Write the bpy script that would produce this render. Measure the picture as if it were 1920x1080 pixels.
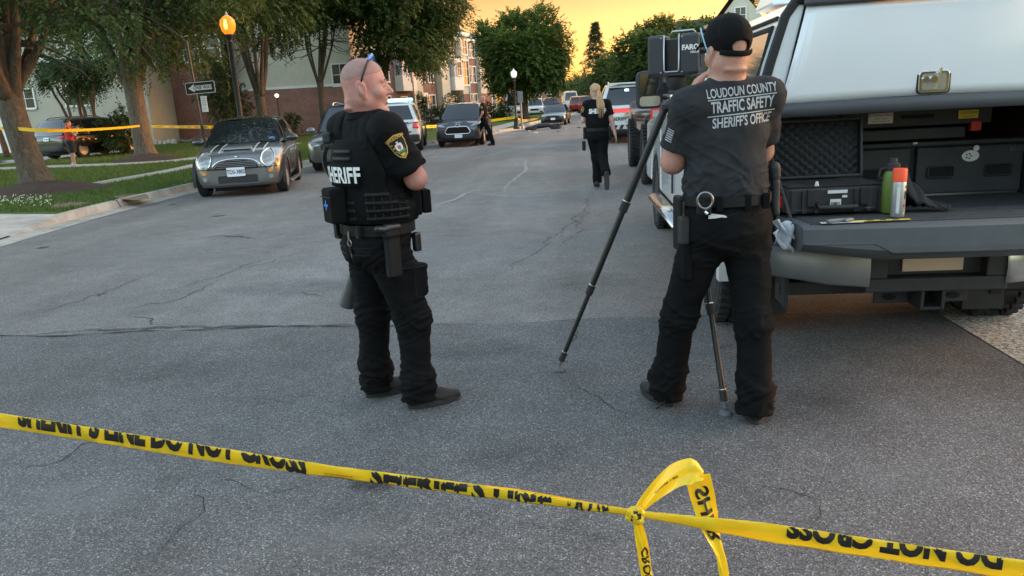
import bpy, bmesh, math, random
import numpy as np
from mathutils import Vector, Matrix
from mathutils.bvhtree import BVHTree
for _o in list(bpy.data.objects): bpy.data.objects.remove(_o)
SC = bpy.context.scene
COL = SC.collection
rnd = random.Random(7)
# ------------------------------------------------------------------ camera
FPX, ROLL, HORY, CAMH = 1400.0, .055, 190.0, 1.57
YAW = math.atan(140 / FPX)
PITCH = math.atan((540 - HORY) * math.cos(ROLL) / FPX)
_f = np.array([-math.sin(YAW) * math.cos(PITCH), math.cos(YAW) * math.cos(PITCH), -math.sin(PITCH)])
_r = np.array([math.cos(YAW), math.sin(YAW), 0.0]); _u = np.cross(_r, _f)
_R = math.cos(ROLL) * _r - math.sin(ROLL) * _u
_U = math.sin(ROLL) * _r + math.cos(ROLL) * _u
cam = bpy.data.cameras.new('camera'); camo = bpy.data.objects.new('camera', cam); COL.objects.link(camo)
cam.sensor_width = 36; cam.lens = FPX / 1920 * 36; cam.clip_end = 2000; cam.clip_start = .05
m4 = Matrix.Identity(4)
for i in range(3):
    m4[i][0] = _R[i]; m4[i][1] = _U[i]; m4[i][2] = -_f[i]; m4[i][3] = (0, 0, CAMH)[i]
camo.matrix_world = m4
SC.camera = camo
# ------------------------------------------------------------------ sky, sun, exposure (dusk: the sun is almost down, ahead to the right)
SUN_EL, SUN_AZ = math.radians(4.0), math.radians(62.0)      # azimuth from +Y, clockwise
world = bpy.data.worlds.new('World'); SC.world = world; world.use_nodes = True
wn = world.node_tree.nodes; wl = world.node_tree.links; wn.clear()
sky = wn.new('ShaderNodeTexSky'); sky.sky_type = 'NISHITA'; sky.sun_disc = False
sky.sun_elevation = SUN_EL; sky.sun_rotation = SUN_AZ; sky.altitude = 100
sky.air_density = 1.0; sky.dust_density = 2.0; sky.ozone_density = 1.0
bg = wn.new('ShaderNodeBackground'); bg.inputs['Strength'].default_value = .15
wo = wn.new('ShaderNodeOutputWorld')
# dusk haze: warm and low towards the sunset half of the sky, clear and cool overhead and behind
tcw = wn.new('ShaderNodeTexCoord'); sxyz = wn.new('ShaderNodeSeparateXYZ'); wl.new(tcw.outputs['Generated'], sxyz.inputs[0])
def wramp(src, stops):
    n = wn.new('ShaderNodeValToRGB'); el = n.color_ramp.elements
    while len(el) < len(stops): el.new(.5)
    for k, (p, c) in enumerate(stops): el[k].position = p; el[k].color = (*c, 1)
    wl.new(src, n.inputs['Fac']); return n.outputs[0]
def wmix(a, b, fac, mode):
    n = wn.new('ShaderNodeMix'); n.data_type = 'RGBA'; n.blend_type = mode
    for s, v in ((n.inputs[0], fac), (n.inputs[6], a), (n.inputs[7], b)):
        if hasattr(v, 'is_output'): wl.new(v, s)
        else: s.default_value = v
    return n.outputs[2]
warm = wramp(sxyz.outputs[2], ((0, (.66, .58, .62)), (.06, (.52, .32, .20)), (.13, (.39, .170, .090)), (.28, (.56, .44, .33)), (.6, (1.05, .92, .84))))
cool = wramp(sxyz.outputs[2], ((0, (.45, .55, .80)), (.25, (1.0, .96, 1.0)), (.6, (1.05, .92, .84))))
dt = wn.new('ShaderNodeVectorMath'); dt.operation = 'DOT_PRODUCT'; wl.new(tcw.outputs['Generated'], dt.inputs[0]); dt.inputs[1].default_value = (.25, .97, 0)
mr = wn.new('ShaderNodeMapRange'); mr.interpolation_type = 'SMOOTHSTEP'; mr.inputs['From Min'].default_value = .05; mr.inputs['From Max'].default_value = .85; wl.new(dt.outputs['Value'], mr.inputs['Value'])
wl.new(wmix(sky.outputs[0], wmix(cool, warm, mr.outputs[0], 'MIX'), 1.0, 'MULTIPLY'), bg.inputs['Color'])
wl.new(bg.outputs[0], wo.inputs['Surface'])
sun = bpy.data.lights.new('sun', 'SUN'); sun.energy = .02; sun.angle = math.radians(15); sun.color = (1, .72, .42)
suno = bpy.data.objects.new('sun', sun); COL.objects.link(suno)
_sd = Vector((math.sin(SUN_AZ) * math.cos(SUN_EL), math.cos(SUN_AZ) * math.cos(SUN_EL), math.sin(SUN_EL)))
suno.rotation_euler = (-_sd).to_track_quat('-Z', 'Y').to_euler()
SC.view_settings.view_transform = 'Standard'; SC.view_settings.look = 'None'
SC.view_settings.exposure = 3.6; SC.view_settings.gamma = 1; SC.view_settings.use_curve_mapping = False
SC.cycles.max_bounces = 6; SC.cycles.transparent_max_bounces = 12
# ------------------------------------------------------------------ where a picture point lies in the place
def ray(x, y): return _f + _R * (x - 960) / FPX + _U * (540 - y) / FPX
def gnd(x, y, z=0.0):
    d = ray(x, y); t = (z - CAMH) / d[2]; return Vector((d[0] * t, d[1] * t, z))
def at(x, y, Y):
    d = ray(x, y); t = Y / d[1]; return Vector((d[0] * t, Y, CAMH + d[2] * t))
# ------------------------------------------------------------------ materials
MATS = {}
def _new(name):
    m = bpy.data.materials.new(name); m.use_nodes = True; nt = m.node_tree; nt.nodes.clear()
    o = nt.nodes.new('ShaderNodeOutputMaterial'); b = nt.nodes.new('ShaderNodeBsdfPrincipled')
    nt.links.new(b.outputs[0], o.inputs['Surface']); MATS[name] = m
    return m, nt, b
def _rgba(c): return (c[0], c[1], c[2], 1)
def _noise(nt, scale, detail=4, rough=.6, stretch=None, coord='Object', dist=0):
    tc = nt.nodes.new('ShaderNodeTexCoord'); n = nt.nodes.new('ShaderNodeTexNoise')
    n.inputs['Scale'].default_value = scale; n.inputs['Detail'].default_value = detail; n.inputs['Roughness'].default_value = rough
    n.inputs['Distortion'].default_value = dist
    src = tc.outputs[coord]
    if stretch:
        mp = nt.nodes.new('ShaderNodeMapping'); mp.inputs['Scale'].default_value = stretch
        nt.links.new(src, mp.inputs['Vector']); src = mp.outputs[0]
    nt.links.new(src, n.inputs['Vector']); return n
def _ramp(nt, src, stops):
    r = nt.nodes.new('ShaderNodeValToRGB'); e = r.color_ramp.elements
    while len(e) < len(stops): e.new(.5)
    for k, (p, c) in enumerate(stops): e[k].position = p; e[k].color = _rgba(c) if not isinstance(c, (int, float)) else (c, c, c, 1)
    nt.links.new(src, r.inputs['Fac']); return r
def _mix(nt, a, b, fac, mode='MIX'):
    m = nt.nodes.new('ShaderNodeMix'); m.data_type = 'RGBA'; m.blend_type = mode
    for s, v in ((m.inputs[0], fac), (m.inputs[6], a), (m.inputs[7], b)):
        if hasattr(v, 'is_output'): nt.links.new(v, s)
        elif isinstance(v, (int, float)): s.default_value = v if s == m.inputs[0] else (v, v, v, 1)
        else: s.default_value = _rgba(v)
    return m.outputs[2]
def _bump(nt, b, h, strength=.3, dist=.01):
    u = nt.nodes.new('ShaderNodeBump'); u.inputs['Strength'].default_value = strength; u.inputs['Distance'].default_value = dist
    nt.links.new(h, u.inputs['Height']); nt.links.new(u.outputs[0], b.inputs['Normal'])
def mat(name, col, rough=.6, metal=0., var=0., vscale=8., bump=0., bscale=60., bdist=.005, coat=0., emit=None, estr=0., spec=.5, stretch=None, trans=0., alpha=1., sheen=0.):
    if name in MATS: return MATS[name]
    m, nt, b = _new(name)
    b.inputs['Base Color'].default_value = _rgba(col); b.inputs['Roughness'].default_value = rough; b.inputs['Metallic'].default_value = metal
    b.inputs['Specular IOR Level'].default_value = spec; b.inputs['Coat Weight'].default_value = coat; b.inputs['Coat Roughness'].default_value = .05
    b.inputs['Transmission Weight'].default_value = trans; b.inputs['Alpha'].default_value = alpha
    b.inputs['Sheen Weight'].default_value = sheen
    if var:
        n = _noise(nt, vscale, 5, .65, stretch)
        r = _ramp(nt, n.outputs['Fac'], [(.3, tuple(c * (1 - var) for c in col)), (.7, tuple(min(1, c * (1 + var)) for c in col))])
        nt.links.new(r.outputs[0], b.inputs['Base Color'])
    if bump:
        n = _noise(nt, bscale, 4, .6, stretch); _bump(nt, b, n.outputs['Fac'], bump, bdist)
    if emit: b.inputs['Emission Color'].default_value = _rgba(emit); b.inputs['Emission Strength'].default_value = estr
    return m
def m_asphalt(name, base, fleck, light=.35):
    m, nt, b = _new(name)
    big = _noise(nt, .35, 5, .6); mid = _noise(nt, 3.5, 5, .65)
    # aggregate: voronoi stones, each with its own tone
    tc = nt.nodes.new('ShaderNodeTexCoord'); v = nt.nodes.new('ShaderNodeTexVoronoi'); v.inputs['Scale'].default_value = 190
    nt.links.new(tc.outputs['Object'], v.inputs['Vector'])
    bw = nt.nodes.new('ShaderNodeSeparateColor'); nt.links.new(v.outputs['Color'], bw.inputs[0])
    st = _ramp(nt, bw.outputs[0], [(0, tuple(c * .5 for c in base)), (.5, base), (.9, tuple(c * 1.45 for c in base)), (1, fleck)])
    e = _ramp(nt, v.outputs['Distance'], [(.25, 1.), (.75, .6)])
    c1 = _mix(nt, st.outputs[0], e.outputs[0], .85, 'MULTIPLY')
    r1 = _ramp(nt, big.outputs['Fac'], [(.3, .78), (.7, 1.22)]); r2 = _ramp(nt, mid.outputs['Fac'], [(.3, .86), (.7, 1.14)])
    c2 = _mix(nt, c1, r1.outputs[0], 1., 'MULTIPLY'); c3 = _mix(nt, c2, r2.outputs[0], 1., 'MULTIPLY')
    # tyre-polished lanes along the street
    mp = nt.nodes.new('ShaderNodeMapping'); mp.inputs['Scale'].default_value = (.9, .03, 1)
    nt.links.new(tc.outputs['Object'], mp.inputs['Vector']); ln = nt.nodes.new('ShaderNodeTexNoise'); ln.inputs['Scale'].default_value = 1.; ln.inputs['Detail'].default_value = 4
    nt.links.new(mp.outputs[0], ln.inputs['Vector']); r3 = _ramp(nt, ln.outputs['Fac'], [(.35, .86), (.65, 1.16)])
    c4 = _mix(nt, c3, r3.outputs[0], 1., 'MULTIPLY')
    nt.links.new(c4, b.inputs['Base Color']); b.inputs['Roughness'].default_value = .82; b.inputs['Specular IOR Level'].default_value = light
    _bump(nt, b, v.outputs['Distance'], .55, .006)
    return m
def m_stain(name, col, rough=.7, scale=14, soft=.5, ribbon=False):
    m, nt, b = _new(name); b.inputs['Base Color'].default_value = _rgba(col); b.inputs['Roughness'].default_value = rough
    n = _noise(nt, scale, 5, .75); tr = nt.nodes.new('ShaderNodeBsdfTransparent'); mx = nt.nodes.new('ShaderNodeMixShader')
    fac = _ramp(nt, n.outputs['Fac'], [(.30, 0.), (.52, soft)]).outputs[0]
    if not ribbon:
        tc = nt.nodes.new('ShaderNodeTexCoord'); g = nt.nodes.new('ShaderNodeTexGradient'); g.gradient_type = 'SPHERICAL'; mp = nt.nodes.new('ShaderNodeMapping'); mp.inputs['Location'].default_value = (-1, -1, 0); mp.inputs['Scale'].default_value = (2, 2, 0)
        nt.links.new(tc.outputs['Generated'], mp.inputs[0]); nt.links.new(mp.outputs[0], g.inputs[0]); a = _ramp(nt, g.outputs['Fac'], [(.0, 0.), (.6, 1.)]); n2 = _ramp(nt, n.outputs['Fac'], [(.3, .1), (.65, 1.)])
        fac = _mix(nt, a.outputs[0], n2.outputs[0], 1., 'MULTIPLY'); fac = _mix(nt, fac, soft, 1., 'MULTIPLY')
    nt.links.new(fac, mx.inputs[0]); nt.links.new(tr.outputs[0], mx.inputs[1]); nt.links.new(b.outputs[0], mx.inputs[2]); nt.links.new(mx.outputs[0], nt.nodes['Material Output'].inputs['Surface']); return m
def m_brick(name, c1, c2, mortar, scale=1.):
    m, nt, b = _new(name)
    tc = nt.nodes.new('ShaderNodeTexCoord'); br = nt.nodes.new('ShaderNodeTexBrick')
    sx = nt.nodes.new('ShaderNodeSeparateXYZ'); cx = nt.nodes.new('ShaderNodeCombineXYZ'); ad = nt.nodes.new('ShaderNodeMath')
    nt.links.new(tc.outputs['Object'], sx.inputs[0]); nt.links.new(sx.outputs[0], ad.inputs[0]); nt.links.new(sx.outputs[1], ad.inputs[1])
    nt.links.new(ad.outputs[0], cx.inputs[0]); nt.links.new(sx.outputs[2], cx.inputs[1]); nt.links.new(cx.outputs[0], br.inputs['Vector'])
    br.inputs['Color1'].default_value = _rgba(c1); br.inputs['Color2'].default_value = _rgba(c2); br.inputs['Mortar'].default_value = _rgba(mortar)
    br.inputs['Scale'].default_value = 1; br.inputs['Brick Width'].default_value = .215 * scale; br.inputs['Row Height'].default_value = .075 * scale; br.inputs['Mortar Size'].default_value = .006 * scale
    n = _noise(nt, 1.2, 5, .6); r = _ramp(nt, n.outputs['Fac'], [(.3, .75), (.7, 1.2)])
    c = _mix(nt, br.outputs['Color'], r.outputs[0], 1., 'MULTIPLY'); nt.links.new(c, b.inputs['Base Color'])
    b.inputs['Roughness'].default_value = .85; _bump(nt, b, br.outputs['Fac'], -.4, .006)
    return m
def m_leaf(name, dark, lightc, trans=.35):
    m, nt, b = _new(name)
    g = nt.nodes.new('ShaderNodeNewGeometry')
    r = _ramp(nt, g.outputs['Random Per Island'], [(0, dark), (.6, tuple((a + c) / 2 for a, c in zip(dark, lightc))), (1, lightc)])
    nt.links.new(r.outputs[0], b.inputs['Base Color']); b.inputs['Roughness'].default_value = .6; b.inputs['Specular IOR Level'].default_value = .25
    t = nt.nodes.new('ShaderNodeBsdfTranslucent'); mx = nt.nodes.new('ShaderNodeMixShader'); mx.inputs[0].default_value = trans
    hs = nt.nodes.new('ShaderNodeHueSaturation'); hs.inputs['Value'].default_value = 1.3; hs.inputs['Hue'].default_value = .485
    nt.links.new(r.outputs[0], hs.inputs['Color']); nt.links.new(hs.outputs[0], t.inputs['Color'])
    o = nt.nodes['Material Output']
    nt.links.new(b.outputs[0], mx.inputs[1]); nt.links.new(t.outputs[0], mx.inputs[2]); nt.links.new(mx.outputs[0], o.inputs['Surface'])
    return m
def m_glass_dark(name, tint=(.02, .025, .03), rough=.03):
    return mat(name, tint, rough, 0, spec=.9, coat=.3)
# ------------------------------------------------------------------ mesh builder
class MB:
    def __init__(s): s.v = []; s.f = []; s.m = []
    def add(s, vs, fs, mi=0):
        o = len(s.v); s.v += [tuple(p) for p in vs]; s.f += [tuple(o + i for i in f) for f in fs]; s.m += [mi] * len(fs); return s
    def box(s, c, d, mi=0, rot=None, taper=(1, 1)):
        hx, hy, hz = d[0] / 2, d[1] / 2, d[2] / 2
        vs = [Vector((x * (taper[0] if z > 0 else 1), y * (taper[1] if z > 0 else 1), z)) for z in (-hz, hz) for (x, y) in ((-hx, -hy), (hx, -hy), (hx, hy), (-hx, hy))]
        if rot is not None: vs = [rot @ p for p in vs]
        c = Vector(c); vs = [p + c for p in vs]
        return s.add(vs, [(3, 2, 1, 0), (4, 5, 6, 7), (0, 1, 5, 4), (1, 2, 6, 5), (2, 3, 7, 6), (3, 0, 4, 7)], mi)
    def b2(s, lo, hi, mi=0): return s.box([(a + b) / 2 for a, b in zip(lo, hi)], [b - a for a, b in zip(lo, hi)], mi)
    def rings(s, rs, mi=0, caps=True, closed=False):
        n = len(rs[0]); o = []; vs = [p for r in rs for p in r]; fs = []
        m = len(rs)
        for i in range(m if closed else m - 1):
            a, b = i * n, ((i + 1) % m) * n
            for j in range(n): k = (j + 1) % n; fs.append((a + j, a + k, b + k, b + j))
        if caps and not closed: fs.append(tuple(range(n - 1, -1, -1))); fs.append(tuple((m - 1) * n + j for j in range(n)))
        return s.add(vs, fs, mi)
    def tube(s, pts, rad, n=10, mi=0, sc=(1, 1), up=None, caps=True, closed=False):
        pts = [Vector(p) for p in pts]; rs = []
        if not hasattr(rad, '__len__'): rad = [rad] * len(pts)
        x = None
        for i, p in enumerate(pts):
            if closed: d = pts[(i + 1) % len(pts)] - pts[i - 1]
            else: d = pts[min(i + 1, len(pts) - 1)] - pts[max(i - 1, 0)]
            d.normalize()
            if x is None:
                u = Vector(up) if up else (Vector((0, 0, 1)) if abs(d.z) < .9 else Vector((1, 0, 0)))
                x = (u - d * u.dot(d)).normalized()
            else: x = (x - d * x.dot(d)).normalized()
            y = d.cross(x)
            rs.append([p + x * (math.cos(2 * math.pi * k / n) * rad[i] * sc[0]) + y * (math.sin(2 * math.pi * k / n) * rad[i] * sc[1]) for k in range(n)])
        return s.rings(rs, mi, caps, closed)
    def lathe(s, prof, c=(0, 0, 0), n=20, mi=0, axis='z', rot=None):
        rs = []
        c = Vector(c)
        for r, h in prof:
            ring = []
            for k in range(n):
                a = 2 * math.pi * k / n
                p = Vector((r * math.cos(a), r * math.sin(a), h))
                if axis == 'x': p = Vector((h, r * math.cos(a), r * math.sin(a)))
                if axis == 'y': p = Vector((r * math.sin(a), h, r * math.cos(a)))
                if rot is not None: p = rot @ p
                ring.append(c + p)
            rs.append(ring)
        return s.rings(rs, mi)
    def prism(s, poly, a, b, mi=0, axis='z'):
        def P(u, v, w): return {'z': (u, v, w), 'x': (w, u, v), 'y': (u, w, v)}[axis]
        n = len(poly)
        return s.add([P(u, v, a) for u, v in poly] + [P(u, v, b) for u, v in poly],
                     [tuple(range(n - 1, -1, -1)), tuple(range(n, 2 * n))] + [(i, (i + 1) % n, n + (i + 1) % n, n + i) for i in range(n)], mi)
    def grid(s, P, nu, nv, mi=0):
        return s.add([P(i / nu, j / nv) for j in range(nv + 1) for i in range(nu + 1)],
                     [(j * (nu + 1) + i, j * (nu + 1) + i + 1, (j + 1) * (nu + 1) + i + 1, (j + 1) * (nu + 1) + i) for j in range(nv) for i in range(nu)], mi)
    def ell(s, c, r, n=14, m=10, mi=0, rot=None):
        rs = []; c = Vector(c)
        for i in range(1, m):
            t = math.pi * i / m
            ring = [Vector((r[0] * math.sin(t) * math.cos(2 * math.pi * k / n), r[1] * math.sin(t) * math.sin(2 * math.pi * k / n), -r[2] * math.cos(t))) for k in range(n)]
            rs.append([c + (rot @ p if rot is not None else p) for p in ring])
        return s.rings(rs, mi)
    def build(s, name, mats, parent=None, smooth=False, bevel=0, fix=True, seg=2, subsurf=0, solid=0):
        me = bpy.data.meshes.new(name); me.from_pydata(s.v, [], s.f)
        if not isinstance(mats, (list, tuple)): mats = [mats]
        for m in mats: me.materials.append(MATS[m] if isinstance(m, str) else m)
        if len(mats) > 1: me.polygons.foreach_set('material_index', s.m)
        if fix:
            bm = bmesh.new(); bm.from_mesh(me); bmesh.ops.recalc_face_normals(bm, faces=bm.faces); bm.to_mesh(me); bm.free()
        o = bpy.data.objects.new(name, me); COL.objects.link(o)
        mods = False
        if solid: md = o.modifiers.new('s', 'SOLIDIFY'); md.thickness = solid; md.offset = 0; mods = True
        if bevel: md = o.modifiers.new('b', 'BEVEL'); md.width = bevel; md.segments = seg; md.limit_method = 'ANGLE'; md.angle_limit = math.radians(35); mods = True
        if subsurf: md = o.modifiers.new('u', 'SUBSURF'); md.levels = subsurf; md.render_levels = subsurf; mods = True
        if mods: apply_mods(o)
        if smooth:
            me = o.data; me.polygons.foreach_set('use_smooth', [True] * len(me.polygons))
            if smooth != 2: sharp(me, 40)
        if parent is not None: o.parent = parent
        return o
def sharp(me, deg):
    bm = bmesh.new(); bm.from_mesh(me); c = math.radians(deg)
    for e in bm.edges:
        if len(e.link_faces) == 2: e.smooth = e.calc_face_angle(0) < c
    bm.to_mesh(me); bm.free()
def apply_mods(o):
    dg = bpy.context.evaluated_depsgraph_get(); ev = o.evaluated_get(dg)
    me = bpy.data.meshes.new_from_object(ev, depsgraph=dg); old = o.data
    o.modifiers.clear(); o.data = me; bpy.data.meshes.remove(old)
def empty(name, loc=(0, 0, 0), rz=0, label=None, cat=None, group=None):
    o = bpy.data.objects.new(name, None); COL.objects.link(o); o.location = loc; o.rotation_euler = (0, 0, rz); o.empty_display_size = .1
    if label: tag(o, label, cat, group)
    return o
def tag(o, label=None, cat=None, group=None, kind=None):
    if label: o['label'] = label
    if cat: o['category'] = cat
    if group: o['group'] = group
    if kind: o['kind'] = kind
    return o
def copy_tree(o, parent=None):
    c = o.copy(); COL.objects.link(c); c.parent = parent
    for ch in [x for x in bpy.data.objects if x.parent == o]: copy_tree(ch, c)
    return c
_fcache = {}
def text_mesh(txt, size=1., bold=0., extrude=0., align='CENTER', shear=0., sx=1., cuts=0, spacing=1.):
    cu = bpy.data.curves.new('txt', 'FONT'); cu.body = txt; cu.size = size; cu.align_x = align; cu.align_y = 'CENTER'; cu.offset = bold; cu.extrude = extrude; cu.shear = shear
    cu.space_character = spacing; cu.resolution_u = 3; cu.fill_mode = 'FRONT' if not extrude else 'BOTH'
    o = bpy.data.objects.new('txt', cu); COL.objects.link(o)
    dg = bpy.context.evaluated_depsgraph_get(); me = bpy.data.meshes.new_from_object(o.evaluated_get(dg), depsgraph=dg)
    bpy.data.objects.remove(o); bpy.data.curves.remove(cu)
    bm = bmesh.new(); bm.from_mesh(me); bmesh.ops.triangulate(bm, faces=bm.faces)
    if cuts:
        for _ in range(3):
            es = [e for e in bm.edges if e.calc_length() > cuts]
            if not es: break
            bmesh.ops.subdivide_edges(bm, edges=es, cuts=1); bmesh.ops.triangulate(bm, faces=bm.faces)
    vs = [(v.co.x * sx, v.co.y, v.co.z) for v in bm.verts]; bm.verts.index_update(); fs = [tuple(v.index for v in f.verts) for f in bm.faces]
    bm.free(); bpy.data.meshes.remove(me); return vs, fs
def lettering(name, items, P, material, parent, fix=False):
    """items: (text, u, v, size, kwargs); P(u, v) -> 3D point on the surface"""
    mb = MB()
    for it in items:
        t, u, v, sz = it[:4]; kw = it[4] if len(it) > 4 else {}
        vs, fs = text_mesh(t, sz, **kw); mb.add([P(u + a, v + b) for a, b, c in vs], fs)
    return mb.build(name, material, parent, fix=fix)
# ------------------------------------------------------------------ the ground
m_asphalt('asphalt_old', (.20, .196, .188), (.4, .39, .37))
m_asphalt('asphalt_new', (.138, .138, .138), (.42, .42, .41))
mat('crack', (.018, .018, .02), .95)
m_stain('tar', (.05, .05, .052), .7, 9, .75, True); m_stain('oil', (.02, .02, .022), .4, 12, .7)
m_stain('scuff', (.42, .41, .39), .9, 22, .75, True)
mat('concrete', (.40, .375, .33), .85, var=.22, vscale=3., bump=.3, bscale=60)
mat('concrete_kerb', (.36, .335, .29), .85, var=.35, vscale=2.2, bump=.35, bscale=40)
mat('concrete_path', (.34, .33, .30), .85, var=.2, vscale=2., bump=.3, bscale=50)
def m_aggregate():
    m, nt, b = _new('aggregate')
    tc = nt.nodes.new('ShaderNodeTexCoord'); v = nt.nodes.new('ShaderNodeTexVoronoi'); v.inputs['Scale'].default_value = 75
    nt.links.new(tc.outputs['Object'], v.inputs['Vector']); s = nt.nodes.new('ShaderNodeSeparateColor'); nt.links.new(v.outputs['Color'], s.inputs[0])
    r = _ramp(nt, s.outputs[0], [(0, (.12, .1, .08)), (.35, (.34, .3, .24)), (.8, (.5, .45, .38)), (1, (.66, .62, .54))])
    n = _noise(nt, 1.6, 5); r2 = _ramp(nt, n.outputs['Fac'], [(.3, .7), (.7, 1.15)])
    nt.links.new(_mix(nt, r.outputs[0], r2.outputs[0], 1., 'MULTIPLY'), b.inputs['Base Color']); b.inputs['Roughness'].default_value = .85
    _bump(nt, b, v.outputs['Distance'], .5, .006)
m_aggregate()
def m_turf():
    m, nt, b = _new('turf')
    n = _noise(nt, .8, 6, .7); n2 = _noise(nt, 30, 4, .7)
    r = _ramp(nt, n.outputs['Fac'], [(.32, (.13, .11, .055)), (.42, (.075, .11, .03)), (.65, (.095, .155, .04))])
    r2 = _ramp(nt, n2.outputs['Fac'], [(.3, .55), (.7, 1.3)])
    nt.links.new(_mix(nt, r.outputs[0], r2.outputs[0], 1., 'MULTIPLY'), b.inputs['Base Color']); b.inputs['Roughness'].default_value = .95
    b.inputs['Specular IOR Level'].default_value = .1; _bump(nt, b, n2.outputs['Fac'], .8, .03)
m_turf()
mat('mulch', (.055, .035, .026), .95, var=.5, vscale=40, bump=1., bscale=45, bdist=.04)
mat('dirt', (.16, .115, .075), .95, var=.35, vscale=9, bump=.5, bscale=30)
def struct(o): o['kind'] = 'structure'; return o
def cat_rom(P, n=8):
    out = []
    P = [Vector(p) for p in P]
    for i in range(len(P) - 1):
        p0, p1, p2, p3 = P[max(i - 1, 0)], P[i], P[i + 1], P[min(i + 2, len(P) - 1)]
        for k in range(n):
            t = k / n
            out.append(.5 * ((2 * p1) + (p2 - p0) * t + (2 * p0 - 5 * p1 + 4 * p2 - p3) * t * t + (3 * p1 - p0 - 3 * p2 + p3) * t ** 3))
    out.append(P[-1]); return out
GZ = .13
KL = cat_rom([(-7.6, 2, 0), (-7.8, 6, 0), (-8.0, 9.4, 0), (-8.33, 12.4, 0), (-8.45, 16, 0), (-8.3, 20, 0), (-7.7, 24, 0), (-6.7, 28, 0), (-5.9, 31, 0), (-4.6, 36, 0), (-3.7, 40.5, 0), (-2.9, 44, 0), (-2.9, 50, 0), (-1.8, 60, 0), (.2, 80, 0), (3.5, 110, 0), (9, 160, 0), (16, 220, 0)], 6)
KR = cat_rom([(2.43, -6, 0), (2.43, 5, 0), (2.46, 14, 0), (3.1, 28, 0), (4.6, 40, 0), (6.2, 50, 0), (8.6, 70, 0), (12, 100, 0), (18, 150, 0), (27, 220, 0)], 6)
def strip(A, B, za, zb, mb=None):
    mb = mb or MB(); n = len(A)
    mb.add([(p[0], p[1], za) for p in A] + [(p[0], p[1], zb) for p in B], [(i, i + 1, n + i + 1, n + i) for i in range(n - 1)]); return mb
def offs(L, d):
    out = []
    for i, p in enumerate(L):
        t = (L[min(i + 1, len(L) - 1)] - L[max(i - 1, 0)]).normalized(); out.append(p + Vector((-t.y, t.x, 0)) * d)
    return out
def flat(name, poly, z, m, parent=None):
    mb = MB(); mb.add([(p[0], p[1], z) for p in poly], [tuple(range(len(poly)))]); o = mb.build(name, m, parent)
    return o
struct(MB().add([(-900, -60, -.04), (900, -60, -.04), (900, 1500, -.04), (-900, 1500, -.04)], [(0, 1, 2, 3)]).build('ground', 'turf'))
struct(MB().add([(-60, -12, 0), (60, -12, 0), (60, 260, 0), (-60, 260, 0)], [(0, 1, 2, 3)]).build('road', 'asphalt_old'))
# the newer, coarser asphalt this side of the seam
sy = [(x, 5.21 + .035 * math.sin(x * 1.9) + .02 * math.sin(x * 5.3 + 1) + rnd.uniform(-.006, .006)) for x in np.arange(-30, 2.45, .12)]
rn = struct(flat('road_near', [(2.43, -8), (-30, -8)][::-1] + [(x, y) for x, y in sy[::-1]], .004, 'asphalt_new'))
def ribbon(mb, pts, w, z, jit=.0, taper=True):
    pts = [Vector(p) for p in pts]; n = len(pts); L = []; Rr = []
    for i, p in enumerate(pts):
        t = (pts[min(i + 1, n - 1)] - pts[max(i - 1, 0)]); t = Vector((t.x, t.y)).normalized(); nn = Vector((-t.y, t.x))
        ww = w * (rnd.uniform(1 - jit, 1 + jit)) * (min(1, 3 * i / n, 3 * (n - 1 - i) / n) * .9 + .1 if taper else 1)
        L.append((p.x + nn.x * ww, p.y + nn.y * ww, z)); Rr.append((p.x - nn.x * ww, p.y - nn.y * ww, z))
    mb.add(L + Rr, [(i, i + 1, n + i + 1, n + i) for i in range(n - 1)])
def wander(P, step, amp):
    """rough polyline through P"""
    out = []; P = [Vector((p[0], p[1], 0)) for p in P]
    for a, b in zip(P[:-1], P[1:]):
        n = max(2, int((b - a).length / step)); t = (b - a).normalized(); nn = Vector((-t.y, t.x, 0)); o = 0
        for k in range(n):
            o = o * .7 + rnd.gauss(0, amp); out.append(a.lerp(b, k / n) + nn * o * math.sin(math.pi * k / n) ** .5)
    out.append(P[-1]); return out
def crack_px(pts, w=.006, name='asphalt_crack', m='crack', z=.0085, amp=.02, jit=.5):
    mb = MB(); ribbon(mb, wander([gnd(*p)[:2] for p in pts], .05, amp), w, z, jit); return mb.build(name, m, rn, fix=False)
mb = MB(); ribbon(mb, [(x, y + .004, 0) for x, y in sy[150:]], .010, .0085, .75); mb.build('seam', 'crack', rn, fix=False)
crack_px([(0, 632), (250, 618), (600, 612), (760, 604)], .02, 'tar_seam', 'tar', .0075, .02)
for P in ([(20, 900), (180, 830), (260, 795)], [(440, 765), (560, 762)], [(255, 1080), (300, 1040), (385, 960), (380, 905), (330, 895)], [(380, 905), (520, 925), (640, 905)], [(1040, 690), (1075, 640), (1085, 600)],
          [(1060, 705), (1120, 745), (1180, 800)], [(540, 640), (600, 625)], [(880, 690), (960, 720)], [(300, 1038), (180, 1030)], [(700, 860), (730, 905), (690, 950)], [(900, 1000), (1000, 985), (1090, 1010)],
          [(520, 690), (430, 740), (330, 760)], [(1490, 640), (1620, 660), (1760, 640)], [(1390, 900), (1500, 930), (1560, 1000)], [(80, 690), (200, 700), (330, 690)], [(1000, 590), (1040, 560)]):
    crack_px(P, rnd.uniform(.0012, .0028), amp=.03)
for P in ([(0, 600), (100, 580), (220, 540), (300, 505)], [(180, 590), (340, 560), (420, 520)], [(250, 560), (470, 500), (600, 470)], [(420, 510), (520, 480)], [(820, 600), (900, 540), (1010, 470), (1090, 400), (1130, 330)],
          [(560, 545), (600, 560)], [(1060, 470), (1110, 380)], [(240, 590), (330, 610)]):
    crack_px(P, .004, z=.0035, amp=.03)
crack_px([(355, 450), (420, 442), (480, 448)], .03, 'tar_patch', 'tar', .003, .02)
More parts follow.
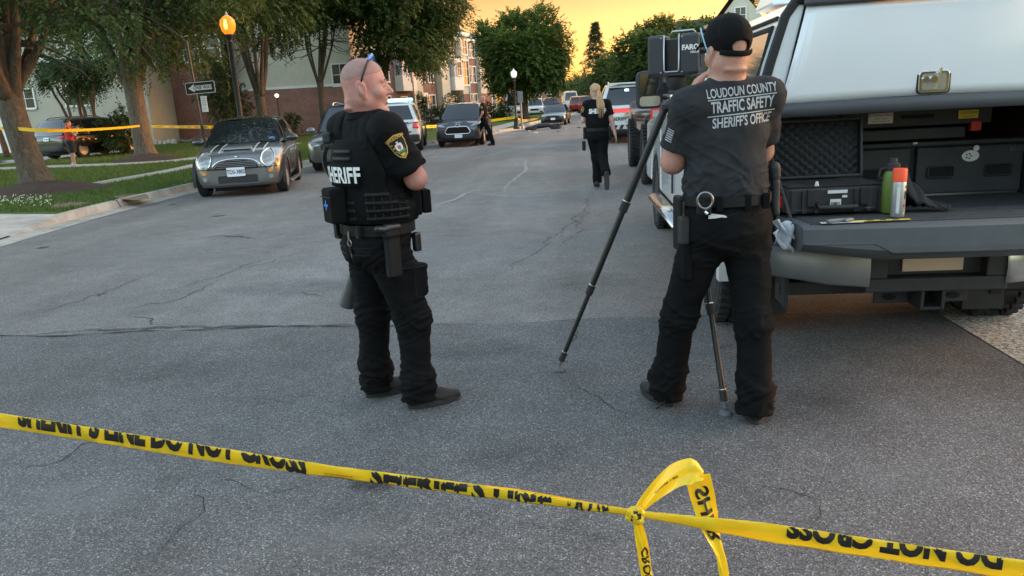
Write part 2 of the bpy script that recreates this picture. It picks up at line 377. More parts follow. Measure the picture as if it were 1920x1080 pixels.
for P, w in (([(60, 467), (95, 462)], .09), ([(390, 408), (425, 403)], .10), ([(185, 556), (205, 550)], .05), ([(318, 385), (335, 382)], .06)):
    crack_px(P, w, 'tar_patch', 'tar', .003, .03)
# pale scuffs and chalky marks further up the street
for P, w in (([(880, 360), (950, 368), (1040, 367)], .028), ([(945, 365), (948, 350), (985, 320), (985, 300), (950, 296), (900, 294)], .04), ([(800, 390), (850, 375), (890, 355)], .04), ([(1085, 332), (1110, 329)], .035),
             ([(885, 330), (920, 327)], .02), ([(1000, 275), (1030, 262)], .04), ([(840, 310), (880, 300), (1000, 270)], .03), ([(1030, 444), (1090, 440)], .02), ([(480, 443), (900, 446)], .012), ([(600, 447), (760, 450)], .012), ([(1060, 275), (1100, 268)], .04)):
    crack_px(P, w, 'pale_scuff', 'scuff', .003, .012)
flat('oil_stain', [gnd(700 + 60 * math.cos(a) * rnd.uniform(.6, 1.1), 908 + 24 * math.sin(a) * rnd.uniform(.6, 1.1))[:2] for a in np.arange(0, 6.28, .25)], .0075, 'oil', rn)
m_stain('stain_dark', (.05, .05, .052), .6, 5, .24); m_stain('stain_pale', (.30, .30, .295), .85, 4, .35)
for k, (px, py, a, b, m) in enumerate(((330, 700, 150, 40, 'stain_dark'), (980, 860, 130, 40, 'stain_dark'), (1500, 760, 170, 50, 'stain_dark'), (620, 1010, 160, 40, 'stain_pale'), (1300, 980, 200, 45, 'stain_pale'), (150, 940, 150, 50, 'stain_pale'), (1680, 900, 130, 40, 'stain_pale'), (900, 660, 120, 22, 'stain_dark'), (480, 860, 60, 16, 'stain_dark'), (1120, 1010, 40, 12, 'stain_dark'))):
    flat('road_stain', [gnd(px + a * math.cos(t), py + b * math.sin(t))[:2] for t in np.arange(0, 6.28, .3)], .0062 + .0001 * k, m, rn)
for k, (px, py, a, b, m) in enumerate(((300, 480, 220, 22, 'stain_pale'), (820, 470, 160, 30, 'stain_pale'), (1000, 380, 60, 40, 'stain_pale'), (560, 540, 160, 18, 'stain_dark'), (760, 350, 110, 10, 'stain_pale'), (1100, 530, 110, 24, 'stain_dark'))):
    flat('road_stain', [gnd(px + a * math.cos(t), py + b * math.sin(t))[:2] for t in np.arange(0, 6.28, .3)], .0018 + .0001 * k, m, rn)
# left kerb with its gutter pan; dropped at the near driveway
def kerb(name, L, sgn, gut, y0, drop=None, kw=.17):
    i0 = [i for i, p in enumerate(L) if p.y >= y0][0]; Ls = L[i0:]
    g = strip(offs(L, -.02 * sgn), offs(L, gut * sgn), .006, .012); gp = struct(g.build(name + '_gutter', 'concrete_kerb'))
    mb = MB(); A = offs(Ls, gut * sgn); B = offs(Ls, (gut + .05) * sgn); C = offs(Ls, (gut + kw) * sgn); D = offs(Ls, (gut + kw + .01) * sgn)
    def hz(p): return GZ + .012 if drop is None else .025 + (GZ - .013) * min(1, max(0, (p.y - drop) / 1.4))
    rs = [[(a.x, a.y, .0), (b.x, b.y, hz(b) - .02), (b.x + (c.x - b.x) * .2, b.y + (c.y - b.y) * .2, hz(b)), (c.x, c.y, hz(b)), (d.x, d.y, 0)] for a, b, c, d in zip(A, B, C, D)]
    mb.rings(rs); o = struct(mb.build(name, 'concrete_kerb', smooth=True))
    # joints
    s = 0
    for i in range(1, len(Ls)):
        s += (Ls[i] - Ls[i - 1]).length
        if s > 3 and Ls[i].y < 60:
            s = 0; j = MB(); a, c = A[i], C[i]
            j.tube([(a.x, a.y, .02), (B[i].x, B[i].y, hz(B[i]) + .001), (c.x, c.y, hz(B[i]) + .001)], .008, 4); j.build('kerb_joint', 'crack', o)
    return Ls
KLs = kerb('kerb_left', KL, 1, .38, 10.4, 10.5)
KRs = kerb('kerb_right', KR, -1, .95, -6)
for o in bpy.data.objects:
    if o.name == 'kerb_right_gutter': o.data.materials[0] = MATS['aggregate']
# land behind the kerbs
L2 = offs(KL, .38 + .16); i0 = [i for i, p in enumerate(L2) if p.y >= 11.9][0]
far = [Vector((-160, p.y, 0)) for p in L2]
struct(strip(L2[i0:], far[i0:], GZ, GZ).build('lawn_left', 'turf'))
R2 = offs(KR, -(.95 + .16)); struct(strip(R2, [Vector((160, p.y, 0)) for p in R2], GZ, GZ).build('lawn_right', 'turf'))
struct(strip(offs(KR, -2.2), offs(KR, -3.8), GZ + .004, GZ + .004).build('path_right', 'concrete_path'))
# near driveway apron
a0 = L2[i0]; ap = MB(); n = 10
e = offs(KL, .38)
AY = 11.83
pts = [(-8.05, 4), (-8.4, 9.4), (-8.72, AY), (-11, AY + .55), (-30, AY + 5), (-30, 4)]
mbz = MB(); mbz.add([(-8.22, 4, .012), (-8.42, 9.4, .012), (-8.66, 11.0, .03), (-8.72, AY, GZ), (-11, AY + .65, GZ), (-30, AY + 5, GZ), (-30, 4, GZ), (-9.8, 10.4, GZ - .03)],
                    [(0, 1, 7, 6), (1, 2, 7), (2, 3, 7), (3, 4, 7), (4, 5, 6, 7)]); struct(mbz.build('driveway_apron', 'concrete'))
# lawn wedge between apron and lawn sheet is closed by this bank
struct(flat('lawn_bank', [(-8.72, AY + .01), (-8.75, 12.4), (-160, 12.4), (-160, AY + 37), (-11, AY + .67)][:0] or [(-8.74, AY + .02), (-8.9, 12.5), (-30, 17.5), (-30, AY + 5.03), (-11, AY + .68)], GZ + .003, 'turf'))
# footpaths across the lawn
def path_px(name, P, w, m='concrete_path', z=GZ + .006):
    pts = cat_rom([gnd(x, y, GZ) for x, y in P], 5); return struct(strip(offs(pts, w / 2), offs(pts, -w / 2), z, z).build(name, m))
path_px('footpath', [(-60, 381), (30, 365), (130, 353), (240, 334), (355, 313), (470, 285), (560, 268)], .75)
path_px('footpath_inner', [(-40, 318), (60, 314), (140, 311), (240, 307), (340, 300), (420, 290)], 1.5)
path_px('house_drive', [(-60, 309), (10, 305), (70, 298), (145, 291), (215, 283)], 3.2, 'concrete')
path_px('footpath_far', [(905, 248), (935, 239), (965, 231), (1000, 222)], 1.2)
flat('bare_patch', [gnd(250 + 45 * math.cos(a) * rnd.uniform(.6, 1.1), 369 + 7 * math.sin(a) * rnd.uniform(.7, 1.1), GZ)[:2] for a in np.arange(0, 6.28, .3)], GZ + .01, 'dirt')['kind'] = 'structure'
flat('bare_patch', [gnd(130 + 45 * math.cos(a) * rnd.uniform(.6, 1.1), 385 + 8 * math.sin(a) * rnd.uniform(.7, 1.1), GZ)[:2] for a in np.arange(0, 6.28, .3)], GZ + .01, 'dirt')['kind'] = 'structure'
# ------------------------------------------------------------------ trees, shrubs, grass
m_leaf('leaf_zelkova', (.026, .05, .018), (.095, .155, .045))
m_leaf('leaf_maple', (.03, .06, .016), (.13, .20, .042), .45)
m_leaf('leaf_far', (.03, .058, .016), (.13, .18, .04), .45)
m_leaf('leaf_conifer', (.025, .045, .022), (.07, .10, .04), .25)
m_leaf('leaf_shrub', (.014, .028, .010), (.05, .08, .022), .2)
m_leaf('leaf_myrtle', (.02, .042, .012), (.06, .10, .024), .3)
m_leaf('grass_blade', (.04, .08, .016), (.13, .195, .045), .3)
def m_bark(name, c, dark):
    m, nt, b = _new(name)
    n = _noise(nt, 9, 6, .75, (1, 1, .3), dist=1.2); n2 = _noise(nt, 26, 4, .7)
    r = _ramp(nt, n.outputs['Fac'], [(.3, dark), (.52, c), (.72, tuple(x * 1.45 for x in c))]); r2 = _ramp(nt, n2.outputs['Fac'], [(.3, .7), (.7, 1.25)])
    nt.links.new(_mix(nt, r.outputs[0], r2.outputs[0], 1., 'MULTIPLY'), b.inputs['Base Color']); b.inputs['Roughness'].default_value = .9
    _bump(nt, b, n.outputs['Fac'], 1., .09)
m_bark('bark_grey', (.145, .115, .082), (.06, .047, .035)); m_bark('bark_brown', (.09, .07, .052), (.03, .024, .018)); m_bark('bark_red', (.15, .085, .055), (.06, .035, .025))
def leaf_cloud(name, twigs, per, llen, lw, tlen, seed, material, parent, droop=.5, out=None, flat=.35):
    """twigs: (n,3) origins; out: (n,3) outward directions. Each twig carries `per` leaves on alternate sides."""
    g = np.random.default_rng(seed); n = len(twigs)
    d = out + g.normal(0, .45, (n, 3)); d[:, 2] -= droop * g.uniform(.2, 1.2, n); d /= np.linalg.norm(d, axis=1, keepdims=True)
    up = np.array([0, 0, 1.]); side = np.cross(d, up); side /= np.linalg.norm(side, axis=1, keepdims=True) + 1e-6; nor = np.cross(side, d)
    t = np.repeat((np.arange(per) + .5)[None, :] / per, n, 0)[..., None] * (tlen * g.uniform(.6, 1.3, n))[:, None, None]
    o = twigs[:, None, :] + d[:, None, :] * t; o[..., 2] -= (t[..., 0] / tlen) ** 2 * droop * tlen * .35
    s = np.where(np.arange(per) % 2, 1., -1.)[None, :, None]
    ld = d[:, None, :] * .75 + side[:, None, :] * s * .7 + g.normal(0, .28, (n, per, 3)); ld[..., 2] -= .2
    ld /= np.linalg.norm(ld, axis=2, keepdims=True)
    ln = nor[:, None, :] + g.normal(0, flat, (n, per, 3)); lw_ = np.cross(ld, ln); lw_ /= np.linalg.norm(lw_, axis=2, keepdims=True) + 1e-6
    L = llen * g.uniform(.65, 1.25, (n, per, 1)); W = lw * g.uniform(.7, 1.2, (n, per, 1))
    p0 = o; p1 = o + ld * L * .45 + lw_ * W; p2 = o + ld * L; p3 = o + ld * L * .45 - lw_ * W
    V = np.stack([p0, p1, p2, p3], 2).reshape(-1, 3); k = len(V) // 4
    me = bpy.data.meshes.new(name); me.vertices.add(len(V)); me.vertices.foreach_set('co', V.astype(np.float32).ravel())
    me.loops.add(4 * k); me.loops.foreach_set('vertex_index', np.arange(4 * k, dtype=np.int32))
    me.polygons.add(k); me.polygons.foreach_set('loop_start', np.arange(0, 4 * k, 4, dtype=np.int32))
    me.materials.append(MATS[material]); me.update(calc_edges=True); o_ = bpy.data.objects.new(name, me); COL.objects.link(o_)
    if parent is not None: o_.parent = parent
    return o_
def blob_points(n, C, Rr, seed, lobes=16, inner=.25, zmin=None):
    """points through a lumpy crown: a cloud of overlapping lobes filling an ellipsoid, with gaps between"""
    g = np.random.default_rng(seed); C = np.array(C); Rr = np.array(Rr)
    ld = g.normal(0, 1, (lobes, 3)); ld /= np.linalg.norm(ld, axis=1, keepdims=True); lc = ld * g.uniform(.4, .95, (lobes, 1)); lr = g.uniform(.16, .46, lobes)
    lc = np.vstack([lc, np.zeros((1, 3))]); lr = np.append(lr, .55)
    w = lr ** 2; w /= w.sum(); k = g.choice(len(lr), n, p=w)
    d = g.normal(0, 1, (n, 3)); d /= np.linalg.norm(d, axis=1, keepdims=True); rr = (inner + (1 - inner) * g.uniform(0, 1, n) ** .5)
    rr = np.where(g.uniform(0, 1, n) < .14, rr * g.uniform(1.0, 1.45, n), rr); P = lc[k] + d * (lr[k] * rr)[:, None]
    out = d * .6 + P * .6
    P = C + P * Rr
    if zmin is not None: s = P[:, 2] > zmin; P = P[s]; out = out[s]
    return P, out
def limb(mb, a, b, r0, r1, sag=.0, n=7, jit=.05, seed=0):
    g = random.Random(seed); a = Vector(a); b = Vector(b); L = (b - a).length; pts = []; rs = []
    for i in range(n + 1):
        t = i / n; p = a.lerp(b, t); p.z += sag * L * math.sin(math.pi * t)
        if 0 < i < n: p += Vector((g.gauss(0, 1), g.gauss(0, 1), g.gauss(0, .6))) * jit * L * .35
        pts.append(p); rs.append(r0 + (r1 - r0) * t ** .8)
    mb.tube(pts, rs, 9); return pts
def tree(name, base, tr, fork, C, Rr, nt_, per, llen, lw, tlen, leafm, bark, label, seed, group=None, nl=8, droop=.5, lean=(0, 0), lobes=18, zmin=None, inner=.25, extra=None):
    base = Vector(base); root = empty(name, base, 0, label, 'tree', group); root['_'] = 1; del root['_']
    g = random.Random(seed); C = Vector(C)
    mb = MB(); f = Vector((base.x + lean[0], base.y + lean[1], base.z + fork))
    pts = []; rs = []
    for i in range(11):
        t = i / 10; p = base.lerp(f, t); p += Vector((math.sin(t * 3 + seed) * .04 * tr * 4 * t, 0, 0)); pts.append(p - base + Vector((0, 0, -.05 if i == 0 else 0)))
        rs.append(tr * (1 + .55 * math.exp(-t * fork / .22) - .12 * t + (.12 * max(0, t - .75) * 4)))
    mb.tube(pts, rs, 16)
    ends = []
    for i in range(nl):
        a = 2 * math.pi * (i + g.uniform(-.25, .25)) / nl; q = g.uniform(.45, .8) if i % 3 else g.uniform(.15, .35)
        e = C + Vector((math.cos(a) * Rr[0] * q, math.sin(a) * Rr[1] * q, g.uniform(-.25, .5) * Rr[2]))
        s = f + Vector((math.cos(a), math.sin(a), 0)) * tr * .5 + Vector((0, 0, -g.uniform(.0, .25)))
        mid = s.lerp(e, .45) + Vector((-math.cos(a) * .25 * Rr[0] * .5 * q, -math.sin(a) * .25 * Rr[1] * .5 * q, .12 * Rr[2]))
        r0 = tr * g.uniform(.38, .58)
        P = cat_rom([s, s.lerp(mid, .5) + Vector((g.gauss(0, .08), g.gauss(0, .08), 0)), mid, e], 5)
        mb.tube([p - base for p in P], [r0 * (1 - .85 * (k / (len(P) - 1)) ** .9) for k in range(len(P))], 8)
        for j in range(5):
            k = g.randrange(5, len(P) - 1); p = P[k]; d = Vector((g.gauss(0, 1), g.gauss(0, 1), g.uniform(-.1, .8))).normalized()
            d = (d + (p - C).normalized() * .5).normalized(); ee = p + d * g.uniform(.3, .6) * Rr[0]; rr = r0 * (1 - .85 * k / len(P)) * .55
            limb(mb, p - base, ee - base, max(rr, .012), .008, .04, 5, .08, g.random())
    mb.build('trunk', bark, root, smooth=2)
    P, out = blob_points(nt_, C, Rr, seed, lobes, inner, zmin)
    if extra:
        for kk, (c2, r2, n2) in enumerate(extra):
            P2, o2 = blob_points(n2, c2, r2, seed + 50 + kk, 8, inner); P = np.vstack([P, P2]); out = np.vstack([out, o2])
    leaf_cloud('crown', P - np.array(base), per, llen, lw, tlen, seed, leafm, root, droop, out)
    return root
def bush(name, base, Rr, n, label, seed, leafm='leaf_shrub', llen=.07, lw=.02, group=None, per=8, tlen=.22):
    base = Vector(base); root = empty(name, base, 0, label, 'shrub', group)
    P, out = blob_points(n, (0, 0, Rr[2] * .95), Rr, seed, 10, .35); P[:, 2] = np.abs(P[:, 2])
    mb = MB(); g = random.Random(seed)
    for k in range(6):
        a = k * 1.05; mb.tube([(math.cos(a) * .05, math.sin(a) * .05, -.05), (math.cos(a) * Rr[0] * .25, math.sin(a) * Rr[1] * .25, Rr[2] * .6), (math.cos(a) * Rr[0] * .55, math.sin(a) * Rr[1] * .55, Rr[2] * 1.2)], [.03, .02, .008], 6)
    mb.build('stem', 'bark_brown', root, smooth=2)
    leaf_cloud('foliage', P, per, llen, lw, tlen, seed, leafm, root, .2, out); return root
def V(x, y, z): return Vector((x, y, z))
# street trees on the left
b = gnd(72, 353, GZ); c = at(60, 10, b.y)
tree('street_tree', b, .31, 2.35, V(b.x + .5, b.y - .2, 6.9), (5.2, 4.6, 3.3), 7600, 11, .13, .030, .55, 'leaf_zelkova', 'bark_grey', 'thick grey street tree at the left edge, nearest the camera', 3, 'street trees along the left verge', 10, .4, (-.28, 0), 20, None, .3,
     [((b.x + 2.6, b.y - 1.8, 4.3), (1.6, 1.6, .8), 420), ((b.x + .4, b.y - 2.6, 4.55), (2.0, 1.2, .8), 380)])
b2 = gnd(275, 298, GZ)
tree('street_tree', b2, .36, 3.1, V(b2.x + .3, b2.y, 8.6), (6.6, 5.5, 4.6), 8200, 11, .15, .038, .65, 'leaf_zelkova', 'bark_grey', 'street tree in a mulch ring in front of the brick side wall', 5, 'street trees along the left verge', 9, .4, (-.12, 0), 22, None, .3)
b3 = at(494, 225, 40); b3.z = GZ
tree('street_tree', b3, .27, 2.6, V(b3.x + .2, b3.y, 9.2), (5.6, 5, 4.2), 7000, 11, .17, .046, .7, 'leaf_zelkova', 'bark_brown', 'many-limbed street tree rising behind the roof of the small grey car', 8, 'street trees along the left verge', 9, .35, (.0, 0), 20, None, .3)
b4 = at(606, 215, 45); b4.z = GZ
tree('street_tree', b4, .2, 3.2, V(b4.x + 1.2, b4.y, 9.6), (5.8, 5, 4.4), 7000, 11, .18, .05, .75, 'leaf_zelkova', 'bark_brown', 'slender street tree behind the grey SUV and brick gable', 11, 'street trees along the left verge', 8, .35, (0, 0), 20, None, .3)
b5 = at(722, 215, 47); b5.z = GZ
tree('street_tree', b5, .26, 2.9, V(b5.x + .6, b5.y, 8.4), (4.4, 5, 4.4), 8000, 11, .18, .05, .75, 'leaf_zelkova', 'bark_brown', 'broad street tree over the townhouses, its crown behind the bald officer', 13, 'street trees along the left verge', 8, .35, (0, 0), 22, None, .3,
     [((b5.x + 2.2, b5.y - 1, 5.6), (2.0, 2, 1.1), 600)])
# the multi-stemmed tree by the black SUV
b6 = gnd(172, 288, GZ); r6 = empty('crape_myrtle', b6, 0, 'multi-stemmed ornamental tree with reddish bark beside the black SUV', 'tree')
mb = MB()
for k, (dx, dy, tx, r) in enumerate(((-.35, 0, -1.5, .11), (-.1, .1, -.5, .13), (.12, 0, .05, .15), (.32, .05, .5, .13), (.0, -.15, -.9, .1), (.38, -.1, .9, .1))):
    limb(mb, (dx, dy, -.05), (tx, dy * 3, 3.4), r, .05, 0, 8, .04, k); 
mb.build('trunk', 'bark_red', r6, smooth=2)
P, o = blob_points(1500, (-.3, 0, 4.1), (2.6, 2, 1.6), 21, 12, .3); leaf_cloud('crown', P, 10, .13, .035, .6, 21, 'leaf_myrtle', r6, .6, o)
# the big tree up the street and the wall of trees on the right
bc = at(985, 232, 62); bc.z = GZ
tree('street_tree', bc, .32, 2.6, V(bc.x - .2, bc.y, 5.1), (3.1, 3.3, 2.4), 5600, 12, .21, .065, .9, 'leaf_maple', 'bark_brown', 'large rounded green tree up the street behind the white-globe lamp post', 17, 'street trees up the street', 8, .25, (0, 0), 26, None, .35,
     [((bc.x + 2.0, bc.y - .5, 3.7), (1.7, 2.2, 1.2), 800), ((bc.x - 2.0, bc.y - .5, 3.7), (1.6, 2.0, 1.2), 800), ((bc.x + 1.5, bc.y, 7.2), (1.5, 1.6, 1.0), 500), ((bc.x - 2.6, bc.y, 6.2), (1.3, 1.6, 1.1), 450), ((bc.x + 3.1, bc.y, 5.6), (1.0, 1.4, 1.3), 400)])
def simple(px, py, Y, fork, dz, Rr, n, lab, seed, leafm='leaf_far', nl=6, llen=.26, lw=.085):
    b = at(px, py, Y); b.z = GZ; return tree('street_tree', b, .25, fork, V(b.x, b.y, dz), Rr, n, 11, llen, lw, 1.0, leafm, 'bark_brown', lab, seed, 'trees up the street', nl, .3, (0, 0), 20, None, .35)
simple(1222, 220, 70, 2.0, 4.1, (3.0, 3, 2.3), 3600, 'rounded tree above the white patrol SUV, nearest of the right-hand trees', 23)
simple(1165, 220, 84, 2.0, 3.9, (2.9, 2.6, 2.2), 3000, 'bushy tree filling the right side behind the ponytailed officer', 29)
simple(1312, 220, 62, 2.0, 4.2, (1.9, 2.4, 2.2), 2600, 'tree behind the scanner and the big door mirror', 31)
simple(1240, 200, 96, 3, 7.6, (4.0, 3.5, 2.6), 3200, 'sunlit-topped tree standing tallest behind the laser scanner', 37)
simple(1112, 215, 120, 1.5, 3.2, (1.8, 3, 1.9), 1500, 'small far tree where the street disappears, right of the gap of sky', 41)
simple(1086, 215, 135, 1.5, 2.9, (2.0, 3, 2.2), 1500, 'far tree closing the street, just left of the gap of sky', 43)
simple(908, 225, 88, 3, 5.4, (1.9, 3, 2.8), 1500, 'airy tree at the end of the townhouse row', 47)
simple(1398, 120, 90, 3, 12.3, (1.6, 2, 2.2), 900, 'tree peeking over the truck roof beside the gabled house', 49)
bk = at(1120, 215, 105); bk.z = GZ; rk = empty('conifer', bk, 0, 'dark pointed conifer beside the gap of yellow sky', 'tree')
mb = MB(); mb.tube([(0, 0, -.1), (0, 0, 11.2)], [.2, .02], 8); mb.build('trunk', 'bark_brown', rk, smooth=2)
g_ = np.random.default_rng(5); nn = 1900; hh = g_.uniform(.12, 1, nn) ** .8; an = g_.uniform(0, 6.283, nn); rad = (1 - hh) * 3.3 * np.sqrt(g_.uniform(.1, 1, nn)) * (1 + .3 * np.sin(hh * 60)) + .05
P = np.stack([np.cos(an) * rad, np.sin(an) * rad, hh * 11.0], 1); o = np.stack([np.cos(an), np.sin(an), np.full(nn, -.1)], 1)
leaf_cloud('crown', P, 10, .22, .05, .42, 61, 'leaf_conifer', rk, .3, o)
# shrubs
for (px, py, Y, R_, n, lab, sd) in ((232, 286, 33.5, (1.25, 1.1, 1.15), 900, 'dense dark shrub between the multi-stemmed tree and the brick wall', 71), (430, 275, 40, (1.9, 1.6, 2.7), 1700, 'tall dark evergreen shrub behind the lit lamp post', 73),
                                    (790, 235, 52, (.8, .8, 1.1), 500, 'light green shrub beside the patrol SUV rear lamp', 75), (862, 228, 58, (2.4, 1.4, 1.0), 900, 'clipped hedge in front of the townhouses', 77),
                                    (935, 236, 60, (1.5, 1.2, .8), 600, 'low dark shrub at the corner of the townhouses', 79), (815, 232, 56, (.9, .8, .7), 350, 'small shrub behind the black SUV', 81), (540, 232, 48, (1.2, 1, .7), 350, 'low shrub at the foot of the brick gable wall', 83)):
    b = at(px, py, Y); b.z = GZ; bush('shrub', b, R_, n, lab, sd, llen=.11, lw=.035, tlen=.3)
# mulch rings
def mulch(px, py, r, lab):
    c = gnd(px, py, GZ); mb = MB(); n = 40; g = random.Random(px); rs = []
    for t, h in ((1.05, -.02), (.95, .03), (.7, .12), (.4, .19), (.12, .22)):
        rs.append([(c.x + math.cos(a) * r * t * (1 + .07 * math.sin(3 * a + px) + g.uniform(-.03, .03)), c.y + math.sin(a) * r * .9 * t * (1 + .07 * math.sin(2 * a)), GZ + h * (1 + g.uniform(-.12, .12))) for a in [2 * math.pi * k / n for k in range(n)]])
    mb.rings(rs); o = mb.build('mulch_bed', 'mulch', smooth=2); o['kind'] = 'structure'
mulch(76, 360, 1.45, ''); mulch(278, 300, 1.3, '')
# lawn grass and the clover patch by the near tree
def grass():
    g = np.random.default_rng(4); n = 210000; x = -8.9 - g.uniform(0, 1, n) ** 1.3 * 23; y = 11.7 + g.uniform(0, 1, n) ** 1.25 * 34
    kx = np.interp(y, [p.y for p in L2], [p.x for p in L2]); keep = (x < kx - .02) & ((y > AY + .25 + np.maximum(0, -8.72 - x) * .25))
    def off(P, w):
        q = [gnd(a, b_, GZ) for a, b_ in P]; k = np.full(n, 1e9)
        for A, B in zip(q[:-1], q[1:]):
            d = np.array([B.x - A.x, B.y - A.y]); t = np.clip(((x - A.x) * d[0] + (y - A.y) * d[1]) / (d @ d), 0, 1); k = np.minimum(k, np.hypot(x - A.x - t * d[0], y - A.y - t * d[1]))
        return k > w
    keep &= off([(-60, 381), (30, 365), (130, 353), (240, 334), (355, 313), (470, 285), (560, 268)], .38) & off([(-40, 318), (60, 314), (140, 311), (240, 307), (340, 300), (420, 290)], .75) & off([(-60, 309), (10, 305), (70, 298), (145, 291), (215, 283)], 1.6)
    for px, py, r in ((76, 360, 1.35), (278, 300, 1.2)):
        c = gnd(px, py, GZ); keep &= np.hypot(x - c.x, (y - c.y) / .9) > r
    for px, py, r in ((250, 369, .45), (130, 385, .4)):
        c = gnd(px, py, GZ); keep &= np.hypot(x - c.x, y - c.y) > r * g.uniform(.6, 1.3, n)
    x, y = x[keep], y[keep]; n = len(x); h = g.uniform(.03, .085, n); a = g.uniform(0, 6.283, n); w = .007 + .0006 * y * .25
    dx, dy = np.cos(a) * w, np.sin(a) * w; lx, ly = g.normal(0, .025, n), g.normal(0, .025, n); z0 = np.full(n, GZ)
    V = np.stack([np.stack([x - dx, y - dy, z0], 1), np.stack([x + dx, y + dy, z0], 1), np.stack([x + lx, y + ly, z0 + h], 1)], 1).reshape(-1, 3)
    me = bpy.data.meshes.new('lawn_grass'); me.vertices.add(3 * n); me.vertices.foreach_set('co', V.astype(np.float32).ravel()); me.loops.add(3 * n); me.loops.foreach_set('vertex_index', np.arange(3 * n, dtype=np.int32))
    me.polygons.add(n); me.polygons.foreach_set('loop_start', np.arange(0, 3 * n, 3, dtype=np.int32)); me.materials.append(MATS['grass_blade']); me.update(calc_edges=True)
    o = bpy.data.objects.new('lawn_grass', me); COL.objects.link(o); tag(o, 'short mown green grass covering the left verge and lawn', 'grass', kind='stuff')
    mb = MB(); mat('clover_white', (.7, .7, .62), .8)
    for k in range(130):
        p = gnd(g.uniform(-20, 100), g.uniform(372, 391), GZ); s = .010; hh = g.uniform(.05, .1); mb.ell((p.x, p.y, GZ + hh), (s, s, s), 5, 4)
    o = mb.build('clover_flowers', 'clover_white'); tag(o, 'white clover flowers dotted in the grass below the thick left tree', 'clover', kind='stuff')
grass()
# the street goes on behind the camera; these show in the cap and the car glass
for i, (x, y, z) in enumerate(((-13, -16, 0), (-4.5, -30, 0), (9, -14, 0), (13, -30, 0), (-24, -8, 0), (10, 14, 0), (13, 26, 0))):
    src = [o for o in bpy.data.objects if o.parent is None and o.get('category') == 'tree' and o.get('group') == 'trees up the street'][i % 3]
    c = copy_tree(src); c.location = (x, y, GZ); c.scale = (1.5,) * 3; c.rotation_euler = (0, 0, i * 1.3); c['group'] = 'trees beside and behind the camera'; c['label'] = ('tree behind the viewpoint mirrored in the white cap', 'tree further behind the viewpoint', 'tree to the right behind the viewpoint', 'tree far right behind the viewpoint', 'tree left behind the viewpoint by the driveway', 'tree hidden right of the white pickup', 'tree hidden right of the lifted pickup')[i]
# ------------------------------------------------------------------ buildings
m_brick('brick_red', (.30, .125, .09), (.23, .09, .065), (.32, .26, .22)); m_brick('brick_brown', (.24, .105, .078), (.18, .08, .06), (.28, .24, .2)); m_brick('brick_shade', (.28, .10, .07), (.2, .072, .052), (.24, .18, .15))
mat('siding_cream', (.55, .50, .40), .7, var=.06, vscale=2); mat('siding_tan', (.42, .38, .31), .7, var=.08, vscale=2); mat('trim_white', (.72, .71, .68), .5, var=.05, vscale=3); mat('roof_shingle', (.07, .065, .06), .9, var=.3, vscale=8, bump=.5, bscale=20)
mat('door_dark', (.10, .03, .025), .5); mat('gutter_grey', (.45, .45, .44), .5); mat('blind', (.5, .5, .48), .8)
mat('pane', (.03, .038, .045), .12, spec=.45); mat('ac_metal', (.12, .12, .125), .6, .3); mat('stone_rubble', (.35, .33, .30), .9, var=.4, vscale=6)
def window(par, c, w, h, dep=.08, axis='y', sgn=-1, bars=(1, 1), trim=.09, m='trim_white'):
    """frame with mullions as a part, its glass as a sub-part; faces -y (axis y) or +x (axis x) of the parent"""
    def P(u, v, d): return (c[0] + u, c[1] + sgn * d, c[2] + v) if axis == 'y' else (c[0] + sgn * d, c[1] + u, c[2] + v)
    mb = MB()
    def bar(u0, u1, v0, v1, d0, d1):
        a, b = P(u0, v0, d0), P(u1, v1, d1); mb.b2([min(x, y) for x, y in zip(a, b)], [max(x, y) for x, y in zip(a, b)])
    W, Hh = w / 2, h / 2
    bar(-W - trim, -W, -Hh - trim, Hh + trim, 0, dep); bar(W, W + trim, -Hh - trim, Hh + trim, 0, dep); bar(-W, W, Hh, Hh + trim, 0, dep * 1.1); bar(-W - trim, W + trim, -Hh - trim * 1.3, -Hh, .003, dep * 1.4)
    for i in range(1, bars[0] + 1): u = -W + w * i / (bars[0] + 1); bar(u - .02, u + .02, -Hh, Hh, .004, dep * .6)
    for i in range(1, bars[1] + 1): v = -Hh + h * i / (bars[1] + 1); bar(-W, W, v - .02, v + .02, .004, dep * .62)
    o = mb.build('window', m, par); q = MB(); q.add([P(-W, -Hh, .012), P(W, -Hh, .012), P(W, Hh, .012), P(-W, Hh, .012)], [(0, 1, 2, 3)]); q.build('pane', 'pane', o); return o
def lap(mb, x0, x1, z0, z1, y, step=.16, axis='y', sgn=-1):
    n = int((z1 - z0) / step)
    for i in range(n):
        a, b = z0 + i * step, z0 + (i + 1) * step
        if axis == 'y': mb.add([(x0, y + sgn * .022, a), (x1, y + sgn * .022, a), (x1, y + sgn * .004, b), (x0, y + sgn * .004, b), (x0, y, a), (x1, y, a)], [(0, 1, 2, 3), (4, 5, 1, 0)])
        else: mb.add([(y + sgn * .022, x0, a), (y + sgn * .022, x1, a), (y + sgn * .004, x1, b), (y + sgn * .004, x0, b), (y, x0, a), (y, x1, a)], [(0, 1, 2, 3), (4, 5, 1, 0)])
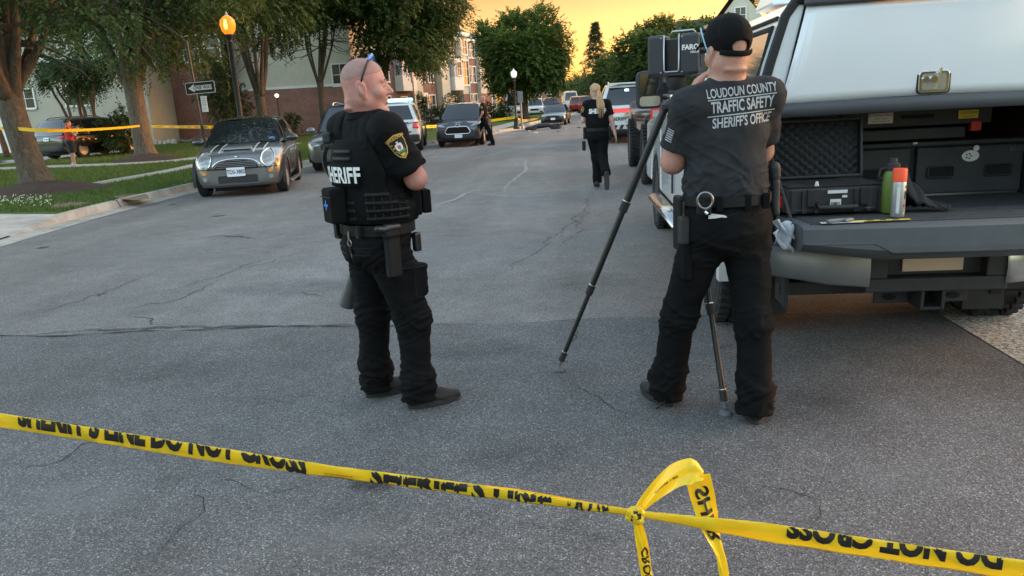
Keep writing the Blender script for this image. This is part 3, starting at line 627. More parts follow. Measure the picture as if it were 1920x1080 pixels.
# A: pale sided house front behind the parked black SUV
Y = 45.; xl, xr = at(-60, 250, Y).x, at(288, 250, Y).x
g = empty('sided_house', ((xl + xr) / 2, Y, GZ), 0, 'tan sided house front behind the black SUV at the far left', 'house')
W = (xr - xl) / 2
mb = MB(); mb.b2((-W, 0, -.1), (W, 9, 7.2)); mb.build('wall', 'siding_tan', g)
mb = MB(); lap(mb, -W, W, .5, 7.2, 0); mb.build('clapboards', 'siding_tan', g, fix=False)
mb = MB()
for i in range(46): mb.box((-W + i * .3 + rnd.uniform(-.05, .05), -.05, rnd.uniform(.05, .2)), (rnd.uniform(.2, .34), .14, rnd.uniform(.18, .34)), rot=Matrix.Rotation(rnd.uniform(-.3, .3), 3, 'Y'))
mb.build('stone_footing', 'stone_rubble', g, bevel=.04)
xx = at(28, 250, Y).x - g.location.x; mb = MB(); mb.b2((-W - .05, -.35, 0), (xx, -.05, 6)); mb.build('white_bay', 'trim_white', g)
mb = MB(); mb.b2((xx + .0, -.5, 5.2), (W, .0, 5.5)); mb.build('eave', 'trim_white', g)
window(g, (1.6, -.024, 3.2), 1.5, 1.1); window(g, (-1.8, -.024, 3.2), 1.2, 1.1)
mb = MB(); mb.tube([(W - .35, -.08, .1), (W - .35, -.08, 6.5)], .06, 8); mb.build('downspout', 'trim_white', g)
mb = MB(); mb.add([(-W - .5, -.7, 7.2), (W + .5, -.7, 7.2), (W + .5, 4.5, 10), (-W - .5, 4.5, 10), (-W - .5, 9.7, 7.2), (W + .5, 9.7, 7.2)], [(0, 1, 2, 3), (3, 2, 5, 4), (0, 3, 4), (1, 5, 2), (0, 4, 5, 1)]); mb.build('roof', 'roof_shingle', g)
p = at(57, 290, 44); a = empty('air_conditioner', (p.x, 43.6, GZ), 0, 'dark louvred air conditioning unit against the white bay, far left', 'air conditioner')
mb = MB(); mb.b2((-.55, -.45, .05), (.55, .45, 1.35)); mb.build('casing', 'ac_metal', a, bevel=.04)
for k in range(10): MB().b2((-.5, -.47, .15 + k * .115), (.5, -.452, .19 + k * .115)).build('louvre', 'gutter_grey', a)
# B: brick house side wall
Y = 48.; xl, xr = at(270, 260, Y).x, at(418, 260, Y).x
g = empty('brick_house', ((xl + xr) / 2, Y, GZ), 0, 'red brick house side wall behind the one-way sign', 'house'); W = (xr - xl) / 2
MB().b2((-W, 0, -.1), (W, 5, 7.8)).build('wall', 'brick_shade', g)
mb = MB(); mb.add([(-W - .4, -.5, 7.8), (W + .4, -.5, 7.8), (W + .4, 2.5, 9.5), (-W - .4, 2.5, 9.5), (-W - .4, 5.5, 7.8), (W + .4, 5.5, 7.8)], [(0, 1, 2, 3), (3, 2, 5, 4), (0, 3, 4), (1, 5, 2), (0, 4, 5, 1)]); mb.build('roof', 'roof_shingle', g)
MB().b2((-W - .1, -.12, 7.5), (W + .1, 0, 7.79)).build('fascia', 'trim_white', g)
for xp, yp in ((358, 92), (398, 90)):
    q = at(xp, yp, Y); window(g, (q.x - g.location.x, 0, q.z - GZ), .95, 1.5, bars=(0, 1))
mb = MB()
for i in range(40): mb.box((-W + i * .22, -.1, rnd.uniform(.02, .1)), (rnd.uniform(.12, .25), .2, rnd.uniform(.1, .2)), rot=Matrix.Rotation(rnd.uniform(-.5, .5), 3, 'Y'))
mb.build('stone_edging', 'stone_rubble', g, bevel=.03)
# C: brick gable end with cream siding above
Y = 50.; xl, xr = at(440, 200, Y).x, at(668, 200, Y).x
g = empty('gabled_brick_house', ((xl + xr) / 2, Y, GZ), .0, 'brick gable end with cream siding above, behind the small grey car', 'house'); W = (xr - xl) / 2
zb = at(560, 164, Y).z - GZ
MB().b2((-W, 0, -.1), (W, 7, zb)).build('wall', 'brick_red', g)
MB().b2((-W + .05, .05, zb), (W - .05, 6.9, zb + 4.5)).build('upper_wall', 'siding_cream', g)
mb = MB(); lap(mb, -W + .05, W - .05, zb + .12, zb + 4.5, .05, .15); mb.build('clapboards', 'siding_cream', g, fix=False)
MB().b2((-W - .04, -.06, zb - .05), (W + .04, .049, zb + .11)).build('band_course', 'trim_white', g)
mb = MB(); mb.add([(-W - .4, -.4, zb + 4.5), (W + .4, -.4, zb + 4.5), (W + .4, 7.4, zb + 4.5), (-W - .4, 7.4, zb + 4.5), (0, -.4, zb + 8), (0, 7.4, zb + 8)], [(0, 1, 4), (3, 5, 2), (0, 4, 5, 3), (1, 2, 5, 4), (0, 3, 2, 1)]); mb.build('roof', 'roof_shingle', g)
q = at(638, 140, Y); window(g, (q.x - g.location.x, .027, q.z - GZ), 1.0, 1.3)
# D: townhouse row along the street
A = at(716, 240, 60.); B = at(928, 230, 84.); ang = math.atan2(B.y - A.y, B.x - A.x); Ln = math.hypot(B.x - A.x, B.y - A.y)
g = empty('townhouse_row', (A.x, A.y, GZ), ang, 'row of brick and cream townhouses with white bay windows receding up the street', 'townhouses')
HT = 7.4
segs = [(0, 'brick'), (2.6, 'bay'), (5.6, 'cream'), (7.2, 'door'), (11.2, 'cream'), (13, 'bay'), (15.6, 'creamw'), (17.2, 'brickw'), (20.2, 'creamw'), (23, 'brickw'), (26.5, 'cream'), (28, 'bay'), (31, 'brick')]
segs = [(s, k) for s, k in segs if s < Ln] + [(Ln, None)]
for (s0, k), (s1, _) in zip(segs[:-1], segs[1:]):
    proud = {'cream': -.35, 'creamw': -.5, 'bay': 0, 'door': .25, 'brick': 0, 'brickw': -.1}[k]
    m = 'siding_cream' if 'cream' in k else 'brick_brown'
    MB().b2((s0 + .001, proud, -.1), (s1 - .001, 8, HT + (.4 if 'cream' in k else 0))).build('wall', m, g)
    if k == 'creamw': MB().b2((s0 + .01, proud - .02, -.1), (s1 - .01, proud, 2.4)).build('brick_base', 'brick_brown', g)
    if 'cream' in k: MB().b2((s0 - .15, proud - .3, HT + .4), (s1 + .15, 8.2, HT + .75)).build('cornice', 'trim_white', g)
    else: MB().b2((s0 + .01, proud - .25, HT), (s1 - .01, 8.1, HT + .3)).build('cornice', 'trim_white', g)
    c = (s0 + s1) / 2
    if k == 'bay':
        MB().b2((s0 + .25, -.75, 2.75), (s1 - .25, 0, 4.0)).build('bay_box', 'trim_white', g); MB().b2((s0 + .25, -.75, 4.0), (s1 - .25, 0, 5.5)).build('bay_box', 'gutter_grey', g)
        MB().b2((s0 + .15, -.85, 5.5), (s1 - .15, .0, 5.65)).build('bay_roof', 'trim_white', g)
        window(g, (c, -.75, 4.75), .9, 1.2, bars=(1, 1)); window(g, (c, 0, 1.5), 1.0, 1.5); window(g, (c, 0, 6.7), 1.0, 1.3)
    elif k == 'door':
        MB().b2((s0 + .5, .12, .1), (s0 + 1.5, .25, 2.25)).build('door', 'door_dark', g); mb = MB(); mb.b2((s0 + .3, .05, .05), (s0 + .5, .25, 2.5)); mb.b2((s0 + 1.5, .05, .05), (s0 + 1.7, .25, 2.5)); mb.b2((s0 + .3, .04, 2.26), (s0 + 1.7, .25, 2.6)); mb.build('door_surround', 'trim_white', g)
        window(g, (s0 + 2.8, .25, 1.5), 1.2, 1.7, bars=(1, 1))
        for z in (4.3, 6.6): window(g, (s0 + 1.1, .25, z), 1., 1.5); window(g, (s0 + 2.8, .25, z), 1., 1.5)
    elif k == 'creamw': window(g, (c, proud - .001, 4.4), 1.3, 2.2, bars=(1, 2), trim=.14); window(g, (c, proud - .001, 6.8), 1.1, 1.3)
    elif k == 'brickw':
        for z in (1.6, 4.3, 6.7): window(g, (c - .6, proud, z), .9, 1.5); window(g, (c + .7, proud, z), .9, 1.5)
    elif k == 'brick':
        for z in (1.6, 4.3, 6.7): window(g, (c, proud, z), 1.0, 1.5)
    if k == 'creamw': MB().tube([(s1 - .12, proud - .07, .1), (s1 - .12, proud - .07, HT + .3)], .07, 8).build('downspout', 'trim_white', g)
mb = MB(); mb.add([(-.3, -.2, HT + .3), (Ln + .3, -.2, HT + .3), (Ln + .3, 4, HT + 2.2), (-.3, 4, HT + 2.2), (-.3, 8.3, HT + .3), (Ln + .3, 8.3, HT + .3)], [(0, 1, 2, 3), (3, 2, 5, 4), (0, 3, 4), (1, 5, 2)]); mb.build('roof', 'roof_shingle', g)
# E: gabled house over the truck roof, dark roof beside it, and a low brick building at the end of the street
q = at(1388, 60, 66); g = empty('gabled_house', (q.x, 66, GZ), -.35, 'grey-roofed beige gabled house at the top right above the truck', 'house'); z = q.z
MB().b2((-2.4, 0, -.1), (2.4, 7, z + .2)).build('wall', 'siding_tan', g)
mb = MB(); mb.add([(-2.7, -.3, z + .2), (2.7, -.3, z + .2), (2.7, 7.3, z + .2), (-2.7, 7.3, z + .2), (0, -.3, z + 3.6), (0, 7.3, z + 3.6)], [(0, 3, 5, 4), (1, 4, 5, 2), (0, 1, 2, 3)]); mb.build('roof', 'roof_shingle', g)
mb = MB(); mb.add([(-2.3, -.05, z + .2), (2.3, -.05, z + .2), (0, -.05, z + 3.1)], [(0, 1, 2)]); mb.build('gable', 'siding_cream', g); window(g, (-.9, 0, z - .9), .9, 1.4); window(g, (.9, 0, z - .9), .9, 1.4); window(g, (0, -.05, z + 1.2), .8, 1.1)
q = at(1322, 52, 80); g = empty('dark_roofed_house', (q.x, 80, GZ), -.2, 'house with a low dark roof showing between the trees and the cap', 'house')
MB().b2((-2.6, 0, -.1), (2.6, 6, q.z - .6)).build('wall', 'siding_tan', g); mb = MB(); mb.b2((-2.8, -.3, q.z - .6), (2.8, 6.3, q.z + .7)); mb.build('roof', 'roof_shingle', g, bevel=.1)
q = at(1035, 205, 150); g = empty('far_building', (q.x, 150, GZ), 0, 'low reddish brick building at the far end of the street', 'building')
MB().b2((-4, 0, -.1), (4, 6, 3.2)).build('wall', 'brick_red', g); MB().b2((-4.3, -.3, 3.2), (4.3, 6.3, 3.6)).build('roof', 'roof_shingle', g)
for k in (-2.6, 0, 2.6): window(g, (k, 0, 1.7), 1.2, 1.2)
# ------------------------------------------------------------------ vehicles
m_glass_dark('car_glass', (.012, .015, .017)); mat('tyre', (.018, .018, .019), .85, bump=.4, bscale=90); mat('rim_alloy', (.30, .30, .31), .5, .7); mat('rim_dark', (.05, .05, .055), .4, .6)
mat('black_plastic', (.022, .022, .024), .6, var=.2, vscale=12); mat('chrome', (.72, .72, .73), .14, 1.); mat('headlight', (.36, .37, .36), .16, .3, coat=.6); mat('lamp_red', (.38, .012, .015), .2, coat=1, emit=(1, .05, .03), estr=.015); mat('lamp_red_lit', (.38, .012, .015), .2, coat=1, emit=(1, .05, .03), estr=.08)
mat('lamp_amber', (.7, .28, .04), .3); mat('plate_white', (.80, .81, .82), .5); mat('ink_blue', (.05, .07, .2), .6); mat('ink_black', (.012, .012, .014), .6); mat('paint_grey', (.21, .215, .215), .3, .65, coat=1.); mat('paint_white', (.68, .69, .69), .35, coat=1.)
mat('paint_black', (.010, .011, .013), .3, coat=1.); mat('paint_bluegrey', (.045, .055, .07), .3, .5, coat=1.); mat('paint_silver', (.30, .31, .32), .3, .8, coat=1.); mat('paint_red', (.28, .015, .015), .3, coat=1.); mat('paint_sage', (.2, .21, .205), .3, .7, coat=1.)
mat('stripe_white', (.55, .55, .54), .5); mat('gold', (.55, .36, .05), .5); mat('reflect_red', (.55, .02, .02), .4); mat('plate_peach', (.62, .45, .33), .5); mat('dark_gap', (.006, .006, .007), .9)
mat('bar_blue', (.25, .6, .8), .2, emit=(.25, .8, 1.), estr=.42, coat=1); mat('bar_white', (.8, .85, .9), .2, emit=(.6, .85, 1.), estr=.5); mat('seat_grey', (.09, .09, .095), .8)
def bvh_of(o):
    me = o.data; return BVHTree.FromPolygons([v.co.copy() for v in me.vertices], [tuple(p.vertices) for p in me.polygons])
def ell2(cx, cz, a, b, n=28, p=2.): return [(cx + a * math.copysign(abs(math.cos(t)) ** (2 / p), math.cos(t)), cz + b * math.copysign(abs(math.sin(t)) ** (2 / p), math.sin(t))) for t in [2 * math.pi * k / n for k in range(n)]]
def rrect(x0, x1, z0, z1, r=.02):
    out = []
    for cx, cz, a0 in ((x1 - r, z1 - r, 0), (x0 + r, z1 - r, 90), (x0 + r, z0 + r, 180), (x1 - r, z0 + r, 270)):
        for k in range(4): t = math.radians(a0 + 30 * k); out.append((cx + r * math.cos(t), cz + r * math.sin(t)))
    return out
DIRS = {'front': (Vector((0, 1, 0)), lambda u, v: Vector((u, -6, v))), 'rear': (Vector((0, -1, 0)), lambda u, v: Vector((u, 6, v))), 'left': (Vector((-1, 0, 0)), lambda u, v: Vector((4, u, v))), 'right': (Vector((1, 0, 0)), lambda u, v: Vector((-4, u, v))), 'top': (Vector((0, 0, -1)), lambda u, v: Vector((u, v, 5)))}
def projector(bvh, side, off=.006, back=None):
    d, o = DIRS[side]
    last = [None]
    def P(u, v):
        h = bvh.ray_cast(o(u, v), d)
        if h[0] is None:
            h2 = bvh.find_nearest(o(u, v) + d * ((6 if side in ('front', 'rear') else 4) - (back or .8)))
            return h2[0] - d * off if h2[0] is not None else o(u, v)
        return h[0] - d * off
    return P
def decal(name, poly, P, m, parent, cut=.08, thick=0.):
    """a flat outline laid onto a curved panel, with thickness"""
    bm = bmesh.new(); vs = [bm.verts.new((u, v, 0)) for u, v in poly]; bm.faces.new(vs); bmesh.ops.triangulate(bm, faces=bm.faces)
    for _ in range(3):
        es = [e for e in bm.edges if e.calc_length() > cut]
        if not es: break
        bmesh.ops.subdivide_edges(bm, edges=es, cuts=1); bmesh.ops.triangulate(bm, faces=[f for f in bm.faces if len(f.verts) > 3])
    for v in bm.verts: v.co = P(v.co.x, v.co.y)
    bmesh.ops.recalc_face_normals(bm, faces=bm.faces)
    me = bpy.data.meshes.new(name); bm.to_mesh(me); bm.free(); me.materials.append(MATS[m]); o = bpy.data.objects.new(name, me); COL.objects.link(o)
    if thick: md = o.modifiers.new('s', 'SOLIDIFY'); md.thickness = thick; md.offset = 0; apply_mods(o)
    o.data.polygons.foreach_set('use_smooth', [True] * len(o.data.polygons)); o.parent = parent; return o
WH = {}
def wheel(par, x, y, r, w, side, rim='rim_alloy', spokes=7, rr=.66, z=None, knob=False):
    """side +1: outer face towards +x"""
    t = MB(); R_ = r; ri = r * rr
    prof = [(ri, -w * .46), (R_ * .9, -w * .5), (R_ * .985, -w * .4), (R_, -w * .25), (R_, w * .25), (R_ * .985, w * .4), (R_ * .9, w * .5), (ri, w * .46)]
    t.rings([[(h, q * math.cos(a), q * math.sin(a)) for a in [2 * math.pi * k / 36 for k in range(36)]] for q, h in prof], closed=True)
    if knob:
        for k in range(40):
            a = 2 * math.pi * k / 40
            for s in (-1, 1): t.box((s * w * .36, (R_ + .006) * math.cos(a + s * .04), (R_ + .006) * math.sin(a + s * .04)), (w * .26, .05, .035), rot=Matrix.Rotation(a, 3, 'X'))
            if k % 2: t.box((0, (R_ + .004) * math.cos(a), (R_ + .004) * math.sin(a)), (w * .3, .05, .03), rot=Matrix.Rotation(a, 3, 'X'))
    o = t.build('wheel', 'tyre', par, smooth=True); o.location = (x, y, (z if z is not None else r))
    b = MB(); b.rings([[(side * h, q * math.cos(a), q * math.sin(a)) for a in [2 * math.pi * k / 30 for k in range(30)]] for q, h in ((ri * 1.0, w * .44), (ri * .93, w * .47), (ri * .9, w * .40), (ri * .88, w * .05), (.02, w * .03))])
    for k in range(spokes):
        a = 2 * math.pi * k / spokes; c, s = math.cos(a), math.sin(a)
        m = Matrix.Rotation(a, 3, 'X'); b.box(m @ Vector((side * w * .34, ri * .5, 0)), (w * .1, ri * .84, ri * .16), rot=m)
    b.lathe([(ri * .22, 0), (ri * .2, side * w * .42), (ri * .08, side * w * .43)], axis='x', n=14)
    b.build('rim', rim, o, smooth=True); return o
def car(name, loc, rz, st, cab, paint, label, group=None, wheels=None, wr=.33, ww=.22, rim='rim_alloy', scale=1., gap=.07, spokes=7, roofm=None, pillar=None, side_split=(.48,), cladding=True, belt_dz=0, side_glass=(.05, .94), rear_glass=True):
    """st: body stations (y, half width, z bottom, z shoulder, z top); cab: dict of cabin corners. Front is at -y."""
    root = empty(name, loc, rz, label, 'car', group); root.scale = (scale,) * 3
    rs = []
    def sec(y, w, z0, zs, zt):
        h = [(w * .0, z0), (w * .72, z0), (w * .95, z0 + .05), (w * 1.0, z0 + (zs - z0) * .55), (w * .985, zs), (w * .90, zs + (zt - zs) * .65), (w * .55, zt), (0, zt + .012)]
        return [(a, y, b) for a, b in h] + [(-a, y, b) for a, b in h[-2:0:-1]]
    y, w, z0, zs, zt = st[0]; zc = (z0 + zt) / 2
    rs.append(sec(y + .01, w * .5, zc - (zc - z0) * .5, zc + (zs - zc) * .5, zc + (zt - zc) * .5))
    rs += [sec(*s) for s in st]
    y, w, z0, zs, zt = st[-1]; zc = (z0 + zt) / 2
    rs.append(sec(y - .01, w * .5, zc - (zc - z0) * .5, zc + (zs - zc) * .5, zc + (zt - zc) * .5))
    body = MB().rings(rs).build('body', paint, root, subsurf=2)
    for (wy) in wheels:
        for s in (-1, 1):
            cx = max(q[1] for q in st); c = MB(); c.rings([[(s * h, wy + (wr + gap) * math.cos(a), wr + (wr + gap) * math.sin(a)) for a in [2 * math.pi * k / 32 for k in range(32)]] for h in (cx - .36, cx + .3)])
            co = c.build('cut', 'dark_gap'); md = body.modifiers.new('x', 'BOOLEAN'); md.operation = 'DIFFERENCE'; md.object = co; md.solver = 'EXACT'; apply_mods(body); bpy.data.objects.remove(co)
            if cladding:
                a0 = MB(); ring = []
                for k in range(25):
                    a = math.radians(-12 + 204 * k / 24); q = wr + gap
                    xx = cx - .002
                    ring.append([(s * (xx - .05), wy + q * math.cos(a), wr + q * math.sin(a)), (s * (xx + .012), wy + q * math.cos(a), wr + q * math.sin(a)), (s * (xx + .008), wy + (q + .055) * math.cos(a), wr + (q + .055) * math.sin(a)), (s * (xx - .05), wy + (q + .055) * math.cos(a), wr + (q + .055) * math.sin(a))])
                a0.rings(ring).build('wheel_arch', 'black_plastic', root, smooth=True)
            wheel(root, s * (cx - ww / 2 - .012), wy, wr, ww, s, rim, spokes)
    body.data.polygons.foreach_set('use_smooth', [True] * len(body.data.polygons)); sharp(body.data, 38)
    # floor of the wheel housings and underside
    cx = max(q[1] for q in st); MB().b2((-cx + .38, st[1][0] + .1, st[3][2] - .03), (cx - .38, st[-2][0] - .1, st[3][2] + .12)).build('underbody', 'dark_gap', root)
    # cabin
    c = cab; zb, zr = c['zb'], c['zr']; bw, rw = c['bw'], c['rw']
    F0, F1, R0, R1 = c['f0'], c['f1'], c['r0'], c['r1']        # windscreen base/top y, rear base/top y
    def S(face, u, v):
        v2 = v
        if face == 'front': x = (2 * u - 1); hw = bw + (rw - bw) * v; return Vector((x * hw, F0 + (F1 - F0) * v + .10 * x * x * (1 - .3 * v) - .0, zb + (zr - zb) * v + .03 * math.sin(math.pi * v) * (1 - x * x) + belt_dz * (1 - v)))
        if face == 'rear': x = (2 * u - 1); hw = bw * c.get('rbw', 1) + (rw * c.get('rrw', 1) - bw * c.get('rbw', 1)) * v; return Vector((x * hw, R0 + (R1 - R0) * v - .06 * x * x + .05 * math.sin(math.pi * v), zb + (zr - c.get('rdrop', .02) - zb) * v))
        s = 1 if face == 'left' else -1
        a = S('front', 1 if s > 0 else 0, v); b = S('rear', 1 if s > 0 else 0, v); p = a.lerp(b, u); p.x += s * (.03 * math.sin(math.pi * v) + .05 * math.sin(math.pi * u) * (1 - .4 * v)); p.z += .035 * math.sin(math.pi * u) * v
        return p
    mb = MB(); N = 10
    for f in ('front', 'rear', 'left', 'right'): mb.grid(lambda u, v, f=f: S(f, u, v), N, 5, 1)
    def roof(u, v):
        l = S('left', v, 1); r = S('right', v, 1); f_ = S('front', 1 - u, 1); b_ = S('rear', 1 - u, 1)
        p = l.lerp(r, u) * 1.0; q = f_.lerp(b_, v); cr = S('front', 1, 1).lerp(S('front', 0, 1), u).lerp(S('rear', 1, 1).lerp(S('rear', 0, 1), u), v)
        o = p + q - cr; o.z += .05 * math.sin(math.pi * u) ** .7 * math.sin(math.pi * min(1, .08 + .9 * v)) ** .5; return o
    mb.grid(roof, N, N, 0)
    bm = bmesh.new(); me = bpy.data.meshes.new('cabin'); me.from_pydata(mb.v, [], mb.f); me.polygons.foreach_set('material_index', mb.m)
    bm.from_mesh(me); bmesh.ops.remove_doubles(bm, verts=bm.verts, dist=.004); bmesh.ops.recalc_face_normals(bm, faces=bm.faces)
    ed = [e for e in bm.edges if len(e.link_faces) == 2 and e.calc_face_angle(0) > math.radians(22)]
    bmesh.ops.bevel(bm, geom=ed, offset=.035, segments=3, affect='EDGES', profile=.6)
    bm.to_mesh(me); bm.free(); me.materials.append(MATS[roofm or paint]); me.materials.append(MATS[pillar or paint]); o = bpy.data.objects.new('cabin', me); COL.objects.link(o); o.parent = root
    me.polygons.foreach_set('use_smooth', [True] * len(me.polygons)); sharp(me, 50)
    def glass(f, u0, u1, v0, v1, nm, off=.008, sk=(0, 0)):
        q = MB(); nd = {'front': Vector((0, -1, .6)), 'rear': Vector((0, 1, .3)), 'left': Vector((1, 0, .25)), 'right': Vector((-1, 0, .25))}[f].normalized()
        def P(a, b):
            uu = u0 + (u1 - u0) * a; uu += sk[0] * (1 - a) * b + sk[1] * a * b; return S(f, uu, v0 + (v1 - v0) * b) + nd * off
        q.grid(P, 8, 5); return q.build(nm, 'car_glass', root, smooth=2, fix=False)
    glass('front', .045, .955, .04, .93, 'windscreen')
    if rear_glass: glass('rear', .08, .92, c.get('rg', .12), .9, 'rear_window')
    e = [side_glass[0]] + list(side_split) + [side_glass[1]]
    for s in ('left', 'right'):
        for i in range(len(e) - 1): glass(s, e[i] + .012, e[i + 1] - .012, .06, .88, 'side_window')
    root['_S'] = 0; del root['_S']
    return root, body, bvh_of(body), S
def mirror(root, x, y, z, m, sc=1.):
    for s in (-1, 1):
        mb = MB(); mb.ell((s * (x + .11 * sc), y, z + .03), (.115 * sc, .07 * sc, .075 * sc), 14, 10); mb.tube([(s * (x - .06), y + .02, z - .05), (s * (x + .06 * sc), y, z)], [.03, .025], 8); mb.build('door_mirror', m, root, smooth=2)
def plate(root, P, txt, cx, cz, w=.31, h=.155, m='plate_white', ink='ink_blue', size=.1):
    o = decal('licence_plate', rrect(cx - w / 2, cx + w / 2, cz - h / 2, cz + h / 2, .015), P, m, root, .1)
    pp = [P(cx - w / 2, cz), P(cx + w / 2, cz)]
    if txt:
        d = P(cx, cz); sgn = -1 if d.y > 0 else 1
        lettering('plate_lettering', [(txt, 0, 0, size, dict(bold=.0015, sx=.76))], lambda u, v: (lambda q: Vector((q.x, q.y - sgn * .006, q.z)))(P(cx + sgn * u, cz + v)), ink, o)
    return o
def door_lines(root, bvh, ys, z0, z1, sides=('left',)):
    for s in sides:
        P = projector(bvh, s, .002)
        for y in ys:
            mb = MB(); mb.tube([P(y + (.03 * k / 5), z0 + (z1 - z0) * k / 5) for k in range(6)], .004, 4); mb.build('door_gap', 'dark_gap', root, fix=False)
# --- the small grey hatchback
loc = gnd(385, 368).lerp(gnd(537, 358), .5); rz = math.radians(15)
st = [(-1.80, .52, .24, .50, .60), (-1.75, .68, .19, .60, .74), (-1.60, .80, .16, .70, .84), (-1.25, .84, .15, .80, .905), (-.8, .845, .15, .86, .945), (-.5, .845, .15, .89, .96), (.5, .845, .15, .91, .965), (1.3, .835, .16, .91, .96), (1.68, .78, .2, .86, .93), (1.80, .62, .3, .75, .85)]
mini, body, bv, S = car('parked_car', (loc.x, loc.y, 0), rz, st, dict(zb=.94, zr=1.40, bw=.77, rw=.585, f0=-.62, f1=-.10, r0=1.70, r1=1.52, rg=.1), 'paint_grey', 'small dark grey hatchback with white-edged bonnet stripes parked at the left kerb',
                          wheels=(-1.20, 1.25), wr=.30, ww=.20, spokes=10, roofm='paint_black', pillar='paint_black', side_split=(.56,))
mini.scale = (1.06,) * 3; dy = 1.2; mini.location = mini.matrix_basis @ Vector((0, dy, 0))
Pf = projector(bv, 'front', .008); Pt = projector(bv, 'top', .006); Pl = projector(bv, 'left', .006)
for s in (-1, 1):
    cx, cz = s * .575, .70; d = decal('headlight', ell2(cx, cz, .112, .145), projector(bv, 'front', .03), 'headlight', mini, .05)
    ring = [projector(bv, 'front', .034)(u, v) for u, v in ell2(cx, cz, .12, .153)]; MB().tube(ring, .014, 6, closed=True, caps=False).build('headlight_ring', 'chrome', d)
    for (a, b, r) in ((.04, -.03, .035), (-.04, .03, .035), (-.04, -.05, .03), (.03, .055, .035)): decal('lamp_bulb', ell2(cx + a, cz + b, r, r, 12), projector(bv, 'front', .036), 'rim_alloy', d)
    decal('indicator', ell2(s * .60, .47, .045, .035, 14), Pf, 'lamp_amber', mini); decal('fog_lamp', ell2(s * .60, .36, .045, .04, 14), Pf, 'headlight', mini)
    decal('stripe_edge', [(s * .30, -1.62), (s * .325, -1.62), (s * .325, -.66), (s * .30, -.66)], Pt, 'stripe_white', mini, .06); decal('stripe_edge', [(s * .47, -1.52), (s * .495, -1.50), (s * .495, -.70), (s * .47, -.68)], Pt, 'stripe_white', mini, .06)
    decal('bonnet_stripe', [(s * .327, -1.60), (s * .468, -1.53), (s * .468, -.68), (s * .327, -.66)], Pt, 'paint_black', mini, .06)
gr = decal('grille', [(-.40, .545), (.40, .545), (.37, .60), (.30, .655), (.15, .68), (-.15, .68), (-.30, .655), (-.37, .60)], Pf, 'dark_gap', mini, .06)
for k in range(4): z = .56 + k * .03; MB().tube([projector(bv, 'front', .02)(-.36 + .72 * i / 10 * (1 - .0), z) for i in range(11)], .007, 6).build('grille_bar', 'rim_alloy', gr)
MB().tube([projector(bv, 'front', .022)(u, v) for u, v in [(-.44, .545), (-.41, .61), (-.36, .655), (-.28, .69), (-.15, .71), (0, .715), (.15, .71), (.28, .69), (.36, .655), (.41, .61), (.44, .545)]], .016, 8).build('grille_surround', 'chrome', mini, smooth=2)
decal('lower_intake', rrect(-.36, .36, .27, .41, .03), Pf, 'black_plastic', mini, .08); MB().tube([projector(bv, 'front', .015)(-.72 + 1.44 * i / 14, .535) for i in range(15)], .008, 6).build('bumper_seam', 'dark_gap', mini)
MB().tube([projector(bv, 'front', .01)(-.70 + 1.40 * i / 14, .215) for i in range(15)], .02, 6).build('splitter', 'black_plastic', mini)
plate(mini, projector(bv, 'front', .03), 'TDS-3802', -.02, .475, .33, .165, size=.105)
sc_ = MB(); sc_.rings([[(-.27 * t, -1.50 + k * .1, .872 + k * .012 + h), (.27 * t, -1.50 + k * .1, .872 + k * .012 + h), (.27 * t, -1.50 + k * .1, .80), (-.27 * t, -1.50 + k * .1, .80)] for k, t, h in ((0, 1, .02), (.4, 1, .05), (1.5, .95, .05), (3, .9, .0))]); so = sc_.build('bonnet_scoop', 'paint_grey', mini, bevel=.012)
MB().b2((-.24, -1.512, .835), (.24, -1.50, .878)).build('scoop_opening', 'dark_gap', so)
bd = MB(); bd.ell((0, 0, 0), (.035, .008, .02), 12, 8); bd.box((.05, 0, 0), (.05, .006, .012)); bd.box((-.05, 0, 0), (.05, .006, .012)); bo = bd.build('bonnet_badge', 'chrome', mini); bo.location = Pf(0, .745) - Vector((0, .012, 0))
mirror(mini, .80, -.42, .98, 'paint_black', 1.05); door_lines(mini, bv, (-.42, .72), .25, .92)
MB().b2((-.86, -.78, .14), (-.80, .85, .20)).build('sill', 'paint_silver', mini, bevel=.015); MB().b2((.80, -.78, .14), (.875, .85, .20)).build('sill', 'paint_silver', mini, bevel=.015)
for a in (-.35, .35):
    p0 = S('front', .5 + a * .2, .03) + Vector((0, -.03, .02)); p1 = S('front', .5 + a * 1.1, .08) + Vector((0, -.03, .03)); MB().tube([p0, p1], .008, 6).build('wiper', 'black_plastic', mini)
decal('side_badge', [(-.72, .66), (-.60, .665), (-.60, .70), (-.70, .71)], Pl, 'chrome', mini); MB().tube([Pl(.42, .80), Pl(.56, .80)], .014, 8).build('door_handle', 'chrome', mini)
decal('windscreen_sticker', ell2(.0, .0, .06, .04, 12), lambda u, v: S('front', .86, .13) + Vector((u, -.02, v + .01)), mat('sticker_blue', (.12, .25, .5), .5).name, mini)
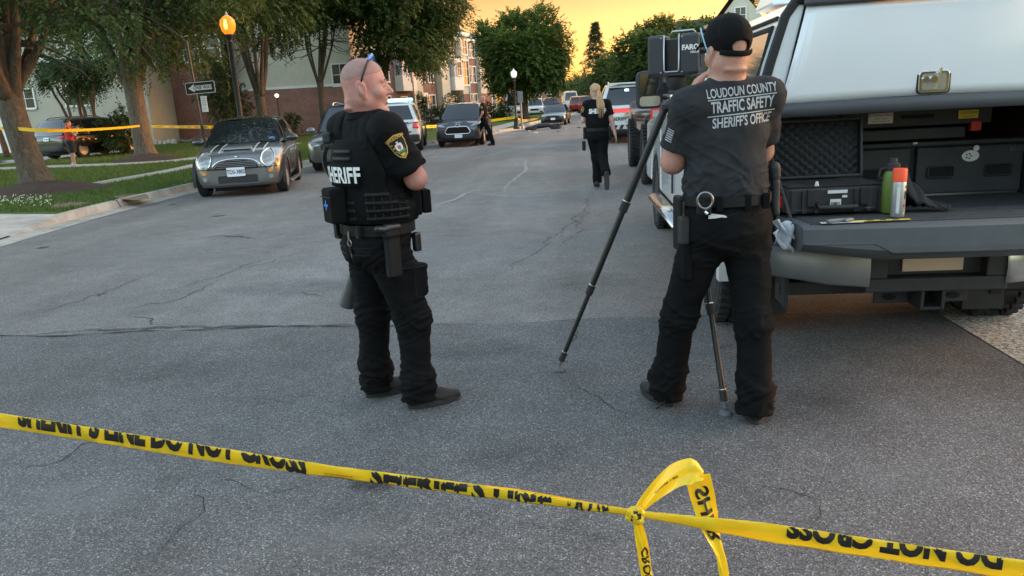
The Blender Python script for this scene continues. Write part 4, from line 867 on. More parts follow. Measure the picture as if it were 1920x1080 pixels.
# --- suv body used for the others
def suv_st(L, W, zt, zb=.22, nose=.86, cow=1.02, sh=.95):
    h = L / 2; w = W / 2
    return [(-h, w * .72, zb + .12, .62, .72), (-h + .06, w * .88, zb + .04, nose - .12, nose - .02), (-h + .25, w * .965, zb, nose - .04, nose + .06), (-h + .7, w, zb, sh - .02, cow - .03), (-h + 1.25, w, zb, sh, cow), (0, w, zb, sh + .02, cow + .01), (h - .9, w, zb, sh + .03, cow + .02), (h - .22, w * .985, zb, sh + .02, cow + .01), (h - .06, w * .93, zb + .06, sh - .06, cow - .03), (h, w * .8, zb + .16, .75, .88)]
def suv_cab(L, W, zr, f0=-.42, f1=.06, r0=-.12, r1=-.5, cow=1.0, rw=.68):
    h = L / 2; return dict(zb=cow, zr=zr, bw=W / 2 * .93, rw=W / 2 * rw / .93 * .93, f0=-h + 1.25, f1=-h + 1.95, r0=h + r0, r1=h + r1, rg=.14)
def rails(root, S, m='black_plastic'):
    for s in ('left', 'right'):
        x = 1 if s == 'left' else -1; MB().tube([S(s, .16, 1) + Vector((-x * .09, 0, .01)), S(s, .22, 1) + Vector((-x * .09, 0, .075)), S(s, .5, 1) + Vector((-x * .09, 0, .085)), S(s, .85, 1) + Vector((-x * .09, 0, .075)), S(s, .93, 1) + Vector((-x * .09, 0, .01))], .018, 8).build('roof_rail', m, root, smooth=2)
# grey-green suv behind the hatchback
q = at(625, 250, 19.6); L, W = 4.6, 1.88
s2, body, bv, S = car('parked_suv', (q.x - .05, 19.4 + L / 2, 0), math.radians(6), suv_st(L, W, 1), suv_cab(L, W, 1.70), 'paint_sage', 'grey-green SUV with roof rails parked behind the small hatchback', 'parked cars on the left', (-1.38, 1.38), .35, .23, side_split=(.36, .68), pillar='black_plastic')
rails(s2, S, 'chrome'); mirror(s2, .93, -.85, 1.05, 'paint_sage', 1.1); Pf = projector(bv, 'front', .01)
decal('grille', rrect(-.5, .5, .6, .76, .04), Pf, 'black_plastic', s2); plate(s2, projector(bv, 'front', .02), '', 0, .5)
for s in (-1, 1): decal('headlight', [(s * .55, .68), (s * .85, .72), (s * .86, .82), (s * .56, .78)], Pf, 'headlight', s2)
# patrol suv, left, back to camera
q = gnd(800, 284); L, W = 5.0, 2.0
s3, body, bv, S = car('patrol_suv', (q.x - .98 - .55, q.y - .15 + L / 2, 0), math.radians(180 + 9), suv_st(L, W, 1, cow=1.06, sh=1.0), suv_cab(L, W, 1.72, cow=1.05, r0=-.10, r1=-.55), 'paint_white', 'white patrol SUV with glowing blue roof bar, its back to the camera on the left', 'patrol SUVs', (-1.45, 1.52), .37, .25, 'rim_dark', side_split=(.34, .68))
def patrol_rear(root, bv, S, lampm, sc=1.):
    P = projector(bv, 'rear', .012)
    decal('rear_bumper', rrect(-.92, .92, .36, .62, .04), projector(bv, 'rear', .05), 'black_plastic', root, .12, .05)
    return P
P = patrol_rear(s3, bv, S, 0)
decal('trim_band', rrect(-.72, .72, .99, 1.045, .01), P, 'black_plastic', s3); lettering('lettering', [("SHERIFF'S OFFICE", 0, 0, .135, dict(bold=.002, sx=1.1))], lambda u, v: P(-u, .80 + v), 'ink_black', s3)
plate(s3, projector(bv, 'rear', .03), '', .18, .90, .31, .15, 'plate_peach'); lettering('model_badge', [('POLICE', 0, 0, .06, {})], lambda u, v: P(-.5 - u, .95 + v), 'ink_black', s3)
for s in (-1, 1):
    decal('tail_lamp', [(s * .70, .84), (s * .93, .82), (s * .95, 1.02), (s * .74, 1.03)], projector(bv, 'rear', .03), 'lamp_red', s3, .06, .02); decal('reflector', rrect(s * .5 - .14, s * .5 + .14, .56, .585, .008), projector(bv, 'rear', .085), 'reflect_red', s3)
for k in range(9): decal('chevron_stripe', [(-.62 + k * .15, .68), (-.55 + k * .15, .68), (-.60 + k * .15, .74), (-.67 + k * .15, .74)], P, 'ink_black', s3, .1)
lb = MB(); lb.b2((-.66, .14, 0), (.66, .44, .11)); zz = S('front', .5, 1).z
lo = lb.build('light_bar', 'bar_blue', s3, bevel=.03); lo.location = (0, -.2, zz + .07); MB().b2((-.64, .16, -.035), (.64, .42, 0)).build('bar_mount', 'black_plastic', lo)
for x in (-.4, 0, .4): MB().b2((x - .12, .135, .03), (x + .12, .4, .085)).build('lens', 'bar_white', lo)
rails(s3, S); mirror(s3, .98, -1.0, 1.1, 'black_plastic', 1.15); wp = MB(); wp.tube([S('rear', .45, .14) + Vector((0, .03, 0)), S('rear', .68, .2) + Vector((0, .03, 0))], .012, 6).build('rear_wiper', 'black_plastic', s3)
# dark suv, left, facing the camera
q = gnd(826, 275.5); L, W = 4.95, 1.93
s4, body, bv, S = car('parked_suv', (q.x + .80, q.y - .92 + L / 2, 0), math.radians(1), suv_st(L, W, 1, nose=.93, cow=1.04), suv_cab(L, W, 1.66, cow=1.03), 'paint_bluegrey', 'dark blue SUV with chrome-ringed grille facing the camera beside the walking officer', 'parked cars on the left', (-1.42, 1.43), .37, .24, side_split=(.34, .68), roofm='paint_white', scale=.94)
Pf = projector(bv, 'front', .012); gp = [(-.44, .52), (.44, .52), (.52, .60), (.40, .78), (.30, .80), (-.30, .80), (-.40, .78), (-.52, .60)]
gr = decal('grille', gp, Pf, 'dark_gap', s4, .08); MB().tube([projector(bv, 'front', .025)(u, v) for i in range(8) for u, v in [gp[i], tuple((a + b) / 2 for a, b in zip(gp[i], gp[(i + 1) % 8]))]], .025, 6, closed=True, caps=False).build('grille_surround', 'chrome', gr, smooth=2)
MB().tube([projector(bv, 'front', .03)(u, v) for u, v in ell2(0, .84, .09, .06, 16)], .012, 6, closed=True, caps=False).build('front_badge', 'chrome', s4)
for s in (-1, 1):
    decal('headlight', [(s * .50, .80), (s * .86, .84), (s * .90, .93), (s * .62, .90)], Pf, 'headlight', s4); decal('fog_trim', [(s * .66, .48), (s * .88, .52), (s * .88, .62), (s * .72, .58)], Pf, 'black_plastic', s4); decal('bonnet_strake', [(s * .1, .945), (s * .42, .95), (s * .42, .985), (s * .12, .985)], Pf, 'black_plastic', s4)
decal('bumper_skirt', rrect(-.86, .86, .26, .42, .05), Pf, 'black_plastic', s4, .1); plate(s4, projector(bv, 'front', .04), '', .02, .44, .31, .15); rails(s4, S, 'paint_silver'); mirror(s4, .95, -1.0, 1.08, 'paint_black', 1.15); door_lines(s4, bv, (-.95, .15, 1.2), .35, 1.0)
# dark saloon further up
q = gnd(1031, 236); L, W = 4.7, 1.83
s5, body, bv, S = car('parked_car', (q.x + .35, q.y - .5 + L / 2, 0), math.radians(-4), suv_st(L, W, 1, nose=.72, cow=.92, sh=.84), dict(zb=.90, zr=1.44, bw=.84, rw=.60, f0=-1.15, f1=-.30, r0=1.95, r1=1.2, rg=.1), 'paint_bluegrey', 'dark saloon parked facing the camera by the debris up the street', 'parked cars on the left', (-1.4, 1.38), .33, .21, side_split=(.52,), scale=.86)
Pf = projector(bv, 'front', .012); decal('grille', rrect(-.4, .4, .56, .64, .03), Pf, 'dark_gap', s5); decal('lower_intake', rrect(-.6, .6, .3, .44, .03), Pf, 'dark_gap', s5); plate(s5, projector(bv, 'front', .03), '', 0, .48)
for s in (-1, 1): decal('headlight', [(s * .46, .60), (s * .80, .66), (s * .84, .74), (s * .6, .70)], Pf, 'headlight', s5)
mirror(s5, .88, -.75, .98, 'paint_bluegrey')
# patrol suv, right, back to camera
q = gnd(1180, 266); L, W = 5.0, 1.98
s6, body, bv, S = car('patrol_suv', (q.x + .05, q.y + L / 2 - .4, 0), math.radians(180 - 2), suv_st(L, W, 1, cow=1.06, sh=1.0), suv_cab(L, W, 1.78, cow=1.06, r0=-.08, r1=-.5), 'paint_white', 'white patrol SUV with full-width red tail lamps on the right, its back to the camera', 'patrol SUVs', (-1.5, 1.5), .39, .26, 'rim_dark', 1.08, side_split=(.34, .68))
P = projector(bv, 'rear', .012); P3 = projector(bv, 'rear', .03)
decal('tail_lamp', [(-.93, .96), (-.55, .86), (-.42, .95), (.42, .95), (.55, .86), (.93, .96), (.92, 1.06), (-.92, 1.06)], P3, 'lamp_red_lit', s6, .07, .015)
for s in (-1, 1): decal('lamp_core', [(s * .52, .94), (s * .84, .98), (s * .84, 1.02), (s * .6, 1.02)], projector(bv, 'rear', .045), 'rim_dark', s6)
lettering('lettering', [("SHERIFF'S OFFICE", 0, 0, .15, dict(bold=.003, sx=1.05))], lambda u, v: P(-u, .74 + v), 'ink_black', s6); lettering('sub_lettering', [("LOUDOUN", 0, 0, .05, {})], lambda u, v: P(-.0 - u, .64 + v), 'ink_black', s6)
plate(s6, projector(bv, 'rear', .035), '242 196L', -.02, .905, .31, .155, 'plate_peach', 'ink_black', .08)
cb = decal('chevron_panel', rrect(-.9, .9, .44, .57, .02), projector(bv, 'rear', .03), 'stripe_white', s6, .1)
for k in range(9): decal('chevron_stripe', [(-.86 + k * .2, .445), (-.76 + k * .2, .445), (-.70 + k * .2, .565), (-.80 + k * .2, .565)] if k < 5 else [(-.80 + k * .2, .445), (-.70 + k * .2, .445), (-.76 + k * .2, .565), (-.86 + k * .2, .565)], projector(bv, 'rear', .036), 'ink_black', cb, .08)
decal('rear_bumper', rrect(-.93, .93, .18, .43, .05), projector(bv, 'rear', .04), 'black_plastic', s6, .12, .04); rails(s6, S, 'paint_white'); mirror(s6, .98, -1.0, 1.1, 'paint_white', 1.15)
decal('rear_strobe', rrect(-.06, .06, -.03, .03, .01), lambda u, v: S('rear', .5, .78) + Vector((u + .04, .03, v)), 'bar_white', s6); sp = MB(); sp.box((0, 0, 0), (1.2, .3, .05)); so = sp.build('roof_spoiler', 'paint_white', s6, bevel=.02); so.location = S('rear', .5, 1) + Vector((0, -.02, .05))
# black suv on the house drive
q = gnd(100, 300, GZ); L, W = 4.9, 1.95
s7, body, bv, S = car('parked_suv', (q.x + .4, q.y + L / 2 - .1, GZ), math.radians(180 - 12), suv_st(L, W, 1, cow=1.06, sh=1.), suv_cab(L, W, 1.74, cow=1.05), 'paint_black', 'black SUV parked on the house drive behind the boy in red', None, (-1.45, 1.45), .38, .25, side_split=(.34, .68))
plate(s7, projector(bv, 'rear', .03), 'TSC-4898', 0, .90, size=.075); decal('chrome_strip', rrect(-.5, .5, .74, .77, .01), projector(bv, 'rear', .02), 'chrome', s7); decal('rear_bumper', rrect(-.9, .9, .34, .56, .05), projector(bv, 'rear', .03), 'black_plastic', s7, .1, .03)
for s in (-1, 1): decal('tail_lamp', [(s * .60, .92), (s * .93, .94), (s * .93, 1.03), (s * .62, 1.0)], projector(bv, 'rear', .02), 'lamp_red', s7)
rails(s7, S)
# distant traffic: simple copies of two bodies with their own paint
def far_car(px, py, Y, rz, paint, lab, kind='suv', zz=None):
    p = at(px, py, Y); L, W = (4.6, 1.85) if kind != 'van' else (5.4, 2.0)
    zr = {'suv': 1.68, 'car': 1.45, 'van': 2.35}[kind]; cow = 1.0 if kind != 'van' else 1.15
    r, body, bv, S = car('parked_car' if kind != 'van' else 'parked_van', (p.x, Y + L / 2, 0), math.radians(rz), suv_st(L, W, 1, cow=cow), suv_cab(L, W, zr, cow=cow - .01), paint, lab, 'distant parked vehicles', (-1.38, 1.38), .34, .23, side_split=(.4, .7), cladding=False)
    P = projector(bv, 'rear', .02); Pf = projector(bv, 'front', .02)
    for s in (-1, 1): decal('tail_lamp', rrect(s * .74 - .12, s * .74 + .12, .84, .96, .02), P, 'lamp_red', r); decal('headlight', rrect(s * .66 - .16, s * .66 + .16, .72, .82, .02), Pf, 'headlight', r)
    decal('grille', rrect(-.4, .4, .55, .72, .03), Pf, 'dark_gap', r); return r
far_car(960, 225, 66, 14, 'paint_white', 'white van nosing out beyond the far lamp post', 'van')
far_car(1003, 220, 78, 0, 'paint_white', 'white car under the big rounded tree up the street')
far_car(1032, 215, 82, 4, 'paint_black', 'black car directly behind the dark saloon up the street')
far_car(1068, 210, 92, 185, 'paint_white', 'distant white vehicle at the far end of the street', 'van')
far_car(1082, 212, 84, 182, 'paint_red', 'bright red SUV in the distance beside the ponytailed officer')
far_car(1100, 212, 80, 180, 'paint_red', 'dark red SUV in the distance just left of the officer with the ponytail')
far_car(985, 220, 90, 8, 'paint_silver', 'silver car far up the street left of the tree trunks', 'car')
# ------------------------------------------------------------------ the utility pickup with its open tailgate
mat('cap_white', (.74, .76, .77), .22, coat=.6, var=.025, vscale=1.5); mat('truck_white', (.72, .73, .74), .25, coat=1.); mat('bed_liner', (.035, .037, .041), .7, var=.25, vscale=20, bump=.35, bscale=90, bdist=.003); mat('gate_plastic', (.075, .083, .09), .55, var=.12, vscale=8, bump=.2, bscale=120, bdist=.002)
mat('trim_slate', (.055, .06, .068), .5, var=.1, vscale=4); mat('drawer_black', (.032, .034, .036), .65, var=.15, vscale=10, bump=.35, bscale=140, bdist=.002); mat('carpet_black', (.012, .012, .013), 1., bump=.5, bscale=150); mat('bumper_steel', (.42, .43, .44), .22, 1., var=.08, vscale=5); mat('bumper_grey', (.24, .25, .26), .4, .7, var=.1, vscale=6)
mat('rubber', (.015, .015, .016), .7); mat('label_white', (.7, .69, .66), .6); mat('label_yellow', (.7, .55, .05), .6); mat('cable_black', (.015, .015, .016), .5); mat('steel', (.5, .5, .51), .3, 1.); mat('amber_glow', (.9, .35, .05), .3, emit=(1, .33, .04), estr=1.1); mat('bag_plastic', (.68, .72, .78), .25, spec=.6)
def m_capglass():
    mat('cap_glass', (.10, .12, .14), .04, 0, spec=1., coat=1)
m_capglass()
TX = 1.86
T = empty('utility_pickup', (TX, 0, 0), 0, 'white utility pickup with a fibreglass cap, its tailgate down and gear aboard', 'pickup truck')
HW = .98
def arc(cy, r, z, n=14, a0=0, a1=180): return [(cy + r * math.cos(math.radians(a0 + (a1 - a0) * k / n)), z + r * math.sin(math.radians(a0 + (a1 - a0) * k / n))) for k in range(n + 1)]
RW, FW, R = 5.25, 9.1, .42
for s in (-1, 1):
    side = [(4.2, .62), (4.22, 1.42), (6.2, 1.42), (6.2, .55)] + [(y, z) for y, z in arc(RW, .50, .44, 16, 8, 172)]
    mb = MB(); mb.prism(side, s * (HW - .09), s * HW, 0, 'x'); mb.build('bed_side', 'truck_white', T, bevel=.018)
    fl = MB(); fl.rings([[(s * (HW - .03), y, z), (s * (HW + .035), y, z), (s * (HW + .03), RW + (y - RW) * 1.13, .44 + (z - .44) * 1.13), (s * (HW - .03), RW + (y - RW) * 1.13, .44 + (z - .44) * 1.13)] for y, z in arc(RW, .49, .44, 18, -5, 185)]); fl.build('wheel_flare', 'truck_white', T, smooth=True)
    MB().b2((min(s * .80, s * (HW - .09)), 4.22, .86), (max(s * .80, s * (HW - .09)), 6.18, 1.40)).build('bed_wall', 'carpet_black', T)
    tl = MB(); tl.b2((min(s * (HW - .14), s * (HW + .004)), 4.185, .86), (max(s * (HW - .14), s * (HW + .004)), 4.26, 1.24)); tl.build('tail_lamp', mat('lamp_red_off', (.25, .01, .012), .25, coat=1), T, bevel=.015)
    w = wheel(T, s * (HW - .14), RW, R, .27, s, 'rim_dark', 8, knob=True); w = wheel(T, s * (HW - .14), FW, R, .27, s, 'rim_dark', 8, knob=True)
    # cab side, doors, front wing
    cabp = [(6.26, .50), (6.26, 1.38), (8.45, 1.36), (8.45, .5)]
    MB().prism(cabp, s * (HW - .12), s * (HW - .005), 0, 'x').build('cab_side', 'truck_white', T, bevel=.02)
    wing = [(8.46, .5), (8.46, 1.34), (9.3, 1.30), (10.1, 1.22), (10.18, .75), (10.15, .5)] + arc(FW, .50, .44, 16, 8, 172)
    MB().prism(wing, s * (HW - .14), s * HW, 0, 'x').build('front_wing', 'truck_white', T, bevel=.03)
    for y in (6.34, 7.36): MB().b2((s * HW - .003 if s > 0 else s * HW - .012, y, .62), (s * HW + .012 if s > 0 else s * HW + .003, y + .012, 1.34)).build('door_gap', 'dark_gap', T)
    for y in (6.5, 7.5): MB().b2((min(s * HW, s * (HW + .035)), y, 1.12), (max(s * HW, s * (HW + .035)), y + .2, 1.16)).build('door_handle', 'chrome', T, bevel=.01)
    rb = MB(); rb.tube([(s * (HW + .04), 6.35, .46), (s * (HW + .06), 8.35, .46)], .075, 12, sc=(.6, 1.2)); rb.build('running_board', 'bumper_steel', T, smooth=2)
    # towing mirror
    mi = empty('door_mirror', (0, 0, 0)); mi.parent = T
    mh = MB(); mh.prism([(u, v) for u, v in rrect(s * 1.13 - .135, s * 1.13 + .135, 1.42, 1.80, .06)], 8.02, 8.17, 0, 'y'); mh.build('mirror_shell', 'black_plastic', mi, bevel=.025)
    MB().prism(rrect(s * 1.13 - .105, s * 1.13 + .105, 1.56, 1.775, .04), 8.012, 8.03, 0, 'y').build('mirror_glass', 'car_glass', mi); MB().prism(rrect(s * 1.13 - .105, s * 1.13 + .105, 1.445, 1.545, .03), 8.012, 8.03, 0, 'y').build('wide_mirror_glass', 'chrome', mi)
    MB().tube([(s * (HW - .03), 8.12, 1.52), (s * 1.1, 8.1, 1.54)], .025, 8).build('mirror_arm', 'black_plastic', mi); MB().tube([(s * (HW - .05), 8.12, 1.66), (s * 1.1, 8.1, 1.68)], .025, 8).build('mirror_arm', 'black_plastic', mi)
    sg = MB(); sg.add([(s * (HW - .03), 6.4, 1.38), (s * (HW - .03), 7.34, 1.37), (s * (HW - .20), 7.34, 1.82), (s * (HW - .19), 6.42, 1.82)], [(0, 1, 2, 3)]); sg.add([(s * (HW - .03), 7.40, 1.37), (s * (HW - .03), 8.38, 1.36), (s * (HW - .20), 7.95, 1.81), (s * (HW - .20), 7.40, 1.82)], [(0, 1, 2, 3)]); sg.build('side_window', 'car_glass', T, solid=.01)
# cab shell, roof, windscreen, bonnet, grille
cb = MB(); cb.rings([[(-(HW - .04), y0, z), (HW - .04, y0, z), (HW - .04, y1, z), (-(HW - .04), y1, z)] if False else [(-w, y0, z), (w, y0, z), (w, y1, z), (-w, y1, z)] for w, y0, y1, z in ((HW - .05, 6.27, 8.60, 1.36), (HW - .21, 6.34, 8.05, 1.86), (HW - .30, 6.42, 7.95, 1.93))]); cb.build('cab', 'truck_white', T, bevel=.04, smooth=True)
ws = MB(); ws.add([(-.82, 8.60, 1.40), (.82, 8.60, 1.40), (.70, 8.08, 1.84), (-.70, 8.08, 1.84)], [(0, 1, 2, 3)]); ws.build('windscreen', 'car_glass', T, solid=.01)
MB().b2((-.62, 6.258, 1.45), (.62, 6.275, 1.80)).build('back_window', 'car_glass', T)
bo = MB(); bo.rings([[(-.84, y, 1.0), (.84, y, 1.0), (.84, y, z - .03), (.5, y, z + .02), (-.5, y, z + .02), (-.84, y, z - .03)] for y, z in ((8.46, 1.36), (9.3, 1.34), (10.05, 1.25), (10.16, 1.12))]); bo.build('bonnet', 'truck_white', T, bevel=.03, smooth=True)
MB().b2((-.72, 10.1, .78), (.72, 10.2, 1.14)).build('grille', 'chrome', T, bevel=.03); MB().b2((-.98, 10.12, .5), (.98, 10.3, .72)).build('front_bumper', 'chrome', T, bevel=.04)
for s in (-1, 1): MB().b2((min(s * .74, s * .95), 10.1, .86), (max(s * .74, s * .95), 10.19, 1.12)).build('headlight', 'headlight', T, bevel=.02)
MB().b2((-.45, 4.3, .40), (-.35, 10, .56)).build('chassis_rail', 'dark_gap', T); MB().b2((.35, 4.3, .40), (.45, 10, .56)).build('chassis_rail', 'dark_gap', T); mb = MB(); mb.tube([(-.8, RW, R), (.8, RW, R)], .06, 12); mb.ell((0, RW, R), (.2, .2, .19)); mb.build('rear_axle', 'rubber', T, smooth=2)
MB().b2((-.86, 6.27, .46), (.86, 10.0, .9)).build('cab_floor', 'dark_gap', T)
for s in (-1, 1): MB().b2((min(s * .55, s * .8), 4.85, .12), (max(s * .55, s * .8), 4.87, .6)).build('mud_flap', 'rubber', T)
mb = MB(); mb.tube([(.5, 4.9, .45), (.62, 4.4, .42)], .04, 10); mb.build('exhaust', 'steel', T); MB().b2((-.66, 4.4, .44), (-.58, 4.5, .56)).build('frame_bracket', 'rubber', T)
# bed floor and front bulkhead
MB().b2((-.80, 4.2, .80), (.80, 6.2, .865)).build('bed_floor', 'bed_liner', T); MB().b2((-.80, 6.1, .866), (.80, 6.19, 1.9)).build('bulkhead', 'carpet_black', T)
# fibreglass cap
def capw(z): return .875 - .165 * max(0, min(1, (z - 1.43) / .57))
cp = MB()
for y0, y1 in ((4.31, 6.24),):
    zs = [1.425, 1.7, 1.93, 2.0, 2.04]; ws_ = [.905, .835, .765, .71, .55]
    cp.rings([[(-w, y0 + .0, z), (w, y0 + .0, z), (w, y1, z), (-w, y1, z)] for w, z in zip(ws_, zs)], caps=False)
    cp.add([(-.55, y0, 2.04), (.55, y0, 2.04), (.55, y1, 2.04), (-.55, y1, 2.04), (0, y0, 2.055), (0, y1, 2.055)], [(0, 4, 5, 3), (4, 1, 2, 5)])
cpo = cp.build('cap_shell', 'cap_white', T); 
for p in [p for p in cpo.data.polygons if p.normal.y < -.9]: pass
bm = bmesh.new(); bm.from_mesh(cpo.data); bmesh.ops.delete(bm, geom=[f for f in bm.faces if f.normal.y < -.9], context='FACES'); bmesh.ops.remove_doubles(bm, verts=bm.verts, dist=.001); bm.to_mesh(cpo.data); bm.free()
md = cpo.modifiers.new('s', 'SOLIDIFY'); md.thickness = .02; md.offset = -1; apply_mods(cpo)
# rear frame of the cap: black seal, white surround, then the lift-up door
fr = MB()
for s in (-1, 1): fr.tube([(s * .895, 4.305, 1.43), (s * .825, 4.305, 1.7), (s * .755, 4.305, 1.93), (s * .69, 4.305, 2.02)], .022, 8, sc=(1.2, 1.))
fr.tube([(-.70, 4.303, 2.018), (.70, 4.303, 2.018)], .032, 8); fr.build('cap_seal', 'rubber', T, smooth=True)
for s in (-1, 1): MB().add([(s * .875, 4.30, 1.43), (s * .775, 4.30, 1.43), (s * .655, 4.30, 1.985), (s * .735, 4.30, 1.985), (s * .875, 4.34, 1.43), (s * .775, 4.34, 1.43), (s * .655, 4.34, 1.985), (s * .735, 4.34, 1.985)], [(0, 1, 2, 3), (0, 1, 5, 4), (1, 2, 6, 5), (2, 3, 7, 6), (3, 0, 4, 7), (4, 5, 6, 7)]).build('cap_corner_post', 'cap_white', T, bevel=.012)
dr = MB(); dr.grid(lambda u, v: Vector(((2 * u - 1) * (.772 - .12 * v), 4.288 - .022 * math.sin(math.pi * u) * 1. - .012 * math.sin(math.pi * v), 1.475 + .50 * v + .012 * math.sin(math.pi * u))), 20, 10)
door = dr.build('cap_door', 'cap_white', T, smooth=2, solid=.02)
lt = MB(); lt.grid(lambda u, v: Vector(((2 * u - 1) * (.80 - .012 * v), 4.272 - .03 * math.sin(math.pi * u), 1.405 + .075 * v + .004 * math.sin(math.pi * u))), 16, 2); lt.build('door_lower_trim', 'trim_slate', T, smooth=2, solid=.03)
tt = MB(); tt.grid(lambda u, v: Vector(((2 * u - 1) * .67, 4.272 - .03 * math.sin(math.pi * u), 1.972 + .035 * v)), 16, 2); tt.build('door_upper_trim', 'trim_slate', T, smooth=2, solid=.02)
# T handle in its recessed plate
hd = empty('door_latch', (0, 0, 0)); hd.parent = T; yb = 4.255
MB().prism(rrect(-.085, .085, 1.49, 1.615, .022), yb - .006, yb + .015, 0, 'y').build('latch_gasket', 'rubber', hd); MB().prism(rrect(-.077, .077, 1.497, 1.608, .018), yb - .012, yb - .004, 0, 'y').build('latch_plate', 'chrome', hd, bevel=.003)
MB().prism(rrect(-.06, .06, 1.512, 1.594, .012), yb - .0135, yb - .0115, 0, 'y').build('latch_recess', 'steel', hd); mb = MB(); mb.lathe([(.016, -.02), (.014, 0)], (-.045, yb - .006, 1.565), axis='y', n=14); mb.lathe([(.018, -.026), (.018, 0)], (-.008, yb - .006, 1.565), axis='y', n=14); mb.build('latch_lock', 'chrome', hd, smooth=True)
MB().tube([(.012, yb - .03, 1.515), (.02, yb - .035, 1.62)], .008, 8).build('latch_handle', 'chrome', hd)
# amber strip under the top lip
MB().b2((-.32, 4.225, 2.02), (.6, 4.262, 2.036)).build('amber_strip', 'amber_glow', T); MB().b2((-.68, 4.22, 2.0365), (.68, 4.33, 2.065)).build('roof_lip', 'rubber', T, bevel=.01)
# cap side windows
for s in (-1, 1):
    def cs(y, z): return Vector((s * (float(np.interp(z, [1.425, 1.7, 1.93, 2.0], [.905, .835, .765, .71])) + .006), y, z))
    pane = MB(); c4 = [cs(4.44, 1.50), cs(4.44, 1.88), cs(5.9, 1.88), cs(6.0, 1.50)]; pane.add(c4, [(0, 1, 2, 3)]); pw = pane.build('cap_window', 'cap_glass', T, solid=.008)
    MB().tube(c4, .018, 6, closed=True, caps=False).build('window_seal', 'rubber', pw); MB().tube([cs(4.40, 1.93), cs(6.1, 1.93)], .012, 6).build('drip_rail', 'rubber', T)
    MB().tube([Vector((s * .86, 4.36, 1.47)), Vector((s * .80, 4.40, 1.72))], .01, 8).build('gas_strut', 'steel', T)
rt = MB(); rt.box((-.52, 5.2, 2.10), (.30, .5, .09), taper=(.8, .8)); rt.build('roof_vent', 'cap_white', T, bevel=.015); MB().b2((-.62, 4.97, 2.075), (-.42, 4.99, 2.13)).build('vent_lens', 'cap_glass', T)
# tailgate, down
tg = empty('tailgate', (0, 0, 0)); tg.parent = T
def gate_out(x): return 3.67 - .05 * (1 - (x / .8) ** 2) 
mb = MB(); n = 24; rs = []
for i in range(n + 1):
    x = -.80 + 1.6 * i / n; yo = gate_out(x); dz = .135 if abs(x) < .42 else .135 - .05 * ((abs(x) - .42) / .38)
    rs.append([(x, 4.19, .885), (x, yo + .02, .905), (x, yo, .893), (x, yo - .004, .885 - .10 * dz / .135), (x, yo + .035, .88 - dz - .01), (x, yo + .10, .88 - dz - .025), (x, 4.19, .80)])
mb.rings(rs); mb.build('gate_panel', 'gate_plastic', tg, smooth=True)
for k in range(7): y = 3.75 + k * .062; MB().b2((-.74, y, .892), (.74, y + .026, .909 - k * .0025)).build('gate_rib', 'bed_liner', tg, bevel=.004)
lc = MB(); rs = [[(x, gate_out(x) - .005, .80 - (.0 if abs(x) < .45 else -.03)), (x, gate_out(x) - .008, .775 - (.0 if abs(x) < .45 else -.045)), (x, gate_out(x) + .05, .735 + (.0 if abs(x) < .45 else .05))] for x in [-.79 + 1.58 * i / 20 for i in range(21)]]
lc.rings([[*r] for r in rs]); lc.build('gate_lower_edge', 'trim_slate', tg, smooth=True)
for s in (-1, 1): MB().tube([(s * .815, 3.80, .90), (s * .83, 4.22, 1.22)], .007, 8).build('gate_cable', 'cable_black', tg)
# rear bumper with step pads and hitch
bp = empty('rear_bumper', (0, 0, 0)); bp.parent = T
for s, m in ((-1, 'bumper_grey'), (1, 'bumper_steel')):
    mb = MB(); rs = []
    for x, y, z0, z1 in ((.34, 4.02, .50, .70), (.55, 4.015, .52, .72), (.80, 4.03, .57, .74), (.95, 4.10, .58, .74), (1.0, 4.22, .59, .74)):
        rs.append([(s * x, y, z0), (s * x, y - .010, z0 + (z1 - z0) * .45), (s * x, y, z1), (s * x, y + .14, z1), (s * x, y + .14, z0)])
    mb.rings(rs); mb.build('bumper_end', m, bp, bevel=.015, smooth=True)
mb = MB(); mb.b2((-.36, 4.03, .47), (.36, 4.15, .545)); mb.b2((-.36, 4.10, .545), (.36, 4.15, .70)); mb.b2((-.36, 4.03, .545), (-.25, 4.10, .70)); mb.b2((.25, 4.03, .545), (.36, 4.10, .70)); mb.b2((-.25, 4.03, .685), (.25, 4.10, .70)); mb.build('bumper_centre', 'black_plastic', bp, bevel=.012)
MB().b2((-.155, 4.085, .57), (.155, 4.095, .69)).build('licence_plate', 'plate_peach', bp)
ht = empty('tow_hitch', (0, 0, 0)); ht.parent = T; MB().b2((-.74, 4.30, .395), (.74, 4.40, .475)).build('hitch_beam', 'black_plastic', ht, bevel=.01)
for a in (-.25, .06): MB().b2((a, 4.2, .36), (a + .19, 4.215, .47)).build('chain_plate', 'black_plastic', ht, bevel=.01)
mb = MB(); w_ = .062
for a, b in (((-w_, 4.05, .36), (-w_ + .018, 4.32, .485)), ((w_ - .018, 4.05, .36), (w_, 4.32, .485)), ((-w_ + .018, 4.05, .36), (w_ - .018, 4.32, .378)), ((-w_ + .018, 4.05, .467), (w_ - .018, 4.32, .485))): mb.b2(a, b)
mb.build('receiver_tube', 'rubber', ht, bevel=.004); MB().b2((-w_ + .018, 4.2, .378), (w_ - .018, 4.21, .467)).build('receiver_bore', 'dark_gap', ht)
for x in (-.17, .17): MB().prism(ell2(x, .40, .035, .017, 14), 4.19, 4.199, 0, 'y').build('chain_slot', 'dark_gap', ht)
for x in (-.72, .72): MB().b2((x - .012, 4.22, .35), (x + .012, 4.42, .60)).build('hitch_bracket', 'black_plastic', ht)
